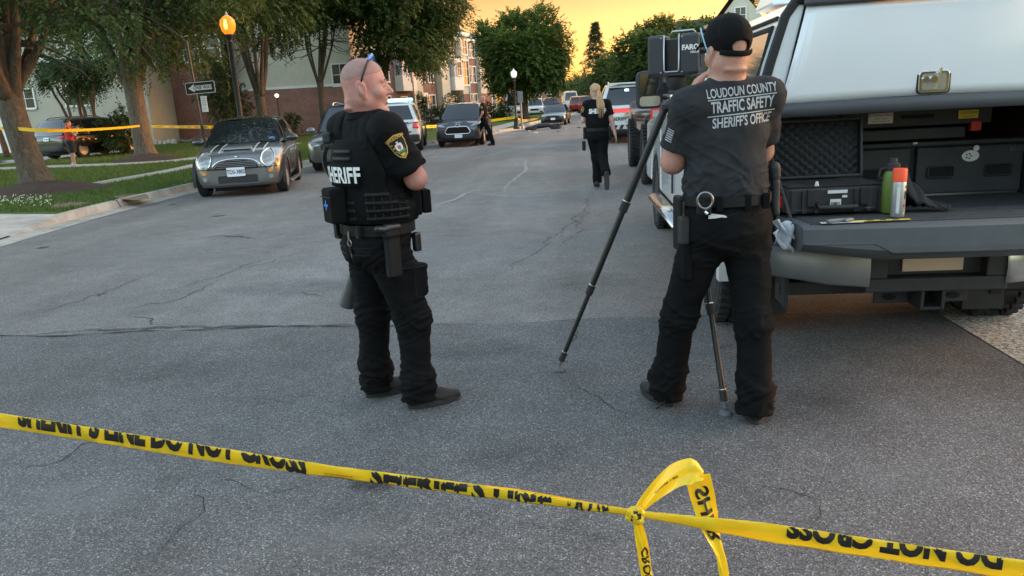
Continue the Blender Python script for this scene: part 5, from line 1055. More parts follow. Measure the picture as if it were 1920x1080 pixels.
mb = MB(); [mb.b2((.32 + .03 * k, 4.296, .425 + .012 * r), (.32 + .03 * k + rnd.uniform(.01, .024), 4.299, .430 + .012 * r)) for k in range(4) for r in range(3)]; mb.build('rating_label', 'label_white', ht)
# drawer unit in the bed
du = empty('drawer_unit', (TX, 0, 0), 0, 'black equipment drawer unit filling the truck bed behind the tailgate', 'drawer unit')
MB().b2((-.32, 4.82, .868), (.80, 6.0, 1.19)).build('cabinet', 'drawer_black', du, bevel=.006); MB().b2((-.80, 4.90, .868), (-.33, 6.0, 1.19)).build('cabinet_side', 'carpet_black', du)
MB().b2((-.34, 4.77, 1.175), (.80, 4.83, 1.20)).build('top_rail', 'drawer_black', du, bevel=.004)
for x0, x1 in ((-.30, .13), (.17, .78)):
    dd = MB(); dd.b2((x0, 4.775, .885), (x1, 4.815, 1.165)); d = dd.build('drawer', 'drawer_black', du, bevel=.008)
    for hx in ((x0 + .1, ) if x1 < .2 else (.31, .64)):
        if x1 < .2: hx = -.08
        hp = rrect(hx - .075, hx + .075, .985, 1.05, .012); MB().tube([(u, 4.765, v) for u, v in hp], .006, 6, closed=True, caps=False).build('drawer_handle', 'black_plastic', d); MB().prism(rrect(hx - .065, hx + .065, .99, 1.045, .01), 4.772, 4.776, 0, 'y').build('handle_recess', 'dark_gap', d)
    MB().b2((x0, 4.80, .870), (x1, 4.82, .882)).build('drawer_runner', 'steel', d)
lk = MB(); lk.prism(ell2(.475, 1.105, .05, .034, 20), 4.766, 4.775, 0, 'y'); lk.prism(ell2(.505, 1.150, .018, .018, 14), 4.766, 4.7745, 0, 'y'); lo = lk.build('lock_plate', 'label_white', du, bevel=.004); mb = MB(); [mb.prism(ell2(.462 + .014 * math.cos(a), 1.105 + .014 * math.sin(a), .005, .005, 8), 4.763, 4.7665, 0, 'y') for a in np.arange(0, 6.28, 1.26)]; mb.build('lock_key', 'ink_black', lo)
MB().b2((.69, 4.770, 1.125), (.78, 4.7735, 1.15)).build('maker_plate', 'steel', du); lettering('maker_lettering', [('EXTENDOBED', 0, 0, .016, {})], lambda u, v: Vector((.735 + u, 4.7685, 1.138 + v)), 'ink_black', du); MB().b2((.135, 4.76, 1.19), (.16, 4.77, 1.202)).build('small_tag', 'label_white', du)
sl = empty('slide_tray', (TX, 0, 0), 0, 'long black sliding tray with warning labels above the drawers', 'tray')
MB().b2((-.6, 4.72, 1.30), (.55, 5.9, 1.395)).build('tray_body', 'drawer_black', sl, bevel=.006); MB().b2((-.3, 4.74, 1.22), (.42, 5.9, 1.285)).build('tray_rail', 'drawer_black', sl, bevel=.006)
MB().prism(rrect(-.085 + .12, .105 + .12, 1.345, 1.367, .01), 4.715, 4.7195, 0, 'y').build('hand_slot', 'dark_gap', sl)
MB().b2((-.15, 4.714, 1.325), (-.01, 4.7185, 1.385)).build('white_label', 'label_white', sl); lettering('label_print', [('EXTENDOBED', 0, .018, .021, {}), ('MODEL   SERIAL', 0, -.002, .011, {}), ('MAX LOAD 1000 LBS', 0, -.018, .011, {})], lambda u, v: Vector((-.08 + u, 4.7125, 1.355 + v)), 'ink_black', sl)
MB().b2((.36, 4.714, 1.33), (.47, 4.7185, 1.378)).build('yellow_label', 'label_yellow', sl); lettering('label_print', [('CAUTION!', 0, .010, .02, {}), ('KEEP HANDS CLEAR', 0, -.012, .008, {})], lambda u, v: Vector((.415 + u, 4.7125, 1.354 + v)), 'ink_black', sl); MB().b2((.43, 4.70, 1.255), (.49, 4.74, 1.315)).build('red_latch', 'reflect_red', sl, bevel=.008)
# open hard case with egg-crate foam in its lid
hc = empty('hard_case', (TX - .535, 4.2, .91), math.radians(1), 'open black hard equipment case with egg-crate foam lid on the tailgate', 'case')
mb = MB(); mb.b2((-.25, -.16, 0), (.25, .18, .135)); mb.build('base_shell', 'black_plastic', hc, bevel=.012)
for x in (-.22, -.165, -.10, .10, .165, .22): MB().b2((x - .012, -.172, .006), (x + .012, -.158, .125)).build('rib', 'black_plastic', hc)
for k in range(6): MB().b2((-.262, -.13 + k * .05, .01), (-.249, -.11 + k * .05, .12)).build('rib', 'black_plastic', hc)
MB().b2((-.24, -.15, .1355), (.24, .17, .142)).build('foam_base', 'carpet_black', hc); mb = MB(); mb.b2((-.13, -.10, .137), (.13, .10, .1435)); mb.build('foam_cutout', 'dark_gap', hc)
hdl = MB(); hdl.tube([(-.1, -.165, .055), (-.095, -.195, .035), (.095, -.195, .035), (.1, -.165, .055)], .013, 8); hdl.build('handle', 'black_plastic', hc, smooth=2)
for x in (-.135, .135): MB().b2((x - .02, -.185, .04), (x + .02, -.162, .13)).build('latch', 'rubber', hc, bevel=.005)
MB().b2((-.05, -.1745, .105), (.05, -.171, .122)).build('label_strip', 'label_white', hc); MB().b2((.025, -.1745, .082), (.05, -.171, .094)).build('label_tag', 'label_white', hc); bl = MB().b2((-.035, -.1745, .035), (.02, -.171, .075)).build('barcode_label', 'label_white', hc); mb = MB(); [mb.b2((-.03 + .005 * k, -.1765, .042), (-.03 + .005 * k + rnd.choice((.001, .002, .003)), -.1748, .06)) for k in range(9)]; mb.build('barcode', 'ink_black', bl)
for x in (-.19, .165): MB().b2((x - .025, -.176, .02), (x + .025, -.171, .026)).build('steel_pin', 'chrome', hc)
MB().b2((-.2505, -.1, .03), (-.2630, -.07, .09)).build('red_mark', 'reflect_red', hc); mb = MB(); mb.tube([(-.09, -.12, .142), (-.09, -.12, .165)], [.012, .006], 8); mb.build('white_knob', 'label_white', hc)
ld = empty('lid', (0, .19, .145)); ld.parent = hc; ld.rotation_euler = (math.radians(-8), 0, 0)
fw, fh = .235, .33; mb = MB()
for a, b in (((-.25, -.03, 0), (-fw, .07, fh)), ((fw, -.03, 0), (.25, .07, fh)), ((-fw, -.03, 0), (fw, .07, .018)), ((-fw, -.03, fh - .018), (fw, .07, fh)), ((-fw, .05, .018), (fw, .07, fh - .018))): mb.b2(a, b)
mb.build('lid_shell', 'black_plastic', ld, bevel=.006)
fm = MB(); fm.grid(lambda u, v: Vector((-fw + .002 + (2 * fw - .004) * u, .008 - .017 * math.sin(u * math.pi * 17) * math.sin(v * math.pi * 12), .02 + (fh - .04) * v)), 68, 48); fo = fm.build('eggcrate_foam', mat('foam', (.028, .029, .03), .95), ld, smooth=2)
for x in (-.17, 0, .17): MB().b2((x - .025, .0, fh - .002), (x + .025, .04, fh + .02)).build('lid_catch', 'black_plastic', ld)
# small things lying on the tailgate
sc = empty('spray_can', (TX - .285, 3.88, .906), 0, 'silver marking spray can with a bright orange cap on the tailgate', 'spray can')
mb = MB(); mb.lathe([(.030, 0), (.033, .006), (.033, .168), (.030, .178), (.024, .186)], n=24); mb.build('can', mat('can_silver', (.5, .5, .5), .35, .6), sc, smooth=True); mb = MB(); mb.lathe([(.0335, .176), (.0335, .235), (.031, .24)], n=24); mb.build('cap', mat('cap_orange', (.95, .10, .03), .5), sc, smooth=True)
for a0, a1, z0, z1, m in ((-2.2, -1.75, .02, .15, 'label_white'), (-1.1, -.7, .09, .13, 'ink_black'), (-1.2, -.85, .05, .065, 'reflect_red'), (-1.0, -.7, .145, .158, 'ink_black'), (-1.15, -.8, .015, .03, 'label_yellow')):
    MB().grid(lambda u, v: Vector((.0337 * math.cos(a0 + (a1 - a0) * u), .0337 * math.sin(a0 + (a1 - a0) * u), z0 + (z1 - z0) * v)), 6, 1).build('can_print', m, sc, fix=False)
gb = empty('water_bottle', (TX - .265, 4.02, .905), 0, 'green water bottle with a black loop lid behind the spray can', 'bottle'); mb = MB(); mb.lathe([(.04, 0), (.046, .01), (.046, .19), (.036, .215)], n=24); mb.build('flask', mat('bottle_green', (.13, .2, .035), .45), gb, smooth=True); mb = MB(); mb.lathe([(.034, .214), (.034, .25), (.02, .258), (.018, .28)], n=20); mb.build('lid', 'black_plastic', gb, smooth=True); mb = MB(); mb.tube([(-.032, 0, .23), (-.06, 0, .225), (-.068, 0, .19), (-.05, 0, .17)], .007, 6); mb.build('loop', 'black_plastic', gb)
jk = MB(); g_ = random.Random(3); jk.grid(lambda u, v: Vector((TX - .22 + .24 * u + .03 * math.sin(v * 5), 4.0 + .2 * v, .908 + (.20 * (1 - u) ** 2.2 + .015) * math.sin(math.pi * min(1, v * .9 + .1)) ** .6 * (1 + .18 * math.sin(u * 15 + v * 7)) + .006 * math.sin(u * 31 + v * 13))), 24, 16); tag(jk.build('folded_jacket', mat('jacket_black', (.014, .014, .016), .9, bump=.4, bscale=90), smooth=2, solid=.01), 'crumpled black cloth heaped beside the spray can', 'cloth')
rl = empty('scale_ruler', (TX - .70, 3.72, .9115), math.radians(0), 'photo scale rulers, white and yellow, lying along the tailgate edge', 'ruler'); MB().b2((0, 0, 0), (.2, .035, .002)).build('white_ruler', 'label_white', rl); MB().b2((.15, .012, .0021), (.42, .034, .004)).build('yellow_ruler', 'label_yellow', rl); mb = MB(); [mb.b2((.01 + k * .012, .002, .0021), (.014 + k * .012, .012 if k % 3 else .02, .0026)) for k in range(11)]; [mb.b2((.22 + k * .06, .016, .0041), (.25 + k * .06, .03, .0046)) for k in range(3)]; mb.build('graduations', 'ink_black', rl)
mk = MB(); mk.box((TX - .63, 3.735, .922), (.10, .022, .018), rot=Matrix.Rotation(.35, 3, 'Z')); mk.box((TX - .57, 3.75, .922), (.06, .03, .014), rot=Matrix.Rotation(.6, 3, 'Z')); tag(mk.build('utility_knife', mat('tool_grey', (.2, .2, .2), .5, .3), bevel=.005), 'small grey folding tool lying on the rulers', 'tool')
bgm = MB(); bgm.grid(lambda u, v: Vector((TX - .90 + .12 * u + .014 * math.sin(v * 11 + u * 4), 3.80 + .035 * math.sin(v * 9 + u * 13) + .05 * u, .80 + (.13 - .05 * u) * v + .012 * math.sin(u * 17 + v * 5) - .05 * u * (1 - v))), 30, 30); tag(bgm.build('plastic_bag', 'bag_plastic', smooth=2, solid=.002), 'crumpled white plastic bag hanging at the left corner of the tailgate', 'bag')
# --- the lifted pickup parked ahead of it
T2 = empty('lifted_pickup', (2.1, 12.75, 0), 0, 'lifted dark pickup on oversized knobbly tyres parked beyond the white pickup', 'pickup truck')
for s in (-1, 1):
    wheel(T2, s * .83, 1.0, .51, .34, s, 'rim_dark', 8, knob=True); wheel(T2, s * .83, 4.6, .51, .34, s, 'rim_dark', 8, knob=True)
    sd = [(0, .85), (.02, 1.42), (2.0, 1.44), (2.05, 1.46), (3.9, 1.46), (5.4, 1.38), (5.5, .85)] + [(4.6 + .62 * math.cos(math.radians(a)), .55 + .62 * math.sin(math.radians(a))) for a in range(28, 160, 12)] + [(1.0 + .62 * math.cos(math.radians(a)), .55 + .62 * math.sin(math.radians(a))) for a in range(28, 160, 12)]
    MB().prism(sd, s * .82, s * .92, 0, 'x').build('body_side', 'paint_black', T2, bevel=.03); tl = MB().b2((min(s * .78, s * .93), -.03, 1.08), (max(s * .78, s * .93), .06, 1.42)).build('tail_lamp', 'lamp_red', T2, bevel=.015); MB().b2((min(s * .80, s * .90), -.036, 1.2), (max(s * .80, s * .90), -.029, 1.3)).build('reverse_lens', 'headlight', tl)
MB().b2((-.78, 0, .92), (.78, .06, 1.42)).build('tailgate', 'paint_black', T2, bevel=.02); MB().b2((-.95, -.14, .72), (.95, .02, .88)).build('rear_bumper', 'chrome', T2, bevel=.03); MB().b2((-.82, .06, .85), (.82, 5.4, 1.0)).build('floor', 'dark_gap', T2); MB().b2((-.82, 4.0, 1.0), (.82, 5.42, 1.40)).build('bonnet', 'paint_black', T2, bevel=.04)
mb = MB(); mb.rings([[(-w, y0, z), (w, y0, z), (w, y1, z), (-w, y1, z)] for w, y0, y1, z in ((.88, 2.05, 4.2, 1.45), (.72, 2.15, 3.6, 1.95), (.62, 2.25, 3.5, 2.0))]); mb.build('cab', 'paint_black', T2, bevel=.04); MB().b2((-.6, 2.07, 1.52), (.6, 2.10, 1.88)).build('back_window', 'car_glass', T2); mb = MB(); mb.tube([(-.8, 1, .51), (.8, 1, .51)], .07, 10); mb.tube([(-.8, 4.6, .51), (.8, 4.6, .51)], .07, 10); mb.build('axles', 'rubber', T2)
# ------------------------------------------------------------------ people: smooth implicit surfaces, one continuous mesh per body or garment
def A(v): return np.array(v, float)
def _smin(a, b, k):
    if k <= 0: return np.minimum(a, b)
    h = np.clip(.5 + .5 * (b - a) / k, 0, 1); return b * (1 - h) + a * h - k * h * (1 - h)
def cone(a, b, ra, rb, k=.03, sq=None, flat=False, op='u'):
    """rounded cone a->b; sq=(axis, factor) flattens it along an axis; flat cuts it square at b"""
    a, b = A(a), A(b)
    def f(p):
        q = p
        if sq is not None:
            n = A(sq[0]) / np.linalg.norm(sq[0]); c = (a + b) / 2; q = p + ((p - c) @ n)[..., None] * n * (1 / sq[1] - 1)
        ab = b - a; t = np.clip(((q - a) @ ab) / (ab @ ab), 0, 1); d = np.linalg.norm(q - a - t[..., None] * ab, axis=-1) - (ra + (rb - ra) * t)
        if flat: d = np.maximum(d, (p - b) @ (ab / np.linalg.norm(ab)))
        return d
    m = max(ra, rb) + .02 + k; return (f, np.minimum(a, b) - m, np.maximum(a, b) + m, k, op)
def ellip(c, r, k=.03, M=None, op='u'):
    c = A(c); r = A(r)
    def f(p):
        q = p - c
        if M is not None: q = q @ M            # columns of M are the axes
        n = np.linalg.norm(q / r, axis=-1); g = np.linalg.norm(q / (r * r), axis=-1) + 1e-9; return np.where(n < 1e-6, -r.min(), n * (n - 1) / g)
    m = r.max() + .02 + k; return (f, c - m, c + m, k, op)
def rbox(c, h, rr=.01, k=.0, M=None, op='u'):
    c = A(c); h = A(h)
    def f(p):
        q = p - c
        if M is not None: q = q @ M
        q = np.abs(q) - (h - rr); return np.linalg.norm(np.maximum(q, 0), axis=-1) + np.minimum(q.max(-1), 0) - rr
    m = np.linalg.norm(h) + .02 + k; return (f, c - m, c + m, k, op)
def half(p0, n, op='i'):
    """keep the side the normal points away from, everywhere"""
    p0, n = A(p0), A(n) / np.linalg.norm(n); return (lambda p: (p - p0) @ n, None, None, 0, 'i')
def sdf_mesh(prims, vox):
    bs = [(p[1], p[2]) for p in prims if p[4] == 'u']; lo = np.min([b[0] for b in bs], 0); hi = np.max([b[1] for b in bs], 0); n = np.ceil((hi - lo) / vox).astype(int) + 2
    G = np.full(n, .2, np.float32)
    ax = [lo[i] + vox * np.arange(n[i]) for i in range(3)]
    for f, l, h, k, op in prims:
        if l is None: i0, i1 = np.zeros(3, int), n
        else: i0 = np.clip(np.floor((l - lo) / vox).astype(int), 0, n - 1); i1 = np.clip(np.ceil((h - lo) / vox).astype(int) + 1, 1, n)
        if (i1 <= i0).any(): continue
        sl = tuple(slice(a, b) for a, b in zip(i0, i1)); P = np.stack(np.meshgrid(*[ax[i][sl[i]] for i in range(3)], indexing='ij'), -1); d = f(P)
        if op == 'u': G[sl] = _smin(G[sl], d, k)
        elif op == 's': G[sl] = -_smin(-G[sl], d, k)
        else: G[sl] = np.maximum(G[sl], d)
    S = G < 0
    c = S[:-1, :-1, :-1].astype(np.int8)
    corners = [(i, j, k) for i in (0, 1) for j in (0, 1) for k in (0, 1)]; tot = np.zeros(np.array(n) - 1, np.int8)
    for i, j, k in corners: tot += S[i:n[0] - 1 + i, j:n[1] - 1 + j, k:n[2] - 1 + k]
    act = np.argwhere((tot > 0) & (tot < 8)); idx = np.full(np.array(n) - 1, -1, np.int64); idx[tuple(act.T)] = np.arange(len(act))
    acc = np.zeros((len(act), 3)); cnt = np.zeros(len(act))
    val = {c_: G[act[:, 0] + c_[0], act[:, 1] + c_[1], act[:, 2] + c_[2]] for c_ in corners}
    for c0 in corners:
        for a in range(3):
            if c0[a] == 0:
                c1 = tuple(1 if i == a else c0[i] for i in range(3)); v0, v1 = val[c0], val[c1]; m = (v0 < 0) != (v1 < 0)
                t = np.where(m, v0 / (v0 - v1 + 1e-12), 0); p = np.tile(np.array(c0, float), (len(act), 1)); p[:, a] = t; acc[m] += p[m]; cnt[m] += 1
    V = lo + vox * (act + acc / cnt[:, None]); F = []
    for a in range(3):
        b, c_ = (a + 1) % 3, (a + 2) % 3; s0 = [slice(None)] * 3; s1 = [slice(None)] * 3; s0[a] = slice(0, -1); s1[a] = slice(1, None)
        E = np.argwhere(S[tuple(s0)] != S[tuple(s1)]); ok = (E[:, b] > 0) & (E[:, c_] > 0) & (E[:, b] < n[b] - 1) & (E[:, c_] < n[c_] - 1); E = E[ok]
        flip = S[E[:, 0], E[:, 1], E[:, 2]]
        q = []
        for db, dc in ((-1, -1), (0, -1), (0, 0), (-1, 0)):
            e = E.copy(); e[:, b] += db; e[:, c_] += dc; q.append(idx[e[:, 0], e[:, 1], e[:, 2]])
        q = np.stack(q, 1); q[~flip] = q[~flip][:, ::-1]; F.append(q)
    F = np.vstack(F); F = F[(F >= 0).all(1)]; return V, F
def _hash(i, j, k, s): 
    h = (i * 374761393 + j * 668265263 + k * 2147483647 + s * 974711) & 0x7fffffff; h = ((h ^ (h >> 13)) * 1274126177) & 0x7fffffff; return ((h ^ (h >> 16)) & 0xffff) / 65535.
def vnoise(P, s=0):
    i = np.floor(P).astype(np.int64); f = P - i; u = f * f * (3 - 2 * f); r = 0
    for a in (0, 1):
        for b in (0, 1):
            for c in (0, 1): r = r + _hash(i[:, 0] + a, i[:, 1] + b, i[:, 2] + c, s) * (u[:, 0] if a else 1 - u[:, 0]) * (u[:, 1] if b else 1 - u[:, 1]) * (u[:, 2] if c else 1 - u[:, 2])
    return r
def vnormals(V, F):
    n = np.cross(V[F[:, 2]] - V[F[:, 0]], V[F[:, 3]] - V[F[:, 1]]); N = np.zeros_like(V)
    for i in range(4): np.add.at(N, F[:, i], n)
    return N / (np.linalg.norm(N, axis=1, keepdims=True) + 1e-9)
def relax(V, F, it):
    n = len(V); E = np.vstack([F[:, [0, 1]], F[:, [1, 2]], F[:, [2, 3]], F[:, [3, 0]]])
    for _ in range(it):
        S = np.zeros_like(V); c = np.zeros(n)
        np.add.at(S, E[:, 0], V[E[:, 1]]); np.add.at(c, E[:, 0], 1); np.add.at(S, E[:, 1], V[E[:, 0]]); np.add.at(c, E[:, 1], 1)
        V = V * .45 + .55 * S / np.maximum(c, 1)[:, None]
    return V
def ridge(P, s): return 1 - np.abs(2 * vnoise(P, s) - 1)
def solid(name, prims, vox, m, parent, base, it=1, fold=None):
    V, F = sdf_mesh(prims, vox); V = relax(V, F, it)
    if fold is not None: V = V + vnormals(V, F) * fold(V)[:, None]
    V = V - A(base)
    me = bpy.data.meshes.new(name); me.vertices.add(len(V)); me.vertices.foreach_set('co', V.astype(np.float32).ravel()); k = len(F)
    me.loops.add(4 * k); me.loops.foreach_set('vertex_index', F.astype(np.int32).ravel()); me.polygons.add(k); me.polygons.foreach_set('loop_start', np.arange(0, 4 * k, 4, dtype=np.int32)); me.polygons.foreach_set('use_smooth', np.ones(k, bool))
    me.materials.append(MATS[m] if isinstance(m, str) else m); me.update(calc_edges=True); o = bpy.data.objects.new(name, me); COL.objects.link(o); o.parent = parent; return o
def fr(face, pitch=0, roll=0):
    """head frame: columns forward, left, up"""
    f = A(face); f = f / np.linalg.norm(f); l = np.cross([0, 0, 1], f); l /= np.linalg.norm(l); u = np.cross(f, l)
    c, s = math.cos(roll), math.sin(roll); l, u = l * c + u * s, u * c - l * s; return np.stack([f, l, u], 1)
def head_prims(o, M, s=1., neck=None, nr=.062, female=False):
    o = A(o); H = lambda x, y, z: o + M @ (A((x, y, z)) * s); e = lambda c, r, k=.02, op='u', MM=M: ellip(H(*c), A(r) * s, k * s, MM, op); P = []
    P += [e((-.012, 0, .045), (.100, .078, .092)), e((.035, 0, -.02), (.060, .060, .088), .03), e((-.035, 0, -.02), (.06, .066, .06), .03)]
    for sg in (1, -1):
        P += [cone(H(-.012, sg * .050, -.045), H(.062, sg * .018, -.098), .024 * s, .018 * s, .025 * s), e((.062, sg * .042, -.020), (.024, .022, .022), .02), e((.079, sg * .027, .032), (.014, .024, .010), .012)]
    P += [e((.077, 0, -.102), (.023, .027, .021), .02), cone(H(.086, 0, .024), H(.113, 0, -.016), .009 * s, .0135 * s, .014 * s), e((.100, .012, -.024), (.012, .008, .008), .006), e((.100, -.012, -.024), (.012, .008, .008), .006)]
    for sg in (1, -1): P += [e((.098, sg * .031, .012), (.014, .015, .010), .008, 's'), e((.080, sg * .031, .011), (.013, .015, .010), .004)]
    P += [e((.089, 0, -.050), (.012, .024, .006), .006), e((.087, 0, -.065), (.013, .021, .008), .006), e((.103, 0, -.0575), (.012, .024, .0022), .003, 's')]
    for sg in (1, -1):
        Me = M @ np.array([[math.cos(.35), 0, -math.sin(.35)], [0, 1, 0], [math.sin(.35), 0, math.cos(.35)]])
        P += [e((-.012, sg * .083, .000), (.023, .011, .038), .006, 'u', Me), e((-.007, sg * .094, .003), (.012, .008, .025), .003, 's', Me), e((-.001, sg * .080, -.034), (.011, .008, .013), .005)]
    if neck is not None: P += [cone(H(-.025, 0, -.05), neck, nr, nr * 1.08, .035)]
    return P
def hand_prims(w, d, palm, s=1., curl=.5, spread=.12, thumb_side=1):
    """w wrist, d direction of the fingers, palm = direction the palm faces"""
    w, d, n = A(w), A(d) / np.linalg.norm(d), A(palm); n = n - d * (n @ d); n /= np.linalg.norm(n); x = np.cross(d, n) * thumb_side; P = []
    P += [cone(w, w + d * .045 * s, .026 * s, .03 * s, .012, (n, .62)), cone(w + d * .03 * s + x * .016 * s, w + d * .088 * s + x * .026 * s, .018 * s, .014 * s, .012, (n, .8)), cone(w + d * .03 * s - x * .012 * s, w + d * .082 * s - x * .028 * s, .018 * s, .013 * s, .012, (n, .8)), cone(w + d * .04 * s, w + d * .09 * s, .02 * s, .016 * s, .012, (n, .7))]
    for i, (off, L) in enumerate(((.030, .072), (.010, .082), (-.010, .076), (-.029, .058))):
        p = w + d * (.088 - abs(off - .008) * .25) * s + x * off * s; a = 0; dd = d + x * (off * spread * 18); dd /= np.linalg.norm(dd)
        for k, f_ in enumerate((.45, .32, .23)):
            a = curl * (.5 + .75 * k); q = p + (dd * math.cos(a) + n * math.sin(a)) * L * f_ * s; P.append(cone(p, q, (.0092 - .0009 * k) * s, (.0084 - .0009 * k) * s, .004)); p = q
    p = w + d * .025 * s + x * .026 * s; t1 = p + (d * .7 + x * .65 + n * .3) * .036 * s; t2 = t1 + (d * .9 + x * .3 + n * .45 * (1 + curl)) * .03 * s / 1.1; P += [cone(p, t1, .0135 * s, .0105 * s, .01), cone(t1, t2, .0102 * s, .0085 * s, .004)]
    return P
def skin_mat(name, c, red=.25):
    m, nt, b = _new(name); n = _noise(nt, 22, 5, .7); n2 = _noise(nt, 130, 3, .6)
    r = _ramp(nt, n.outputs['Fac'], [(.3, (min(1, c[0] * 1.02), c[1] * (1 - red), c[2] * (1 - red))), (.7, c)]); nt.links.new(r.outputs[0], b.inputs['Base Color']); b.inputs['Roughness'].default_value = .5; b.inputs['Subsurface Weight'].default_value = .05; b.inputs['Subsurface Radius'].default_value = (.012, .005, .003); b.inputs['Subsurface Scale'].default_value = .6
    _bump(nt, b, n2.outputs['Fac'], .55, .004)
skin_mat('skin_pink', (.46, .265, .215), .42); skin_mat('skin_tan', (.47, .27, .20)); skin_mat('skin_fair', (.52, .33, .26)); skin_mat('skin_olive', (.38, .22, .15))
def cloth(name, c, var=.15, sheen=.15, bscale=420.):
    m = mat(name, c, .85, var=var, vscale=14, bump=.25, bscale=bscale, bdist=.001, sheen=sheen, spec=.15); return m
cloth('uniform_black', (.0058, .006, .0068), .2, .0); cloth('trouser_black', (.0045, .0047, .0054), .2, .0); cloth('vest_black', (.0045, .005, .0053), .25, 0); cloth('tee_charcoal', (.027, .028, .031), .15, .03); cloth('cap_black', (.0055, .0058, .006), .2, 0); cloth('red_cloth', (.48, .035, .03)); cloth('shorts_dark', (.014, .018, .022)); mat('boot_black', (.008, .008, .009), .65, bump=.3, bscale=60); mat('sole_black', (.02, .021, .023), .8); mat('belt_black', (.006, .006, .0065), .6, spec=.3); m_stain('hair_buzz', (.36, .30, .28), .9, 170, .38, True); mat('hair_dark', (.012, .009, .008), .6); mat('hair_blond', (.42, .27, .14), .5, var=.35, vscale=40, stretch=(1, 1, .15)); mat('letter_grey', (.38, .39, .40), .7); mat('letter_white', (.74, .74, .72), .6); mat('eye_white', (.42, .38, .36), .4); mat('brow', (.16, .10, .08), .9); mat('lens_blue', (.02, .16, .62), .2, coat=1); mat('frame_dark', (.015, .015, .017), .3); mat('gold_thread', (.58, .37, .08), .6); mat('patch_green', (.08, .26, .06), .7); mat('patch_pink', (.5, .12, .2), .7); mat('boot_tan', (.3, .24, .17), .8); mat('lip', (.42, .17, .14), .5)
def crease(V, sc, s, warp=2.2, rot=9.):
    w = vnoise(V * [6, 6, 5], s + 3)[:, None]; w2 = vnoise(V * [14, 14, 11], s + 5)[:, None]
    P = V * sc + w * warp + w2 * .7 + V[:, [0]] * [0, 0, rot] + V[:, [1]] * [0, 0, -rot * .5]; n = vnoise(P, s); return np.clip(1 - np.abs(2 * n - 1) * 1.9, 0, 1) ** 1.3
def trouser_folds(amp=.004, hem=.15):
    def f(V):
        z = V[:, 2]; k = np.exp(-((z - .50) / .10) ** 2) * .9 + np.exp(-((z - hem) / .10) ** 2) * 1.5 + np.exp(-((z - .85) / .11) ** 2) * .75 + .18
        return amp * k * (crease(V, [4, 4, 20], 5) + .7 * crease(V, [6, 6, 34], 15, 3, -16) - .45) + amp * .5 * (vnoise(V * [16, 16, 9], 8) - .5)
    return f
def shirt_folds(amp=.003, z0=1.0):
    def f(V):
        k = .45 + 1.2 * np.exp(-((V[:, 2] - z0) / .13) ** 2); return amp * k * (crease(V, [4, 4, 15], 9, 2.5, 9) + .7 * crease(V, [6, 6, 27], 19, 3, -14) - .4)
    return f
def shoes(root, base, heel, toe, m='boot_black', sole='sole_black', L=None, hgt=.13, w=.048):
    heel, toe = A(heel), A(toe); d = toe - heel; n = np.linalg.norm(d); d /= n; s = np.cross([0, 0, 1], d); z = lambda t, h, o=0.: heel + d * n * t + s * o + A((0, 0, h)); g0 = heel[2]
    up = [cone(z(.08, .055), z(.30, .06), w * .78, w * .8, .02), cone(z(.30, .06), z(.62, .045), w * .86, w * .9, .03), cone(z(.62, .042), z(.88, .034), w * .98, w * .72, .03, ((0, 0, 1), .78)), cone(z(.14, .06), z(.20, hgt), w * .78, w * .8, .03), half(heel + A((0, 0, .02)), (0, 0, -1))]
    o = solid('boot', up, .006, m, root, base, 1)
    sl = MB(); N = 22; pr = []
    for k in range(N):
        t = 2 * math.pi * k / N; u = .5 + .5 * math.cos(t); ww = w * (1.0 + .10 * math.sin(u * 3.1)) * (1.0 if u > .3 else .86); pr.append(Vector(heel + d * n * (-.02 + 1.04 * u) + s * ww * math.sin(t) - A(base)))
    sl.rings([[p + Vector((0, 0, h + (.012 if (p + Vector(A(base)) - Vector(toe)).length < .07 and h < .01 else 0))) for p in pr] for h in (.0, .036)]); sl.build('sole', sole, o, bevel=.006)
    return o
def ray_wrap(bvh, C, face, off=.004):
    """P(angle from the back towards the right, height) on a garment"""
    f = A(face) / np.linalg.norm(face); r = np.cross(f, [0, 0, 1])
    def P(th, z):
        d = -f * math.cos(th) + r * math.sin(th); o = A((C[0], C[1], z)) + d * .9; h = bvh.ray_cast(Vector(o), Vector(-d))
        return (h[0] + Vector(d) * off) if h[0] is not None else Vector(A((C[0], C[1], z)) + d * .2)
    return P
def strap(name, pts, w, t, m, parent, nrm=None):
    """flat strap through points, width along `w` vector side"""
    mb = MB(); mb.tube(pts, t, 8, sc=(1, w / t), up=nrm); return mb.build(name, m, parent, smooth=True)
def belt_ring(name, C, f, rx, rf, z, h, t, m, root, base, tilt=0.):
    f = A(f) / np.linalg.norm(f); r = np.cross(f, [0, 0, 1]); mb = MB(); rs = []
    for k in range(48):
        a = 2 * math.pi * k / 48; d = r * math.cos(a) * rx + f * math.sin(a) * rf; p = A((C[0], C[1], z + tilt * math.sin(a))) + d - A(base); n = r * math.cos(a) / rx + f * math.sin(a) / rf; n /= np.linalg.norm(n)
        rs.append([Vector(p + n * dn + A((0, 0, dz))) for dn, dz in ((0, -h), (t, -h), (t, h), (0, h))])
    mb.rings(rs, closed=True, caps=False); return mb.build(name, m, root, smooth=True)
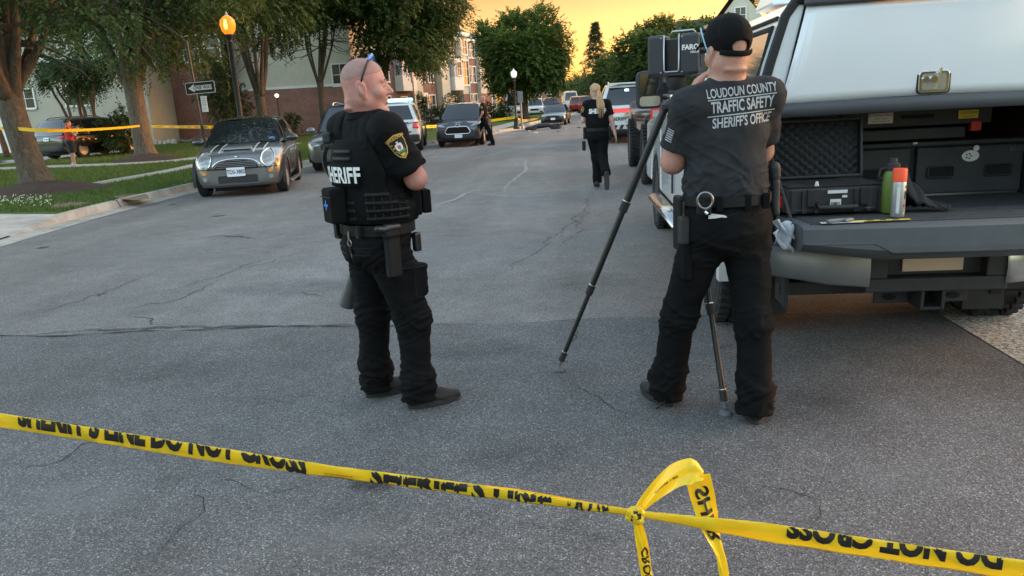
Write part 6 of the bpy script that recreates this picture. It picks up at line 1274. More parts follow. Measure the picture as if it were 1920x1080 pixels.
# --- officer with folded arms
def eyes(root, base, o, M, s):
    for sg in (1, -1):
        H = lambda x, y, z: Vector(A(o) + M @ (A((x, y, z)) * s) - A(base))
        MB().ell(H(.0805, sg * .031, .010), (.0118 * s, .0118 * s, .0075 * s), 12, 8).build('eye', 'eye_white', root, smooth=2); MB().ell(H(.0885, sg * .031, .010), (.0052 * s,) * 3, 10, 6).build('iris', 'ink_black', root, smooth=2)
        MB().tube([H(.088, sg * .014, .032), H(.092, sg * .03, .037), H(.078, sg * .048, .033)], [.004 * s, .005 * s, .003 * s], 6).build('eyebrow', 'brow', root, smooth=2)
def officer_a():
    base = A((-1.03, 3.77, 0)); root = empty('person', base, 0, 'shaven-headed officer in black uniform and vest, arms folded, blue sunglasses on his head', 'person')
    f = A((.66, .75, 0)); f /= np.linalg.norm(f); r = np.cross(f, [0, 0, 1]); C = A((-1.062, 3.745, 0)); L = lambda a, b, z: C + r * a + f * b + A((0, 0, z)); Mt = np.stack([r, f, A((0, 0, 1))], 1)
    shR, shL = L(.195, -.01, 1.465), L(-.185, -.01, 1.475); elR, elL = L(.235, .105, 1.225), L(-.25, .13, 1.22); wrR, wrL = L(.0, .25, 1.25), L(-.11, .23, 1.17)
    hipR, hipL = L(.08, -.01, .90), L(-.095, .0, .90); knR, anR = A((-.905, 3.715, .49)), A((-.888, 3.70, .09)); knL, anL = A((-1.155, 3.845, .49)), A((-1.17, 3.865, .09))
    hf = A((.985, .17, 0)); ho = A(at(686, 167, 3.715)); M = fr(hf, 0, .0); nk = L(0, -.005, 1.505)
    # body
    P = [ellip(L(0, .01, 1.30), (.17, .115, .2), .05, Mt), ellip(L(0, .02, 1.08), (.165, .125, .17), .05, Mt), ellip(L(0, 0, .93), (.16, .115, .12), .05, Mt), cone(shL, shR, .06, .06, .05), cone(nk, shR, .055, .05, .05), cone(nk, shL, .055, .05, .05)]
    for a, b, c, h in ((shR, elR, wrR, 1), (shL, elL, wrL, -1)): P += [cone(a, b, .058, .052, .03), cone(b, c, .055, .032, .025)] + hand_prims(c, (c - b), -f, 1.0, .45, .1, h)
    for a, b, c in ((hipR, knR, anR), (hipL, knL, anL)): P += [cone(a, b, .075, .055, .04), cone(b, c, .055, .04, .03)]
    P += head_prims(ho, M, 1.06, nk + A((0, 0, .02)), .069)
    # rolls at the nape
    P += [ellip(A(ho) + M @ A((-.078, 0, -.058)), (.03, .055, .016), .02, M), ellip(A(ho) + M @ A((-.085, 0, -.088)), (.03, .06, .016), .02, M)]
    bo = solid('body', P, .0052, 'skin_pink', root, base, 1); eyes(bo, base, ho, M, 1.06)
    hs = 1.06; hair = [ellip(A(ho) + M @ A((-.010, 0, .050)), A((.1015, .0795, .092)) * hs * 1.006, 0, M), half(A(ho) + M @ A((0, 0, .055)), M @ A((.25, 0, -1))), ellip(A(ho) + M @ A((.115, 0, .05)), (.045, .07, .05), .01, M, 's')]
    solid('hair', hair, .006, 'hair_buzz', bo, base, 1)
    # sunglasses pushed up
    sg = empty('sunglasses', base, 0, 'blue mirrored sunglasses pushed up on the shaven head', 'sunglasses'); H = lambda x, y, z: Vector(A(ho) + M @ (A((x, y, z)) * hs) - base)
    for s in (1, -1):
        MB().tube([H(-.012, s * .083, .022), H(.0, s * .084, .06), H(.018, s * .077, .10), H(.032, s * .062, .126)], [.004, .005, .006, .006], 6).build('temple_arm', 'frame_dark', sg, smooth=2)
        l = MB(); l.grid(lambda u, v, s=s: H(.030 + .018 * v - .03 * (u - .5) ** 2, s * (.008 + .060 * u), .142 - .026 * u * u + .012 * v), 10, 5); l.build('lens', 'lens_blue', sg, smooth=2, solid=.008)
    MB().tube([H(.04, .012, .15), H(.04, -.012, .15)], .004, 6).build('bridge', 'frame_dark', sg)
    # shirt
    cuff = lambda a, b, t: a + (b - a) * t
    P = [ellip(L(0, .01, 1.30), (.215, .15, .21), .05, Mt), ellip(L(0, .025, 1.08), (.21, .168, .17), .05, Mt), cone(shL, shR, .075, .075, .05), cone(nk, shR, .066, .068, .05), cone(nk, shL, .066, .068, .05), cone(shR, cuff(shR, elR, .80), .080, .084, .045, None, True), cone(shL, cuff(shL, elL, .72), .080, .084, .045, None, True), cone(nk + A((0, 0, -.02)), nk + A((0, 0, .062)) + f * .012, .082, .079, .02, None, True), half((0, 0, .985), (0, 0, -1))]
    sh = solid('shirt', P, .0065, 'uniform_black', root, base, 1, shirt_folds(.006, 1.25)); bs = bvh_of(sh)
    # collar
    mb = MB(); rs = []
    for k in range(33):
        a = math.radians(-150 + 300 * k / 32); d = -f * math.cos(a) + r * math.sin(a); c = nk + f * .012
        rs.append([Vector(c + d * q + A((0, 0, z)) - base) for q, z in ((.079, .03), (.083, .100), (.090, .098), (.106, .022), (.097, .012))])
    mb.rings(rs); mb.build('collar', 'uniform_black', sh, smooth=True)
    # vest
    inf = .032; V_ = [ellip(L(0, .01, 1.29), (.215 + inf, .15 + inf, .26), .04, Mt), ellip(L(0, .025, 1.10), (.21 + inf, .168 + inf, .22), .04, Mt)]
    V_ += [half((0, 0, 1.015), (0, 0, -1)), half((0, 0, 1.43), (0, 0, 1))]
    for s, shd, el in ((1, shR, elR), (-1, shL, elL)):
        V_.append(cone(L(s * .255, -.02, 1.52), L(s * .255, .04, 1.20), .135, .075, .02, None, False, 's')); V_.append(cone(L(s * .22, .03, 1.22), L(s * .26, .14, 1.20), .085, .09, .02, None, False, 's'))
    V_.append(cone(nk + A((0, 0, -.10)) + f * .0, nk + A((0, 0, .1)), .085, .12, .02, None, False, 's'))
    ve = solid('vest', V_, .0065, 'vest_black', root, base, 1, shirt_folds(.0015, 1.1)); bvv = bvh_of(ve); C2 = L(0, .01, 0) - base; W = ray_wrap(bvv, C2, f, .004); W2 = ray_wrap(bvv, C2, f, .012)
    for s in (1, -1):
        c_ = L(s * .118, 0, 1.36) - base; pts = []
        for k in range(13):
            ph = math.radians(12 + 156 * k / 12); d = Vector(-f * math.cos(ph) + A((0, 0, 1)) * math.sin(ph)); h = bs.ray_cast(Vector(c_) + d * .6, -d); pts.append((h[0] if h[0] is not None else Vector(c_) + d * .15) + d * (.004 + .03 * max(0, (abs(ph - math.pi / 2) - .9))))
        strap('shoulder_strap', pts, .036, .006, 'vest_black', ve, tuple(-f))
    # name panel on the back
    def pan(nm, t0, t1, z0, z1, m, par, Wf, n=14): return MB().grid(lambda u, v: Wf(t0 + (t1 - t0) * u, z0 + (z1 - z0) * v), n, 4).build(nm, m, par, smooth=2, solid=.006)
    np_ = pan('name_panel', -.62, .66, 1.205, 1.315, 'vest_black', ve, W2); R_ = .20
    W3 = ray_wrap(bvv, C2, f, .019); lettering('lettering', [('SHERIFF', 0, 0, .105, dict(bold=.0035, sx=.86, cuts=.02, spacing=1.03))], lambda u, v: W3(u / .225 + .01, 1.260 + v), 'letter_white', np_)
    for z in (1.045, 1.085, 1.125, 1.165):
        q = MB(); q.grid(lambda u, v: ray_wrap(bvv, C2, f, .0025)(.75 + 1.0 * u, z - .010 + .020 * v), 18, 1); q.build('webbing', 'belt_black', ve, smooth=2, solid=.0025)
        if z < 1.16:
            q = MB(); q.grid(lambda u, v: ray_wrap(bvv, C2, f, .0025)(-.75 + 1.2 * u, z - .010 + .020 * v), 18, 1); q.build('webbing', 'belt_black', ve, smooth=2, solid=.0025)
    for k in range(6):
        for z in (1.065, 1.105, 1.145): MB().box(tuple(ray_wrap(bvv, C2, f, .01)(.8 + k * .17, z)), (.006, .006, .018)).build('stitch', 'belt_black', ve)
    for z in (1.34, 1.375): q = MB(); q.grid(lambda u, v: W(-.45 + .9 * u, z - .010 + .02 * v), 12, 1); q.build('webbing', 'belt_black', ve, smooth=2, solid=.0025)
    # medical pouch with its blue cross, lower left back
    pc = W(-.17, 1.115); nd = (Vector(-f * math.cos(-.17) + r * math.sin(-.17))); tx = Vector(r * math.cos(-.17) + f * math.sin(-.17)) * 1.; tx = Vector((0, 0, 1)).cross(nd); tx = tx if tx.dot(Vector(r)) > 0 else -tx
    Mp = np.stack([A(tx), A(nd), A((0, 0, 1))], 1); po = solid('pouch', [rbox(A(pc) + A(nd) * .028 + base, (.066, .042, .088), .016, 0, Mp)], .006, 'vest_black', ve, base, 1)
    PP = lambda u, v, d=.0735: pc + nd * d + tx * u + Vector((0, 0, v))
    mb = MB()
    for u0, u1, v0, v1 in ((-.006, .006, -.024, .024), (-.024, -.007, -.006, .006), (.007, .024, -.006, .006)): mb.add([PP(u0, v0 + .005), PP(u1, v0 + .005), PP(u1, v1 + .005), PP(u0, v1 + .005)], [(0, 1, 2, 3)])
    mb.build('blue_cross', mat('cross_blue', (.02, .20, .62), .6), po, fix=False); MB().tube([PP(-.063, .045, .072), PP(.063, .045, .072)], .003, 5).build('pouch_zip', 'belt_black', po)
    # radio lead over the left shoulder
    hx = []; a0, a1 = A(L(-.155, -.145, 1.40)) - base, A(L(-.225, -.10, 1.24)) - base
    for k in range(150): t = k / 149; c = a0 + (a1 - a0) * t + A((-.02, -.01, 0)) * math.sin(math.pi * t); th = t * 2 * math.pi * 17; hx.append(Vector(c + r * .011 * math.cos(th) + f * .011 * math.sin(th)))
    MB().tube(hx, .0035, 5).build('coiled_lead', 'cable_black', ve, smooth=2); MB().box(tuple(L(-.17, -.13, 1.44) - base), (.045, .035, .06)).build('radio_microphone', 'black_plastic', ve, bevel=.012)
    # magazine pouches on the front right
    for k, (a, b) in enumerate(((.205, .12), (.185, .19), (.12, .215))): 
        mb = MB(); mb.box((0, 0, 0), (.055, .05, .12)); o = mb.build('front_pouch', 'vest_black', ve, bevel=.01); o.location = Vector(L(a, b, 1.10) - base); o.rotation_euler = (0, 0, math.atan2(f[1], f[0]) - math.pi / 2 - .6 + .3 * k)
    # shoulder patch
    pd = (A(elR) - shR); pd /= np.linalg.norm(pd); out = -f * .45 + r * .9; out /= np.linalg.norm(out)
    def PA(u, v, off=.003):
        c = shR + pd * (.085 - v); s_ = np.cross(out, pd); s_ /= np.linalg.norm(s_); th = u / .085; d = out * math.cos(th) + s_ * math.sin(th)
        h = bs.ray_cast(Vector(c + d * .3 - base), Vector(-d)); q = h[0] if h[0] is not None else Vector(c + d * .085 - base); return q + Vector(d) * off
    sg_ = 1 if (PA(.03, 0) - PA(-.03, 0)).dot(Vector((1, .1, 0))) > 0 else -1
    sh8 = [(-.036, .052), (.0, .062), (.036, .052), (.041, .02), (.036, -.02), (.022, -.045), (0, -.062), (-.022, -.045), (-.036, -.02), (-.041, .02)]
    pt = decal('shoulder_patch', sh8, lambda u, v: PA(sg_ * u, v), 'gold_thread', sh, .02)
    for nm, sc, m, o_ in (('patch_field', .88, 'ink_black', .0042),): pf = decal(nm, [(a * sc, b * sc) for a, b in sh8], lambda u, v: PA(sg_ * u, v, o_), m, pt, .02)
    decal('patch_emblem', [(a, b) for a, b in ell2(0, .002, .018, .026, 14)], lambda u, v: PA(sg_ * u, v, .0052), 'letter_white', pt, .02); decal('patch_shield', [(-.008, .006), (.008, .006), (.008, -.008), (0, -.016), (-.008, -.008)], lambda u, v: PA(sg_ * u, v, .0062), 'patch_pink', pt, .02)
    decal('patch_ground', [(-.022, -.017), (.022, -.017), (.018, -.028), (-.018, -.028)], lambda u, v: PA(sg_ * u, v, .0062), 'patch_green', pt, .02); decal('patch_scroll', [(-.014, -.033), (.014, -.033), (.006, -.048), (-.006, -.048)], lambda u, v: PA(sg_ * u, v, .0062), 'gold_thread', pt, .02)
    lettering('patch_lettering', [('LOUDOUN', 0, 0, .017, dict(bold=.0008))], lambda u, v: PA(sg_ * u, v + .044, .0062), 'gold_thread', pt)
    for a in (-.010, .010): decal('patch_emblem', ell2(a, .022, .006, .006, 8), lambda u, v: PA(sg_ * u, v, .0062), 'ink_black', pt, .02)
    # trousers, belt, boots
    Lr = [ellip(L(0, .01, .955), (.195, .152, .10), .05, Mt), ellip(L(0, -.035, .88), (.19, .135, .12), .05, Mt)]
    for a, b, c, ft in ((hipR, knR, anR, A((-.905, 3.69, .045))), (hipL, knL, anL, A((-1.185, 3.85, .045)))): Lr += [cone(a, b, .117, .086, .045), cone(b, ft + (b - ft) * .22, .084, .078, .05), cone(ft + (b - ft) * .30, ft, .078, .086, .04, None, True)]
    Lr.append(half((0, 0, 1.005), (0, 0, 1))); Lr.append(rbox(knR + r * .055 + f * .01 + A((0, 0, .215)), (.038, .05, .085), .02, .04, Mt))
    tr = solid('trousers', Lr, .0065, 'trouser_black', root, base, 1, trouser_folds(.011, .13))
    bt = belt_ring('duty_belt', L(0, .01, 0), f, .205, .168, .985, .026, .012, 'belt_black', root, base)
    bt_ = bvh_of(tr)
    # holster with pistol at the right hip
    def at_hip(a, b, z): return Vector(L(a, b, z) - base)
    hq = solid('holster', [rbox(L(.212, -.055, .865), (.022, .040, .115), .012, 0, Mt), rbox(L(.216, -.062, .985), (.024, .042, .03), .01, .01, Mt), cone(L(.205, -.055, .80), L(.20, -.04, .755), .024, .018, .01)], .005, 'belt_black', bt, base, 1)
    solid('pistol_grip', [cone(L(.222, -.06, .985), L(.222, -.135, 1.005), .017, .019, .01), cone(L(.222, -.02, 1.0), L(.222, -.09, 1.005), .02, .02, .01)], .005, 'frame_dark', hq, base, 1)
    solid('belt_pouch', [rbox(L(-.175, -.105, .965), (.03, .03, .045), .01, 0, Mt)], .006, 'belt_black', bt, base, 1); solid('belt_pouch', [rbox(L(.185, .115, .90), (.018, .02, .05), .008, 0, Mt)], .006, 'frame_dark', bt, base, 1)
    ky = empty('key_ring', base, 0, 'ring of keys hanging from the belt of the officer with folded arms', 'keys'); kb = at_hip(.02, -.178, .955); MB().tube([kb + Vector((0, 0, .03)), kb + Vector((0, 0, -.012))], .006, 6).build('clip', 'steel', ky); MB().tube([kb + Vector(r * .017 * math.cos(a)) + Vector((0, 0, -.03 + .017 * math.sin(a))) for a in np.arange(0, 6.28, .35)], .0025, 6, closed=True, caps=False).build('ring', 'steel', ky); MB().tube([kb + Vector((0, 0, -.045)), kb + Vector((.004, 0, -.085))], [.004, .007], 6).build('key', 'frame_dark', ky); MB().tube([kb + Vector((.004, 0, -.085)), kb + Vector((.006, 0, -.105))], .003, 6).build('key', 'steel', ky)
    for a in (-.10, .10): MB().box(tuple(at_hip(a, -.172, .985)), (.025, .018, .066), rot=Matrix.Rotation(math.atan2(f[1], f[0]) - math.pi / 2, 3, 'Z')).build('belt_keeper', 'belt_black', bt, bevel=.004)
    def seam(pts, nm='pocket_seam'):
        out_ = []
        for p, d in pts:
            h = bt_.ray_cast(Vector(A(p) - base) + Vector(d) * .4, -Vector(d)); 
            if h[0] is not None: out_.append(h[0] + Vector(d) * .001)
        if len(out_) > 1: MB().tube(out_, .003, 5).build(nm, 'belt_black', tr)
    for (a0, a1, z) in ((-.13, -.02, .90), (.03, .14, .90), (-.13, -.02, .865), (.03, .14, .865)): seam([(L(a0 + (a1 - a0) * k / 6, 0, z), -f) for k in range(7)])
    od = -f * .2 + r; od /= np.linalg.norm(od); seam([(knR + A((.0, -.0, .13)) + f * (-.07 + .14 * k / 6), od) for k in range(7)]); seam([(knR + A((.0, 0, .29)) + f * (-.08 + .16 * k / 6), od) for k in range(7)]); seam([(knR + f * -.01 + A((0, 0, .14 + .02 * k)), od) for k in range(8)])
    shoes(root, base, (-.955, 3.655, 0), (-.70, 3.80, 0)); shoes(root, base, (-1.235, 3.825, 0), (-.99, 3.965, 0))
    # the dark cone-shaped torch wand on his far side
    c0 = A(at(650, 575, 3.92)); c1 = A(at(668, 490, 3.92)); tw = empty('traffic_wand', c0, 0, 'dark grey cone of a traffic wand hanging behind the folded-arms officer', 'traffic wand'); d = Vector(c1 - c0); mb = MB(); mb.tube([(0, 0, 0), d * .1, d * .95, d], [.040, .043, .024, .02], 18); mb.build('cone', mat('wand_grey', (.07, .072, .075), .4), tw, smooth=True); MB().tube([d * .99, d * 2.2], .018, 12).build('handle', 'black_plastic', tw)
officer_a()
# --- the crash investigator at the scanner
def man_b():
    base = A((.62, 3.52, 0)); root = empty('person', base, 0, 'man in a charcoal lettered t-shirt and black cap, back to camera, working the scanner', 'person')
    f = A((-.22, 1, 0)); f /= np.linalg.norm(f); r = np.cross(f, [0, 0, 1]); C = A((.672, 3.55, 0)); L = lambda a, b, z: C + r * a + f * b + A((0, 0, z)); Mt = np.stack([r, f, A((0, 0, 1))], 1)
    shR, shL = L(.18, 0, 1.53), L(-.185, 0, 1.505); elL, elR = A((.432, 3.60, 1.255)), A((.875, 3.76, 1.27)); wrL, wrR = A((.530, 3.775, 1.535)), A((.74, 3.93, 1.42))
    hipR, hipL = L(.095, 0, .955), L(-.095, 0, .955); knL, anL = A((.462, 3.61, .50)), A((.39, 3.69, .09)); knR, anR = A((.792, 3.49, .50)), A((.80, 3.455, .09))
    ho = A(at(1362, 99, 3.55)); hf = A((-.36, .93, 0)); M = fr(hf); nk = L(-.005, .01, 1.585)
    P = [ellip(L(0, .01, 1.36), (.17, .115, .2), .05, Mt), ellip(L(0, .02, 1.15), (.175, .14, .18), .05, Mt), ellip(L(0, 0, .95), (.165, .12, .12), .05, Mt), cone(shL, shR, .06, .06, .05), cone(nk, shR, .055, .05, .05), cone(nk, shL, .055, .05, .05)]
    P += [cone(shL, elL, .056, .056, .03), cone(elL, elL + (wrL - elL) * .4, .056, .052, .02), cone(elL + (wrL - elL) * .4, wrL, .05, .032, .025)] + hand_prims(wrL, A((.06, .0, .12)), A((.6, .1, -.3)), 1.1, .7, .1, -1)
    P += [cone(shR, elR, .056, .052, .03), cone(elR, wrR, .052, .032, .025)] + hand_prims(wrR, A((-.2, .8, .2)), A((-.3, .1, -.8)), 1.05, .4, .1, -1)
    for a, b, c in ((hipR, knR, anR), (hipL, knL, anL)): P += [cone(a, b, .075, .055, .04), cone(b, c, .055, .04, .03)]
    P += head_prims(ho, M, 1.05, nk, .070); P += [ellip(A(ho) + M @ A((-.075, 0, -.075)), (.028, .055, .013), .015, M)]
    bo = solid('body', P, .0055, 'skin_tan', root, base, 1); eyes(bo, base, ho, M, 1.05)
    # cap with the strap opening at the back
    hs = 1.05; cp = [ellip(A(ho) + M @ A((-.010, 0, .058)), (.122, .098, .108), 0, M), half(A(ho) + M @ A((0, 0, .022)), M @ A((.32, 0, -1))), ellip(A(ho) + M @ A((-.12, 0, .018)), (.03, .042, .026), .005, M, 's')]
    cpo = solid('cap', cp, .005, 'cap_black', root, base, 1, lambda V: .0015 * (vnoise(V * 60, 3) - .5)); H = lambda x, y, z: Vector(A(ho) + M @ A((x, y, z)) - base)
    MB().tube([H(-.075, .079, .0), H(-.108, .05, -.008), H(-.122, 0, -.012), H(-.108, -.05, -.008), H(-.075, -.079, .0)], .011, 8, sc=(1.1, .35)).build('cap_strap', 'cap_black', cpo, smooth=2)
    br = MB(); br.grid(lambda u, v: H(.085 + .085 * v * math.cos((u - .5) * 2.2), .090 * math.sin((u - .5) * 2.6) * (1 - .08 * v), .062 - .02 * v - .045 * (u - .5) ** 2 * 2), 14, 6); br.build('cap_peak', 'cap_black', cpo, smooth=2, solid=.006); MB().ell(H(-.01, 0, .167), (.007, .007, .004), 10, 6).build('cap_button', 'cap_black', cpo)
    for a in (0, 1.05, 2.1): MB().tube([H(-.01 + .1225 * math.cos(t) * math.cos(a), .0985 * math.cos(t) * math.sin(a), .058 + .1085 * math.sin(t)) for t in np.arange(.05, 3.1, .15)], .0013, 4).build('cap_seam', 'belt_black', cpo)
    sg = empty('sunglasses', base, 0, 'sunglasses with pale blue arms worn on the black cap', 'sunglasses'); mat('temple_blue', (.25, .5, .62), .4)
    for s in (1, -1):
        MB().tube([H(-.01, s * .091, -.005), H(.012, s * .096, .03), H(.045, s * .096, .085), H(.095, s * .075, .115)], .0035, 6).build('temple_arm', 'temple_blue', sg, smooth=2); l = MB(); l.grid(lambda u, v, s=s: H(.105 - .035 * u + .01 * v, s * (.008 + .068 * u), .105 + .03 * v - .01 * u), 8, 4); l.build('lens', 'frame_dark', sg, smooth=2, solid=.004)
    # t-shirt
    cuff = lambda a, b, t: a + (b - a) * t
    P = [ellip(L(0, .01, 1.37), (.190, .135, .20), .06, Mt), ellip(L(0, .02, 1.17), (.190, .16, .19), .06, Mt), ellip(L(0, .0, 1.07), (.182, .148, .12), .05, Mt), cone(shL, shR, .072, .072, .06), cone(nk + A((0, 0, -.02)), shR, .066, .064, .06), cone(nk + A((0, 0, -.02)), shL, .066, .064, .06), cone(shR, cuff(shR, elR, .74), .070, .076, .045, None, True), cone(shL, cuff(shL, elL, .74), .070, .078, .045, None, True), cone(nk + A((0, 0, -.03)), nk + A((0, 0, .038)), .082, .078, .02, None, True), half((0, 0, 1.065), (0, 0, -1))]
    sh = solid('tee_shirt', P, .0062, 'tee_charcoal', root, base, 1, shirt_folds(.0085, 1.12)); bs = bvh_of(sh)
    def back(u, v, off=.003):
        h = bs.ray_cast(Vector(L(u, -.8, v) - base), Vector(f)); return (h[0] if h[0] is not None else Vector(L(u, -.14, v) - base)) - Vector(f) * off
    def bl(u, v): return back(u + .028, 1.505 + v + .06 * u)
    lettering('lettering', [('LOUDOUN COUNTY', 0, .056, .056, dict(bold=.0009, sx=.60, cuts=.02)), ('TRAFFIC SAFETY', 0, -.005, .068, dict(bold=.0016, sx=.58, cuts=.02)), ("SHERIFF'S OFFICE", 0, -.072, .060, dict(bold=.0012, sx=.62, shear=.12, cuts=.02))], bl, 'letter_grey', sh)
    for v in (.030, -.040): q = MB(); q.grid(lambda u, w, v=v: bl(-.158 + .316 * u, v - .0022 + .0044 * w), 24, 1); q.build('rule_line', 'letter_grey', sh, fix=False)
    # sleeve flag
    pd = elL - shL; pd /= np.linalg.norm(pd); out = A((-.75, -.66, 0)); out -= pd * (out @ pd); out /= np.linalg.norm(out); s_ = np.cross(out, pd)
    def PS(u, v):
        c = shL + pd * (.13 - v); d = out * math.cos(u / .085) + s_ * math.sin(u / .085); h = bs.ray_cast(Vector(c + d * .3 - base), Vector(-d)); q = h[0] if h[0] is not None else Vector(c + d * .085 - base); return q + Vector(d) * .003
    for k in range(6): q = MB(); z0 = -.028 + k * .0105; q.grid(lambda u, v, z0=z0: PS(-.022 + .044 * u, z0 + .0055 * v), 8, 1); q.build('flag_stripe', 'letter_grey', sh, fix=False)
    # trousers
    Lr = [ellip(L(0, .0, 1.02), (.192, .154, .10), .05, Mt), ellip(L(0, -.035, .94), (.185, .138, .13), .05, Mt)]
    for a, b, ft in ((hipR, knR, A((.802, 3.445, .05))), (hipL, knL, A((.402, 3.675, .05)))): Lr += [cone(a, b, .113, .082, .05), cone(b, ft + (b - ft) * .25, .081, .078, .05), cone(ft + (b - ft) * .32, ft, .078, .086, .04, None, True)]
    Lr.append(half((0, 0, 1.09), (0, 0, 1))); tr = solid('trousers', Lr, .0065, 'trouser_black', root, base, 1, trouser_folds(.011, .14)); bt_ = bvh_of(tr)
    bt = belt_ring('belt', L(0, .0, 0), f, .195, .160, 1.083, .022, .010, 'belt_black', root, base)
    for a in (-.10, .03, .12): MB().box(tuple(L(a, -.168 + abs(a) * .12, 1.078) - base), (.03, .02, .07)).build('belt_loop', 'trouser_black', bt, bevel=.004)
    def bk(u, z, off=.002):
        h = bt_.ray_cast(Vector(L(u, -.8, z) - base), Vector(f)); return (h[0] if h[0] is not None else Vector(L(u, -.15, z) - base)) - Vector(f) * off
    MB().tube([bk(-.115 + .11 * k / 6, 1.01 + .004 * k) for k in range(7)], .0035, 5).build('pocket_zip', 'belt_black', tr); MB().tube([bk(.06 + .11 * k / 6, 1.02 + .003 * k) for k in range(7)], .0035, 5).build('pocket_zip', 'belt_black', tr)
    pp = MB(); pp.add([bk(-.14, 1.011, .006), bk(-.065, 1.017, .006), bk(-.075, 1.027, .01), bk(-.137, 1.036, .01)], [(0, 1, 2, 3)]); tag(pp.build('folded_paper', 'letter_white', solid=.001), 'white folded paper sticking out of the trouser back pocket', 'paper'); bpy.data.objects['folded_paper'].location = base
    # handcuffs in their open pouch
    hc_ = empty('handcuffs', base, 0, 'steel handcuffs in a pouch on the left of the charcoal-shirted man\'s belt', 'handcuffs'); c = Vector(L(-.165, -.145, 1.095) - base); u_ = Vector((r * .9 - f * .43)); 
    for s, dz in ((0, 0), (.012, .006)): MB().tube([c + u_ * (.033 * math.cos(a)) + Vector((0, -.012 - s, dz + .036 * math.sin(a))) for a in np.arange(0, 6.28, .3)], .005, 8, closed=True, caps=False).build('cuff', mat('cuff_steel', (.32, .31, .30), .32, 1.), hc_, smooth=2)
    MB().tube([c + Vector((0, -.015, -.045)), c + Vector((.012, -.018, -.055))], .009, 8).build('chain', 'chrome', hc_); solid('cuff_pouch', [rbox(L(-.165, -.142, 1.06), (.032, .016, .03), .008, 0, Mt)], .005, 'belt_black', bt, base, 1)
    # radio and holster left, baton/torch right
    solid('holster', [rbox(L(-.208, .05, .97), (.02, .05, .13), .012, 0, Mt)], .006, 'belt_black', bt, base, 1); ra = solid('radio', [rbox(L(-.22, -.035, .95), (.022, .028, .065), .008, 0, Mt), cone(L(-.22, -.035, 1.01), L(-.22, -.04, 1.08), .007, .006, .004)], .005, 'black_plastic', bt, base, 1)
    solid('torch', [cone(L(.215, -.03, 1.21), L(.22, -.03, 1.17), .028, .026, .006), cone(L(.22, -.03, 1.17), L(.225, -.04, 1.0), .017, .018, .006)] + [cone(L(.222, -.034, 1.14 - .022 * k), L(.2225, -.034, 1.135 - .022 * k), .021, .021, .003) for k in range(6)], .005, 'black_plastic', bt, base, 1)
    solid('thigh_pouch', [rbox(L(-.205, -.01, .80), (.022, .05, .09), .014, 0, Mt)], .006, 'trouser_black', tr, base, 1)
    shoes(root, base, (.425, 3.625, 0), (.30, 3.87, 0), 'boot_black'); shoes(root, base, (.80, 3.395, 0), (.81, 3.68, 0)); MB().tube([Vector(A((.41, 3.60, .07)) - base), Vector(A((.37, 3.585, .03)) - base), Vector(A((.345, 3.60, .008)) - base)], .004, 6).build('bootlace', 'belt_black', root)
man_b()
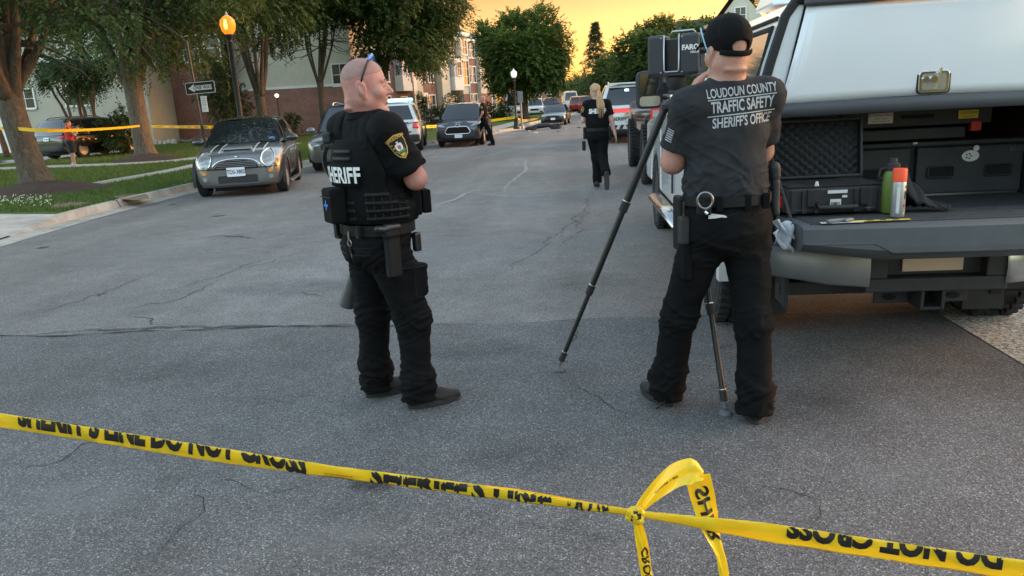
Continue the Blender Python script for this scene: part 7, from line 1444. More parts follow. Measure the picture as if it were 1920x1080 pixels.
# --- people further off
def small_person(name, base, f, label, J, skin, shirt, trous, vox=.012, s=1., vest=False, hair=None, hf=None, bare_legs=None, sleeve=.7, hs=1.0, shoe='boot_black', belt=True, sleeveless=False, curl=.4):
    base = A(base); root = empty('person', base, 0, label, 'person'); f = A(f) / np.linalg.norm(f); r = np.cross(f, [0, 0, 1]); L = lambda q: base + r * q[0] + f * q[1] + A((0, 0, q[2])) ; Mt = np.stack([r, f, A((0, 0, 1))], 1); j = {k: L(v) for k, v in J.items() if k != 'w'}
    hf = f if hf is None else A(hf); M = fr(hf); ho = j['head']; nk = j['neck']; w = J.get('w', (.17,))[0]
    P = [ellip(L((0, .01, 1.28 * s)), (w * .95, .10, .2 * s), .05, Mt), ellip(L((0, .01, 1.05 * s)), (w * .9, .11, .17), .05, Mt), cone(j['shL'], j['shR'], .055, .055, .05), cone(nk, j['shR'], .05, .045, .05), cone(nk, j['shL'], .05, .045, .05)]
    for a in 'LR':
        P += [cone(j['sh' + a], j['el' + a], .05, .042, .03), cone(j['el' + a], j['wr' + a], .043, .028, .025)] + hand_prims(j['wr' + a], j['wr' + a] - j['el' + a], -r if a == 'R' else r, 1.0, curl, .1, 1 if a == 'R' else -1) + [cone(j['hip' + a], j['kn' + a], .072, .052, .04), cone(j['kn' + a], j['an' + a], .054, .04, .03)]
    P += head_prims(ho, M, hs, nk, .055); solid('body', P, min(vox, .009), skin, root, base, 1); C = L((0, .01, 0))
    S = [ellip(L((0, .01, 1.27 * s)), (w * 1.12, .13, .21 * s), .05, Mt), ellip(L((0, .01, 1.06 * s)), (w * 1.1, .135, .17), .05, Mt), cone(j['shL'], j['shR'], .066, .066, .05), cone(nk, j['shR'], .058, .06, .05), cone(nk, j['shL'], .058, .06, .05)]
    if not sleeveless: S += [cone(j['sh' + a], j['sh' + a] + (j['el' + a] - j['sh' + a]) * sleeve, .068, .07, .04, None, True) for a in 'LR']
    S.append(half((0, 0, base[2] + J['waist'][2] - .02), (0, 0, -1))); sh = solid('shirt', S, vox, shirt, root, base, 1, shirt_folds(.006, base[2] + 1.1))
    if vest:
        V_ = [ellip(L((0, .01, 1.26 * s)), (w * 1.12 + .025, .155, .25), .03, Mt), ellip(L((0, .01, 1.09 * s)), (w * 1.1 + .022, .158, .19), .03, Mt), half((0, 0, 1.0 * s), (0, 0, -1)), half((0, 0, 1.40 * s), (0, 0, 1))] + [cone(L((q * .26, -.02, 1.5 * s)), L((q * .26, .02, 1.16 * s)), .12, .08, .02, None, False, 's') for q in (1, -1)]; solid('vest', V_, vox, 'vest_black', sh, base, 1)
    Tp = [ellip(L((0, 0, .96 * s)), (w * 1.03, .13, .10), .05, Mt), ellip(L((0, -.02, .88 * s)), (w * 1.04, .125, .11), .05, Mt)]
    for a in 'LR':
        if bare_legs: Tp.append(cone(j['hip' + a], j['hip' + a] + (j['kn' + a] - j['hip' + a]) * .92, .10, .105, .04, None, True))
        else: Tp += [cone(j['hip' + a], j['kn' + a], .105, .08, .05), cone(j['kn' + a], j['an' + a], .078, .078, .05, None, True)]
    Tp.append(half((0, 0, base[2] + J['waist'][2] + .02), (0, 0, 1))); solid('trousers', Tp, vox, trous, root, base, 1, trouser_folds(.007, .15))
    if belt: belt_ring('duty_belt', C, f, w * 1.1, .145, base[2] + J['waist'][2], .028, .014, 'belt_black', root, base)
    return root, sh, base, L, r, f, ho, M, j
# ponytailed officer walking away
b = gnd(1120, 351); zf = 1.03
J = dict(head=(-.03, .03, 1.60), neck=(0, 0, 1.43), shL=(-.165, 0, 1.40), shR=(.165, 0, 1.40), elL=(-.235, .06, 1.14), wrL=(-.13, .25, 1.17), elR=(.235, -.02, 1.13), wrR=(.29, -.04, .90), hipL=(-.085, 0, .90), hipR=(.085, 0, .90), knL=(-.03, .06, .50), anL=(-.02, .06, .07), knR=(.07, -.02, .50), anR=(.115, -.34, .26), waist=(0, 0, .985), w=(.168,))
root, sh, base, L, r, f, ho, M, j = small_person('person', (b.x + .03, b.y, 0), (-.02, 1, 0), 'officer with a long blond ponytail walking away up the street, phone in hand', J, 'skin_fair', 'uniform_black', 'trouser_black', .010, 1., True, hf=(-.45, .9, 0), hs=.96)
root.scale = (1.03,) * 3
hp = [ellip(A(ho) + M @ A((-.016, 0, .05)), (.105, .085, .095), 0, M), ellip(A(ho) + M @ A((.10, 0, -.01)), (.07, .075, .085), .01, M, 's'), half(A(ho) + M @ A((0, 0, -.05)), (0, 0, -1))]
ha = solid('hair', hp, .008, 'hair_blond', root, base, 1); H = lambda x, y, z: Vector(A(ho) + M @ A((x, y, z)) - base)
mb = MB()
for k in range(34):
    a = rnd.uniform(-1, 1); c = rnd.uniform(-.02, .02); mb.tube([H(-.10, 0, .03), H(-.145 + c, .02 * a, .0), H(-.175 + c, .045 * a, -.12), H(-.20 + c, .06 * a, -.22), H(-.205 + c, .05 * a + rnd.uniform(-.02, .02), rnd.uniform(-.44, -.30))], [.012, .016, .016, .012, .003], 5)
mb.build('ponytail', 'hair_blond', ha, smooth=2); MB().tube([H(-.112 + .0, .016 * math.cos(a), .022 + .016 * math.sin(a)) for a in np.arange(0, 6.28, .6)], .006, 6, closed=True, caps=False).build('hair_tie', 'hair_dark', ha)
bs = bvh_of(sh); vs = [o for o in bpy.data.objects if o.parent == sh and o.name.startswith('vest')][0]; bvv = bvh_of(vs); W = ray_wrap(bvv, L((0, .01, 0)) - base, f, .01)
lettering('lettering', [('SHERIFF', 0, 0, .105, dict(bold=.004, sx=.85, cuts=.03))], lambda u, v: W(u / .18, 1.285 + v), 'letter_white', vs)
def arm_patch(par, bs, a, e, out, t=.09, sc=1., base=base):
    pd = A(e) - A(a); pd /= np.linalg.norm(pd); out = A(out) - pd * (A(out) @ pd); out /= np.linalg.norm(out); s_ = np.cross(out, pd)
    def P(u, v, off=.004):
        c = A(a) + pd * (t - v); d = out * math.cos(u / .07) + s_ * math.sin(u / .07); h = bs.ray_cast(Vector(c + d * .3 - base), Vector(-d)); return (h[0] if h[0] is not None else Vector(c + d * .07 - base)) + Vector(d) * off
    o = decal('shoulder_patch', [(u * sc, v * sc) for u, v in ((-.036, .045), (0, .055), (.036, .045), (.036, -.02), (0, -.055), (-.036, -.02))], P, 'gold_thread', par, .02); decal('patch_field', [(u * sc * .8, v * sc * .8) for u, v in ((-.036, .045), (0, .055), (.036, .045), (.036, -.02), (0, -.055), (-.036, -.02))], lambda u, v: P(u, v, .008), 'ink_black', o, .02); decal('patch_emblem', ell2(0, 0, .016 * sc, .022 * sc, 10), lambda u, v: P(u, v, .012), 'gold_thread', o, .02)
arm_patch(sh, bs, j['shL'], j['elL'], -r - f * .5)
d_ = empty('phone', L((-.13, .36, 1.19)), 0, 'phone held in the left hand of the ponytailed officer', 'phone'); MB().box((0, 0, 0), (.075, .012, .15)).build('case', 'black_plastic', d_, bevel=.006)
for q, sz in (((-.215, .05, .93), (.03, .05, .1)), ((.2, -.02, .90), (.03, .05, .11)), ((-.24, .0, .72), (.03, .06, .08))): solid('belt_pouch', [rbox(L(q), sz, .012)], .012, 'belt_black', root, base, 1)
shoes(root, base, L((-.025, -.02, 0)), L((-.045, .24, 0)))
sx = [cone(L((.115, -.36, .22)), L((.115, -.40, .02)), .045, .038, .02, (f, .8)), cone(L((.115, -.36, .22)), L((.115, -.36, .27)), .045, .045, .02)]; solid('boot', sx, .008, 'boot_black', root, base, 1); mb = MB(); mb.prism(ell2(0, 0, .046, .135, 20, 2.4), 0, .02, 0, 'y'); o = mb.build('sole', 'sole_black', root, bevel=.005); o.location = Vector(L((.115, -.43, .125)) - base); o.rotation_euler = (math.radians(-14), 0, math.atan2(f[1], f[0]) - math.pi / 2)
# officer striding across by the dark suv
b = gnd(911, 273)
J = dict(head=(0, .03, 1.66), neck=(0, 0, 1.50), shL=(-.18, 0, 1.46), shR=(.18, 0, 1.46), elL=(-.22, .0, 1.18), wrL=(-.20, .12, .98), elR=(.22, -.06, 1.18), wrR=(.20, .05, .98), hipL=(-.085, 0, .93), hipR=(.085, 0, .93), knL=(-.09, -.20, .50), anL=(-.09, -.30, .08), knR=(.08, .26, .55), anR=(.08, .36, .10), waist=(0, 0, 1.02), w=(.175,))
root, sh, base, L, r, f, ho, M, j = small_person('person', (b.x, b.y, 0), (-1, .12, 0), 'bald officer in black striding left past the dark blue SUV', J, 'skin_tan', 'uniform_black', 'trouser_black', .014, 1., True)
root.scale = (1.02,) * 3; arm_patch(sh, bvh_of(sh), j['shL'], j['elL'], -r, .09, 1.1, base); shoes(root, base, L((-.09, -.36, .0)), L((-.09, -.08, 0))); shoes(root, base, L((.08, .32, .02)), L((.08, .60, .0)))
# person in the red top filming
b = gnd(140, 313, GZ)
J = dict(head=(.02, .03, 1.53), neck=(0, 0, 1.37), shL=(-.155, 0, 1.34), shR=(.155, 0, 1.34), elL=(-.20, .16, 1.10), wrL=(-.05, .30, 1.30), elR=(.20, .16, 1.10), wrR=(.06, .30, 1.30), hipL=(-.085, 0, .86), hipR=(.085, 0, .86), knL=(-.10, .01, .47), anL=(-.11, 0, .06), knR=(.10, .01, .47), anR=(.11, 0, .06), waist=(0, 0, .93), w=(.165,))
root, sh, base, L, r, f, ho, M, j = small_person('person', (b.x, b.y, GZ), (.72, .70, 0), 'dark-haired person in a red sleeveless top and dark shorts filming beside the black SUV', J, 'skin_olive', 'red_cloth', 'shorts_dark', .014, .95, False, bare_legs=True, sleeveless=True, belt=False)
solid('hair', [ellip(A(ho) + M @ A((-.014, 0, .06)), (.108, .088, .095), 0, M), ellip(A(ho) + M @ A((.11, 0, .0)), (.08, .08, .075), .01, M, 's'), half(A(ho) + M @ A((0, 0, -.02)), (0, 0, -1))], .012, 'hair_dark', root, base, 1)
for a in 'LR': q = J['an' + a]; shoes(root, base, L((q[0], -.07, 0)), L((q[0] * 1.1, .17, 0)), 'letter_grey', 'letter_white')
d_ = empty('phone', L((.0, .36, 1.40)), math.atan2(f[1], f[0]) - math.pi / 2, 'phone held up by the person in the red top', 'phone'); MB().box((0, 0, 0), (.16, .012, .08)).build('case', 'black_plastic', d_, bevel=.006)
# ------------------------------------------------------------------ tripod and scanner
mat('carbon', (.012, .012, .0125), .4, var=.25, vscale=60); mat('scanner_grey', (.030, .032, .040), .42); mat('scanner_trim', (.45, .46, .48), .35, .7)
F1, F2 = gnd(1048, 697), gnd(1360, 779); mid = (F1 + F2) / 2; d12 = (F2 - F1).normalized(); F3 = mid + Vector((-d12.y, d12.x, 0)) * .90; ap = (F1 + F2 + F3) / 3; AZ = at(1268, 195, ap.y); ap = Vector((AZ.x, ap.y, AZ.z))
tp = empty('tripod', (ap.x, ap.y, 0), 0, 'tall black carbon tripod with splayed legs carrying the laser scanner', 'tripod'); O = Vector((ap.x, ap.y, 0))
for F_ in (F1, F2, F3):
    a = ap - O + (F_ - ap).normalized() * .0 + Vector(((F_ - ap).x, (F_ - ap).y, 0)).normalized() * .05; b = F_ - O + Vector((0, 0, .03)); P = lambda t: a.lerp(b, t)
    lg = MB(); lg.tube([P(0), P(.36)], .021, 14); lg.tube([P(.36), P(.68)], .0175, 14); lg.tube([P(.68), P(.97)], .014, 14); l = lg.build('leg', 'carbon', tp, smooth=True)
    for t in (.36, .68, .955): MB().tube([P(t - .018), P(t + .018)], .0245 if t < .5 else (.021 if t < .8 else .018), 14).build('leg_collar', 'rubber', l); MB().tube([P(t - .021), P(t - .018)], .0245 if t < .5 else (.021 if t < .8 else .018), 14).build('collar_ring', 'steel', l)
    ft = MB(); ft.tube([P(.97), P(.995)], [.008, .01], 8); f0 = F_ - O; ft.lathe([(.03, 0), (.033, .006), (.03, .018), (.012, .026)], (f0.x, f0.y, .004), 18); ft.build('foot_pad', mat('pad_grey', (.12, .13, .14), .7), l, smooth=True)
    MB().tube([P(-.005), P(.02)], .028, 12).build('leg_hinge', 'black_plastic', tp)
zz = ap.z; hb = MB(); hb.lathe([(.075, zz - .02), (.08, zz + .0), (.06, zz + .02), (.032, zz + .03)], n=24); hb.build('spider', 'black_plastic', tp, smooth=True)
hb = MB(); hb.lathe([(.03, zz + .02), (.03, zz + .05), (.042, zz + .052), (.042, zz + .07), (.034, zz + .072), (.05, zz + .10), (.052, zz + .135), (.04, zz + .14)], n=24); hb.build('quick_release', 'black_plastic', tp, smooth=True); hb = MB(); hb.lathe([(.035, zz + .028), (.037, zz + .045), (.035, zz + .05)], n=24); hb.build('silver_collar', 'steel', tp, smooth=True)
sc = empty('laser_scanner', (ap.x, ap.y, zz + .14), math.radians(-24), 'dark boxy laser scanner with a silver U-shaped trim on the tripod', 'scanner')
mb = MB()
for x0, x1 in ((-.135, -.045), (.035, .135)): mb2 = MB(); mb2.box(((x0 + x1) / 2, 0, .105), (x1 - x0, .13, .20)); mb2.build('side_housing', 'scanner_grey', sc, bevel=.014, seg=3)
MB().box((-.005, .01, .10), (.078, .10, .17)).build('mirror_housing', 'frame_dark', sc, bevel=.006); MB().box((0, 0, .012), (.2, .12, .024)).build('scanner_base', 'scanner_grey', sc, bevel=.006)
MB().tube([(-.044, -.068, .205), (-.044, -.068, .03), (-.036, -.068, .022), (.026, -.068, .022), (.034, -.068, .03), (.034, -.068, .205)], .0042, 8).build('trim_bar', 'scanner_trim', sc, smooth=2); MB().tube([(-.03, 0, .207), (-.02, 0, .222), (.09, 0, .222), (.1, 0, .207)], .005, 8).build('carry_handle', 'scanner_trim', sc, smooth=2)
for p in ((-.06, .19), (-.06, .02), (.05, .19), (.05, .02)): MB().prism(ell2(p[0], p[1], .004, .004, 8), -.0675, -.065, 0, 'y').build('screw', 'steel', sc)
lettering('lettering', [('FARO', 0, 0, .034, dict(bold=.0016)), ('FOCUS', .022, -.024, .013, dict(bold=.0006))], lambda u, v: Vector((.092 + u, -.067, .135 + v)), 'letter_white', sc); MB().box((.136, .0, .11), (.004, .085, .14)).build('touch_screen', 'frame_dark', sc); MB().box((.165, -.02, .11), (.06, .012, .018)).build('screen_shade', 'frame_dark', sc)
# ------------------------------------------------------------------ street furniture
mat('post_black', (.016, .018, .022), .45); mat('globe_white_glow', (.75, .75, .72), .3, emit=(1, .95, .9), estr=.05); mat('globe_lit', (.8, .25, .02), .3, emit=(1, .24, .012), estr=.10); mat('sign_white', (.74, .74, .72), .5); mat('sign_black', (.01, .01, .011), .5); mat('post_galv', (.22, .22, .23), .5, .6); mat('lamp_core', (1, .8, .3), .5, emit=(1, .55, .08), estr=.35)  # faint emission added to the unlit lamp's white globe and finial
def lamp(x, y, H_, label, lit, s=1.):
    g = empty('street_lamp', (x, y, GZ), 0, label, 'street lamp', 'lamp posts along the left pavement')
    MB().lathe([(.21 * s, 0), (.21 * s, .1), (.16 * s, .14), (.13 * s, .55), (.15 * s, .58), (.10 * s, .64), (.075 * s, .75), (.055 * s, H_ - .75 * s), (.08 * s, H_ - .72 * s), (.05 * s, H_ - .66 * s), (.10 * s, H_ - .58 * s), (.11 * s, H_ - .52 * s)], n=16).build('post', 'post_black', g, smooth=True)
    gm = MB(); gm.lathe([(.10 * s, H_ - .52 * s), (.17 * s, H_ - .42 * s), (.20 * s, H_ - .28 * s), (.18 * s, H_ - .16 * s), (.10 * s, H_ - .08 * s), (.05 * s, H_ - .05 * s)], n=18); o = gm.build('globe', 'globe_lit' if lit else 'globe_white_glow', g, smooth=2); MB().lathe([(.06 * s, H_ - .06 * s), (.03 * s, H_ - .03 * s), (.035 * s, H_), (.01 * s, H_ + .05 * s)], n=12).build('finial', 'globe_white_glow' if not lit else 'sign_white', g, smooth=True)
    if lit: MB().lathe([(.04 * s, H_ - .40 * s), (.05 * s, H_ - .3 * s), (.03 * s, H_ - .16 * s)], c=(.02, -.17 * s, 0), n=10).build('bulb_glow', 'lamp_core', o, smooth=2)
    return g
q = at(428, 25, 19.9); lamp(at(455, 250, 19.9).x, 19.9, q.z - GZ, 'black lamp post with its glass globe glowing orange behind the small grey car', True)
q = gnd(968.5, 242, GZ); lamp(q.x, q.y, at(962, 130, q.y).z - GZ, 'far black lamp post with an unlit white globe given a faint glow', False, .82)
# one-way sign
Ys = 20.3; b = at(389, 290, Ys); g = empty('one_way_sign', (b.x, Ys, GZ), 0, 'black and white one-way arrow sign on a dark post above a small white notice', 'sign')
MB().tube([(0, 0, -.05), (-.12, 0, at(372, 75, Ys).z - GZ)], .04, 10).build('post', 'post_black', g); c = at(377.5, 164.5, Ys); zc = c.z - GZ; xc = c.x - b.x; w, h = .42, .155; tl = .03
def SP(u, v, d=0.): return Vector((xc + u, -.06 - d, zc + v + u * tl))
def sheet(nm, poly, d, m, par, th=.003): o = MB(); o.add([SP(u, v, d) for u, v in poly], [tuple(range(len(poly)))]); return o.build(nm, m, par, solid=th)
pl = sheet('sign_plate', rrect(-w, w, -h, h, .03), 0, 'sign_white', g, .006); sheet('sign_field', rrect(-w + .015, w - .015, -h + .015, h - .015, .022), .006, 'sign_black', pl, .002); sheet('arrow', [(-.34, 0), (-.17, .105), (-.17, .062), (.33, .062), (.33, -.062), (-.17, -.062), (-.17, -.105)], .009, 'sign_white', pl, .002)
lettering('lettering', [('ONE WAY', 0, 0, .125, dict(bold=.003, sx=.92))], lambda u, v: SP(.075 + u, v, .0125), 'sign_black', pl)
c = at(385, 195, Ys); xn, zn = c.x - b.x, c.z - GZ; nt_ = MB().b2((xn - .085, -.06, zn - .21), (xn + .085, -.05, zn + .21)).build('small_notice', 'sign_white', g); lettering('notice_lettering', [('NO', 0, .15, .06, {}), ('STOPPING', 0, .09, .033, {}), ('HERE TO', 0, .03, .03, {}), ('CORNER', 0, -.02, .032, {}), ('<-->', 0, -.12, .05, {})], lambda u, v: Vector((xn + u, -.062, zn + v)), mat('ink_sign', (.05, .07, .25), .6), nt_)
# plain posts
q = gnd(979, 240, GZ); g = empty('sign_post', (q.x, q.y, GZ), 0, 'galvanised sign post beside the far lamp, its sign seen edge-on from behind', 'sign'); MB().tube([(0, 0, -.05), (-.02, 0, 1.9)], .05, 8).build('post', 'post_galv', g); MB().b2((-.16, -.03, 1.35), (.12, -.01, 1.95)).build('sign_back', 'post_galv', g)
q = at(785, 240, 34); g = empty('sign_post', (q.x, 34, GZ), 0, 'thin grey sign post between the patrol SUV and the dark blue SUV', 'sign'); MB().tube([(0, 0, -.05), (-.1, 0, 2.9)], .045, 8).build('post', 'post_galv', g); MB().box((-.1, 0, 2.7), (.08, .35, .45)).build('sign_panel', 'post_galv', g)
q = at(524, 220, 48.5); g = empty('path_light', (q.x, 48.5, GZ), 0, 'small white path light on a thin post before the brick gable', 'light'); z = at(523, 179, 48.5).z - GZ; MB().tube([(0, 0, 0), (0, 0, z)], .04, 8).build('post', 'post_black', g); MB().ell((0, 0, z), (.13, .13, .12)).build('lantern', mat('lantern_lit', (1, .9, .75), .4, emit=(1, .85, .65), estr=.25), g, smooth=2)
q = gnd(14, 296, GZ); g = empty('slim_tree', q, 0, 'thin leaning brown tree stem at the far left edge', 'tree'); mb = MB(); limb(mb, (0, 0, -.05), (-.5, 0, 4.6), .16, .09, 0, 8, .01, 2); mb.build('trunk', 'bark_red', g, smooth=2); P_, o_ = blob_points(260, (-.7, 0, 5.4), (1.5, 1.4, 1.0), 5, 8, .3); leaf_cloud('crown', P_, 10, .13, .035, .6, 5, 'leaf_myrtle', g, .6, o_)
# wreckage up the street
q = gnd(1018, 243); g = empty('fallen_motorcycle', q, math.radians(12), 'dark wreckage of a fallen two-wheeler lying in front of the dark saloon', 'wreckage')
for x in (-.65, .7): mb = MB(); mb.tube([(x + .28 * math.cos(a), .28 * math.sin(a) * .95, .10 + .04 * math.sin(a)) for a in np.arange(0, 6.28, .3)], .06, 8, closed=True, caps=False); mb.build('wheel', 'tyre', g, smooth=2)
mb = MB(); mb.tube([(-.6, 0, .12), (-.2, .15, .2), (.3, .1, .22), (.7, 0, .14)], [.08, .14, .12, .05], 8); mb.tube([(.5, .1, .2), (.85, -.3, .25)], .03, 6); mb.tube([(-.3, .1, .15), (-.9, .25, .12)], .05, 6); mb.build('frame', 'black_plastic', g, smooth=2)
for k, (px, py, m, lab) in enumerate(((992, 246, 'label_white', 'pale fragment at the kerb end of the wreckage'), (1046, 247, 'black_plastic', 'dark fragment just right of the fallen two-wheeler'), (1062, 242, 'label_white', 'small white fragment in the road behind the wreckage'), (1086, 240, 'black_plastic', 'dark fragment left of the ponytailed officer'), (1095, 248, 'label_white', 'white scrap on the road nearest the ponytailed officer'), (1005, 250, 'label_white', 'flat white scrap in front of the fallen two-wheeler'))):
    p = gnd(px, py); s = (.09, .06, .05, .11, .05, .1)[k]; mb = MB(); mb.prism([(p.x + s * math.cos(t) * rnd.uniform(.6, 1.2), p.y + s * 1.4 * math.sin(t) * rnd.uniform(.6, 1.2)) for t in np.arange(0, 6.2, .9)], .005, .005 + s * .4); tag(mb.build('debris_piece', m, bevel=.006), lab, 'debris', 'crash debris on the road')
# ------------------------------------------------------------------ barrier tape
def m_tape():
    m, nt, b = _new('tape_yellow'); n = _noise(nt, 9, 4, .6, (1, 1, 3)); r = _ramp(nt, n.outputs['Fac'], [(.3, (.88, .58, .006)), (.7, (.95, .69, .018))]); nt.links.new(r.outputs[0], b.inputs['Base Color']); b.inputs['Roughness'].default_value = .32; b.inputs['Coat Weight'].default_value = .3
    t = nt.nodes.new('ShaderNodeBsdfTranslucent'); t.inputs['Color'].default_value = (.9, .6, .02, 1); mx = nt.nodes.new('ShaderNodeMixShader'); mx.inputs[0].default_value = .25; nt.links.new(b.outputs[0], mx.inputs[1]); nt.links.new(t.outputs[0], mx.inputs[2]); nt.links.new(mx.outputs[0], nt.nodes['Material Output'].inputs['Surface'])
    _bump(nt, b, n.outputs['Fac'], .25, .01)
m_tape(); mat('tape_ink', (.012, .010, .010), .4)
WT = .076
def span(A_, B_, hA, hB, fold, sag=.01, twist=None):
    """a stretched tape folded lengthwise: returns S(s metres, t across 0..1, lift) -> point"""
    A_, B_ = Vector(A_), Vector(B_); Ln = (B_ - A_).length; d = (B_ - A_).normalized(); side = d.cross(Vector((0, 0, 1))).normalized(); up = side.cross(d)
    if side.y > 0: side = -side                    # towards the camera
    def S(s, t, lift=0.):
        u = max(0, min(1, s / Ln)); h = hA(u) if callable(hA) else hA + (hB - hA) * u; p = fold(u) if callable(fold) else fold
        q = (t - p) * WT; dep = .005 + .004 * math.sin(s * 9)
        if 0 <= q <= h: y = q; z = .0035 * math.sin(math.pi * q / h) + .0012 * math.sin(s * 43 + q * 90) + lift
        elif q > h: y = h - min(q - h, h) * .97; z = -dep * min(1, (q - h) / .008) - lift
        else: y = min(-q, h) * .97; z = -dep * min(1, -q / .008) - lift
        return A_ + d * s + up * (y - h / 2) + side * z + Vector((0, 0, -sag * 4 * u * (1 - u))) + up * .0025 * math.sin(s * 5.1)
    return S, Ln
K = at(1190, 962, 1.62); fg = empty('barrier_tape', K, 0, 'yellow sheriff\'s line tape stretched across the foreground and tied in a knot', 'barrier tape')
def tape_mesh(nm, S, L0, L1, n, par, nv=20): mb = MB(); mb.grid(lambda u, v: S(L0 + (L1 - L0) * u, v) - K, n, nv); return mb.build(nm, 'tape_yellow', par, smooth=2, fix=False)
A0 = at(-90, 775, 1.80)
def hL(u): return .046 - .012 * max(0, min(1, (u - .42) / .2)) - .016 * max(0, (u - .8) / .2)
def pL(u): return .06 + .34 * max(0, min(1, (u - .5) / .06))
S, Ln = span(A0, K, hL, 0, pL, .006); o = tape_mesh('left_span', S, 0, Ln, 420, fg)
def put(txt, s0, s1, S, par, t0=.12, t1=.90, flip=False, lift=.0012, bold=.012):
    vs, fs = text_mesh(txt, 1., bold=bold, cuts=.16); xs = [v[0] for v in vs]; ys = [v[1] for v in vs]; x0, x1, y0, y1 = min(xs), max(xs), min(ys), max(ys)
    def f(v):
        a = (v[0] - x0) / (x1 - x0); b_ = (v[1] - y0) / (y1 - y0)
        if flip: a, b_ = 1 - a, 1 - b_
        return S(s0 + (s1 - s0) * a, t0 + (t1 - t0) * b_, lift) - K
    MB().add([f(v) for v in vs], fs).build('tape_lettering', 'tape_ink', par, fix=False)
def s_at(px, S_, Ln_):
    best = min(range(400), key=lambda k: abs(pixx(S_(Ln_ * k / 399, .3)) - px)); return Ln_ * best / 399
def pixx(p): v = np.array(p) - np.array([0, 0, CAMH]); return 960 + FPX * (v @ _R) / (v @ _f)
put("SHERIFF'S LINE DO NOT CROSS", s_at(36, S, Ln), s_at(578, S, Ln), S, o, .24, 1.35, bold=.06); put("SHERIFF'S LINE", s_at(694, S, Ln), s_at(1035, S, Ln), S, o, .1, 1.25, bold=.05); put("DO N", s_at(1064, S, Ln), s_at(1142, S, Ln), S, o, .1, 1.25, bold=.05)
for k, t in enumerate(("FIRST LINE LABORATORY, INC.", "CATALOG NO. 9100", "REORDER: 1-800-000-0000")): put(t, s_at(608 + 2 * k, S, Ln), s_at(664 - 4 * k, S, Ln), S, o, .50 - .10 * k, .57 - .10 * k, bold=0)
B0 = at(2010, 1080, 1.46); S2, Ln2 = span(K, B0, lambda u: .016 + .034 * min(1, u * 3.2), 0, lambda u: .08, .004); o = tape_mesh('right_span', S2, 0, Ln2, 260, fg)
put("DO NOT CROSS", s_at(1472, S2, Ln2), s_at(1878, S2, Ln2), S2, o, .34, 1.15, True, bold=.055)
# loose loop, tail and knot
def loose(nm, P, ws, txt=None):
    P = cat_rom([at(*p) for p in P], 8); n = len(P); wv = np.interp(np.arange(n), np.linspace(0, n - 1, len(ws)), [w[0] for w in ws]); an = np.interp(np.arange(n), np.linspace(0, n - 1, len(ws)), [w[1] for w in ws]); acc = [0]
    for i in range(1, n): acc.append(acc[-1] + (P[i] - P[i - 1]).length)
    def S_(s, t, lift=0.):
        i = int(np.searchsorted(acc, s)); i = max(1, min(n - 1, i)); u = (s - acc[i - 1]) / max(1e-6, acc[i] - acc[i - 1]); p = P[i - 1].lerp(P[i], u); d = (P[i] - P[i - 1]).normalized(); a = an[i - 1] + (an[i] - an[i - 1]) * u; w = wv[i - 1] + (wv[i] - wv[i - 1]) * u
        cam_ = (Vector((0, 0, CAMH)) - p).normalized(); e1 = d.cross(cam_).normalized(); e2 = e1.cross(d).normalized(); wd = e1 * math.cos(a) + e2 * math.sin(a); nn = d.cross(wd)
        if nn.dot(cam_) < 0: nn = -nn
        return p + wd * (t - .5) * w + nn * (.004 * math.sin(t * 9 + s * 30) + lift)
    L_ = acc[-1]; o = MB().grid(lambda u, v: S_(L_ * u, v) - K, 90, 10).build(nm, 'tape_yellow', fg, smooth=2, fix=False)
    if txt: put(txt[0], L_ * txt[1], L_ * txt[2], S_, o, txt[3], txt[4], lift=.0025, bold=.03)
    return o
loose('loop', [(1192, 962, 1.62), (1225, 925, 1.62), (1265, 892, 1.61), (1296, 884, 1.6), (1318, 892, 1.6)], [(.016, 0), (.036, .3), (.058, .35), (.062, .1), (.03, .9)], ("REORDER: 1-800", .35, .7, .55, .63))
loose('loop_fall', [(1308, 888, 1.605), (1316, 925, 1.605), (1332, 985, 1.60), (1350, 1040, 1.59), (1362, 1100, 1.58)], [(.056, -.2), (.058, .2), (.05, .4), (.034, .9), (.012, .3)], ('SHER', .12, .62, .2, .8))
loose('tail', [(1192, 968, 1.615), (1200, 1000, 1.61), (1208, 1045, 1.61), (1216, 1100, 1.6)], [(.014, 0), (.026, .3), (.03, .2), (.03, .4)], ('CROSS', .45, 1., .1, .75))
kp = [ellip(K + Vector((0, -.004, 0)), (.020, .016, .018), .01), cone(K + Vector((-.012, -.012, .012)), K + Vector((.012, -.014, -.012)), .008, .009, .004), cone(K + Vector((.010, -.010, .016)), K + Vector((.020, -.004, -.006)), .008, .007, .004), cone(K + Vector((-.016, -.006, -.008)), K + Vector((.006, -.012, -.018)), .007, .006, .004)]
kn = solid('knot', kp, .0016, 'tape_yellow', fg, K, 1, lambda V: .0025 * (ridge(V * 190, 4) ** 2 - .4)); bk_ = bvh_of(kn)
for a, b in (((-.018, .006), (-.006, -.012)), ((.004, -.004), (.014, .010)), ((-.004, .010), (.006, .016))):
    h = [bk_.ray_cast(Vector((x, -.2, z)), Vector((0, 1, 0)))[0] for x, z in ((a[0], a[1]), (b[0], a[1]), (b[0], b[1]), (a[0], b[1]))]
    if all(q is not None for q in h): MB().add([q + Vector((0, -.0012, 0)) for q in h], [(0, 1, 2, 3)]).build('knot_ink', 'tape_ink', kn, fix=False)
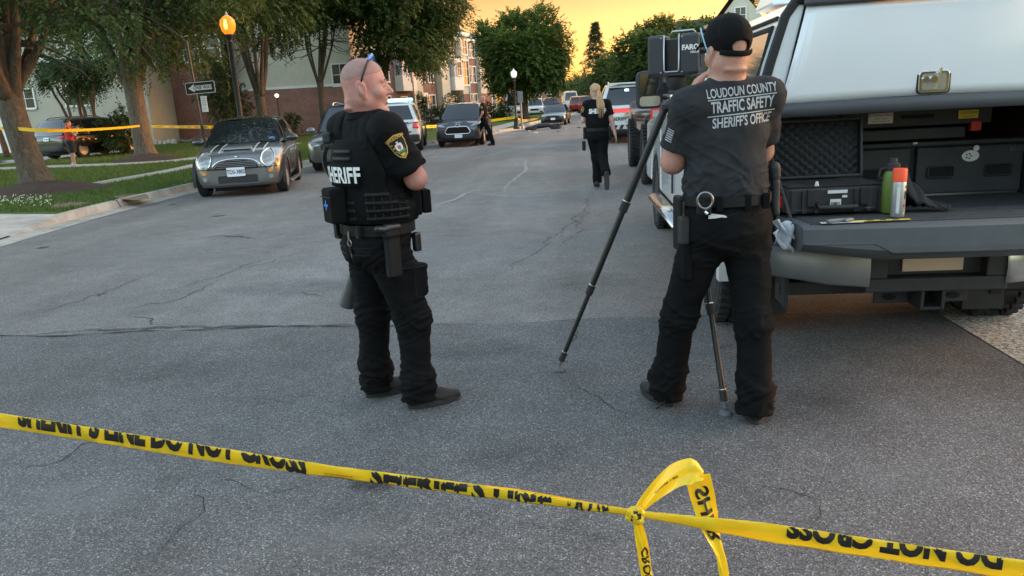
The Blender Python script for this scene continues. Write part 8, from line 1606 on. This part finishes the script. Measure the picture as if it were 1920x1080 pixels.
# tapes in the background
def bg_tape(pts, label, w=.075):
    P = cat_rom(pts, 10); n = len(P); mb = MB(); mb.add([p + Vector((0, 0, w / 2)) for p in P] + [p - Vector((0, 0, w / 2)) for p in P], [(i, i + 1, n + i + 1, n + i) for i in range(n - 1)]); g = empty('barrier_tape', P[0], 0, label, 'barrier tape'); o = mb.build('ribbon', 'tape_yellow', g, solid=.004); o.location = -P[0]
    ink = MB(); s = 0
    for i in range(1, n):
        p, q = P[i - 1], P[i]; Ls = (q - p).length; d = (q - p).normalized(); nn = d.cross(Vector((0, 0, 1))); nn = nn if nn.y < 0 else -nn
        for k in range(int(Ls / .055)):
            a = p + d * (k * .055); 
            if int((s + k * .055) / .9) % 2 == 0: continue
            b_ = a + d * rnd.uniform(.02, .036); ink.add([a + nn * .005 + Vector((0, 0, -.022)) - P[0], b_ + nn * .005 + Vector((0, 0, -.022)) - P[0], b_ + nn * .005 + Vector((0, 0, .022)) - P[0], a + nn * .005 + Vector((0, 0, .022)) - P[0]], [(0, 1, 2, 3)])
        s += Ls
    if ink.v: ink.build('tape_print', 'tape_ink', g, fix=False)
t1 = gnd(72, 353, GZ); t2 = gnd(275, 298, GZ)
e1 = at(46, 243, t1.y - .25); e2 = at(92, 243, t1.y - .25)
bg_tape([at(-30, 242, t1.y + .6), at(20, 240, t1.y), at(40, 242, t1.y - .3), at(66, 244, t1.y - .40), at(88, 244, t1.y - .33)], 'yellow tape wrapped round the thick left tree from the picture edge', .08)
bg_tape([at(82, 245, t1.y - .30), at(150, 244, t1.y + 4), at(220, 240, t1.y + 8), at(262, 236, t2.y - .42)], 'yellow tape strung between the two left street trees', .08)
bg_tape([at(284, 237, t2.y - .42), at(335, 238, 25), at(384, 238, Ys - .08), at(398, 239, Ys + .2), at(440, 238, 20.2)], 'yellow tape from the second tree past the one-way sign to the lit lamp post', .09)
lq = gnd(968.5, 242, GZ); bg_tape([at(785, 238, 33.9), at(830, 236, 36), at(890, 230, 40), at(966, 220, lq.y - .15)], 'yellow tape running behind the dark blue SUV to the far lamp post', .13)
bg_tape([at(970, 222, lq.y), at(985, 226, lq.y + 4), at(1010, 222, 62)], 'yellow tape sagging from the far lamp post towards the big tree', .12)
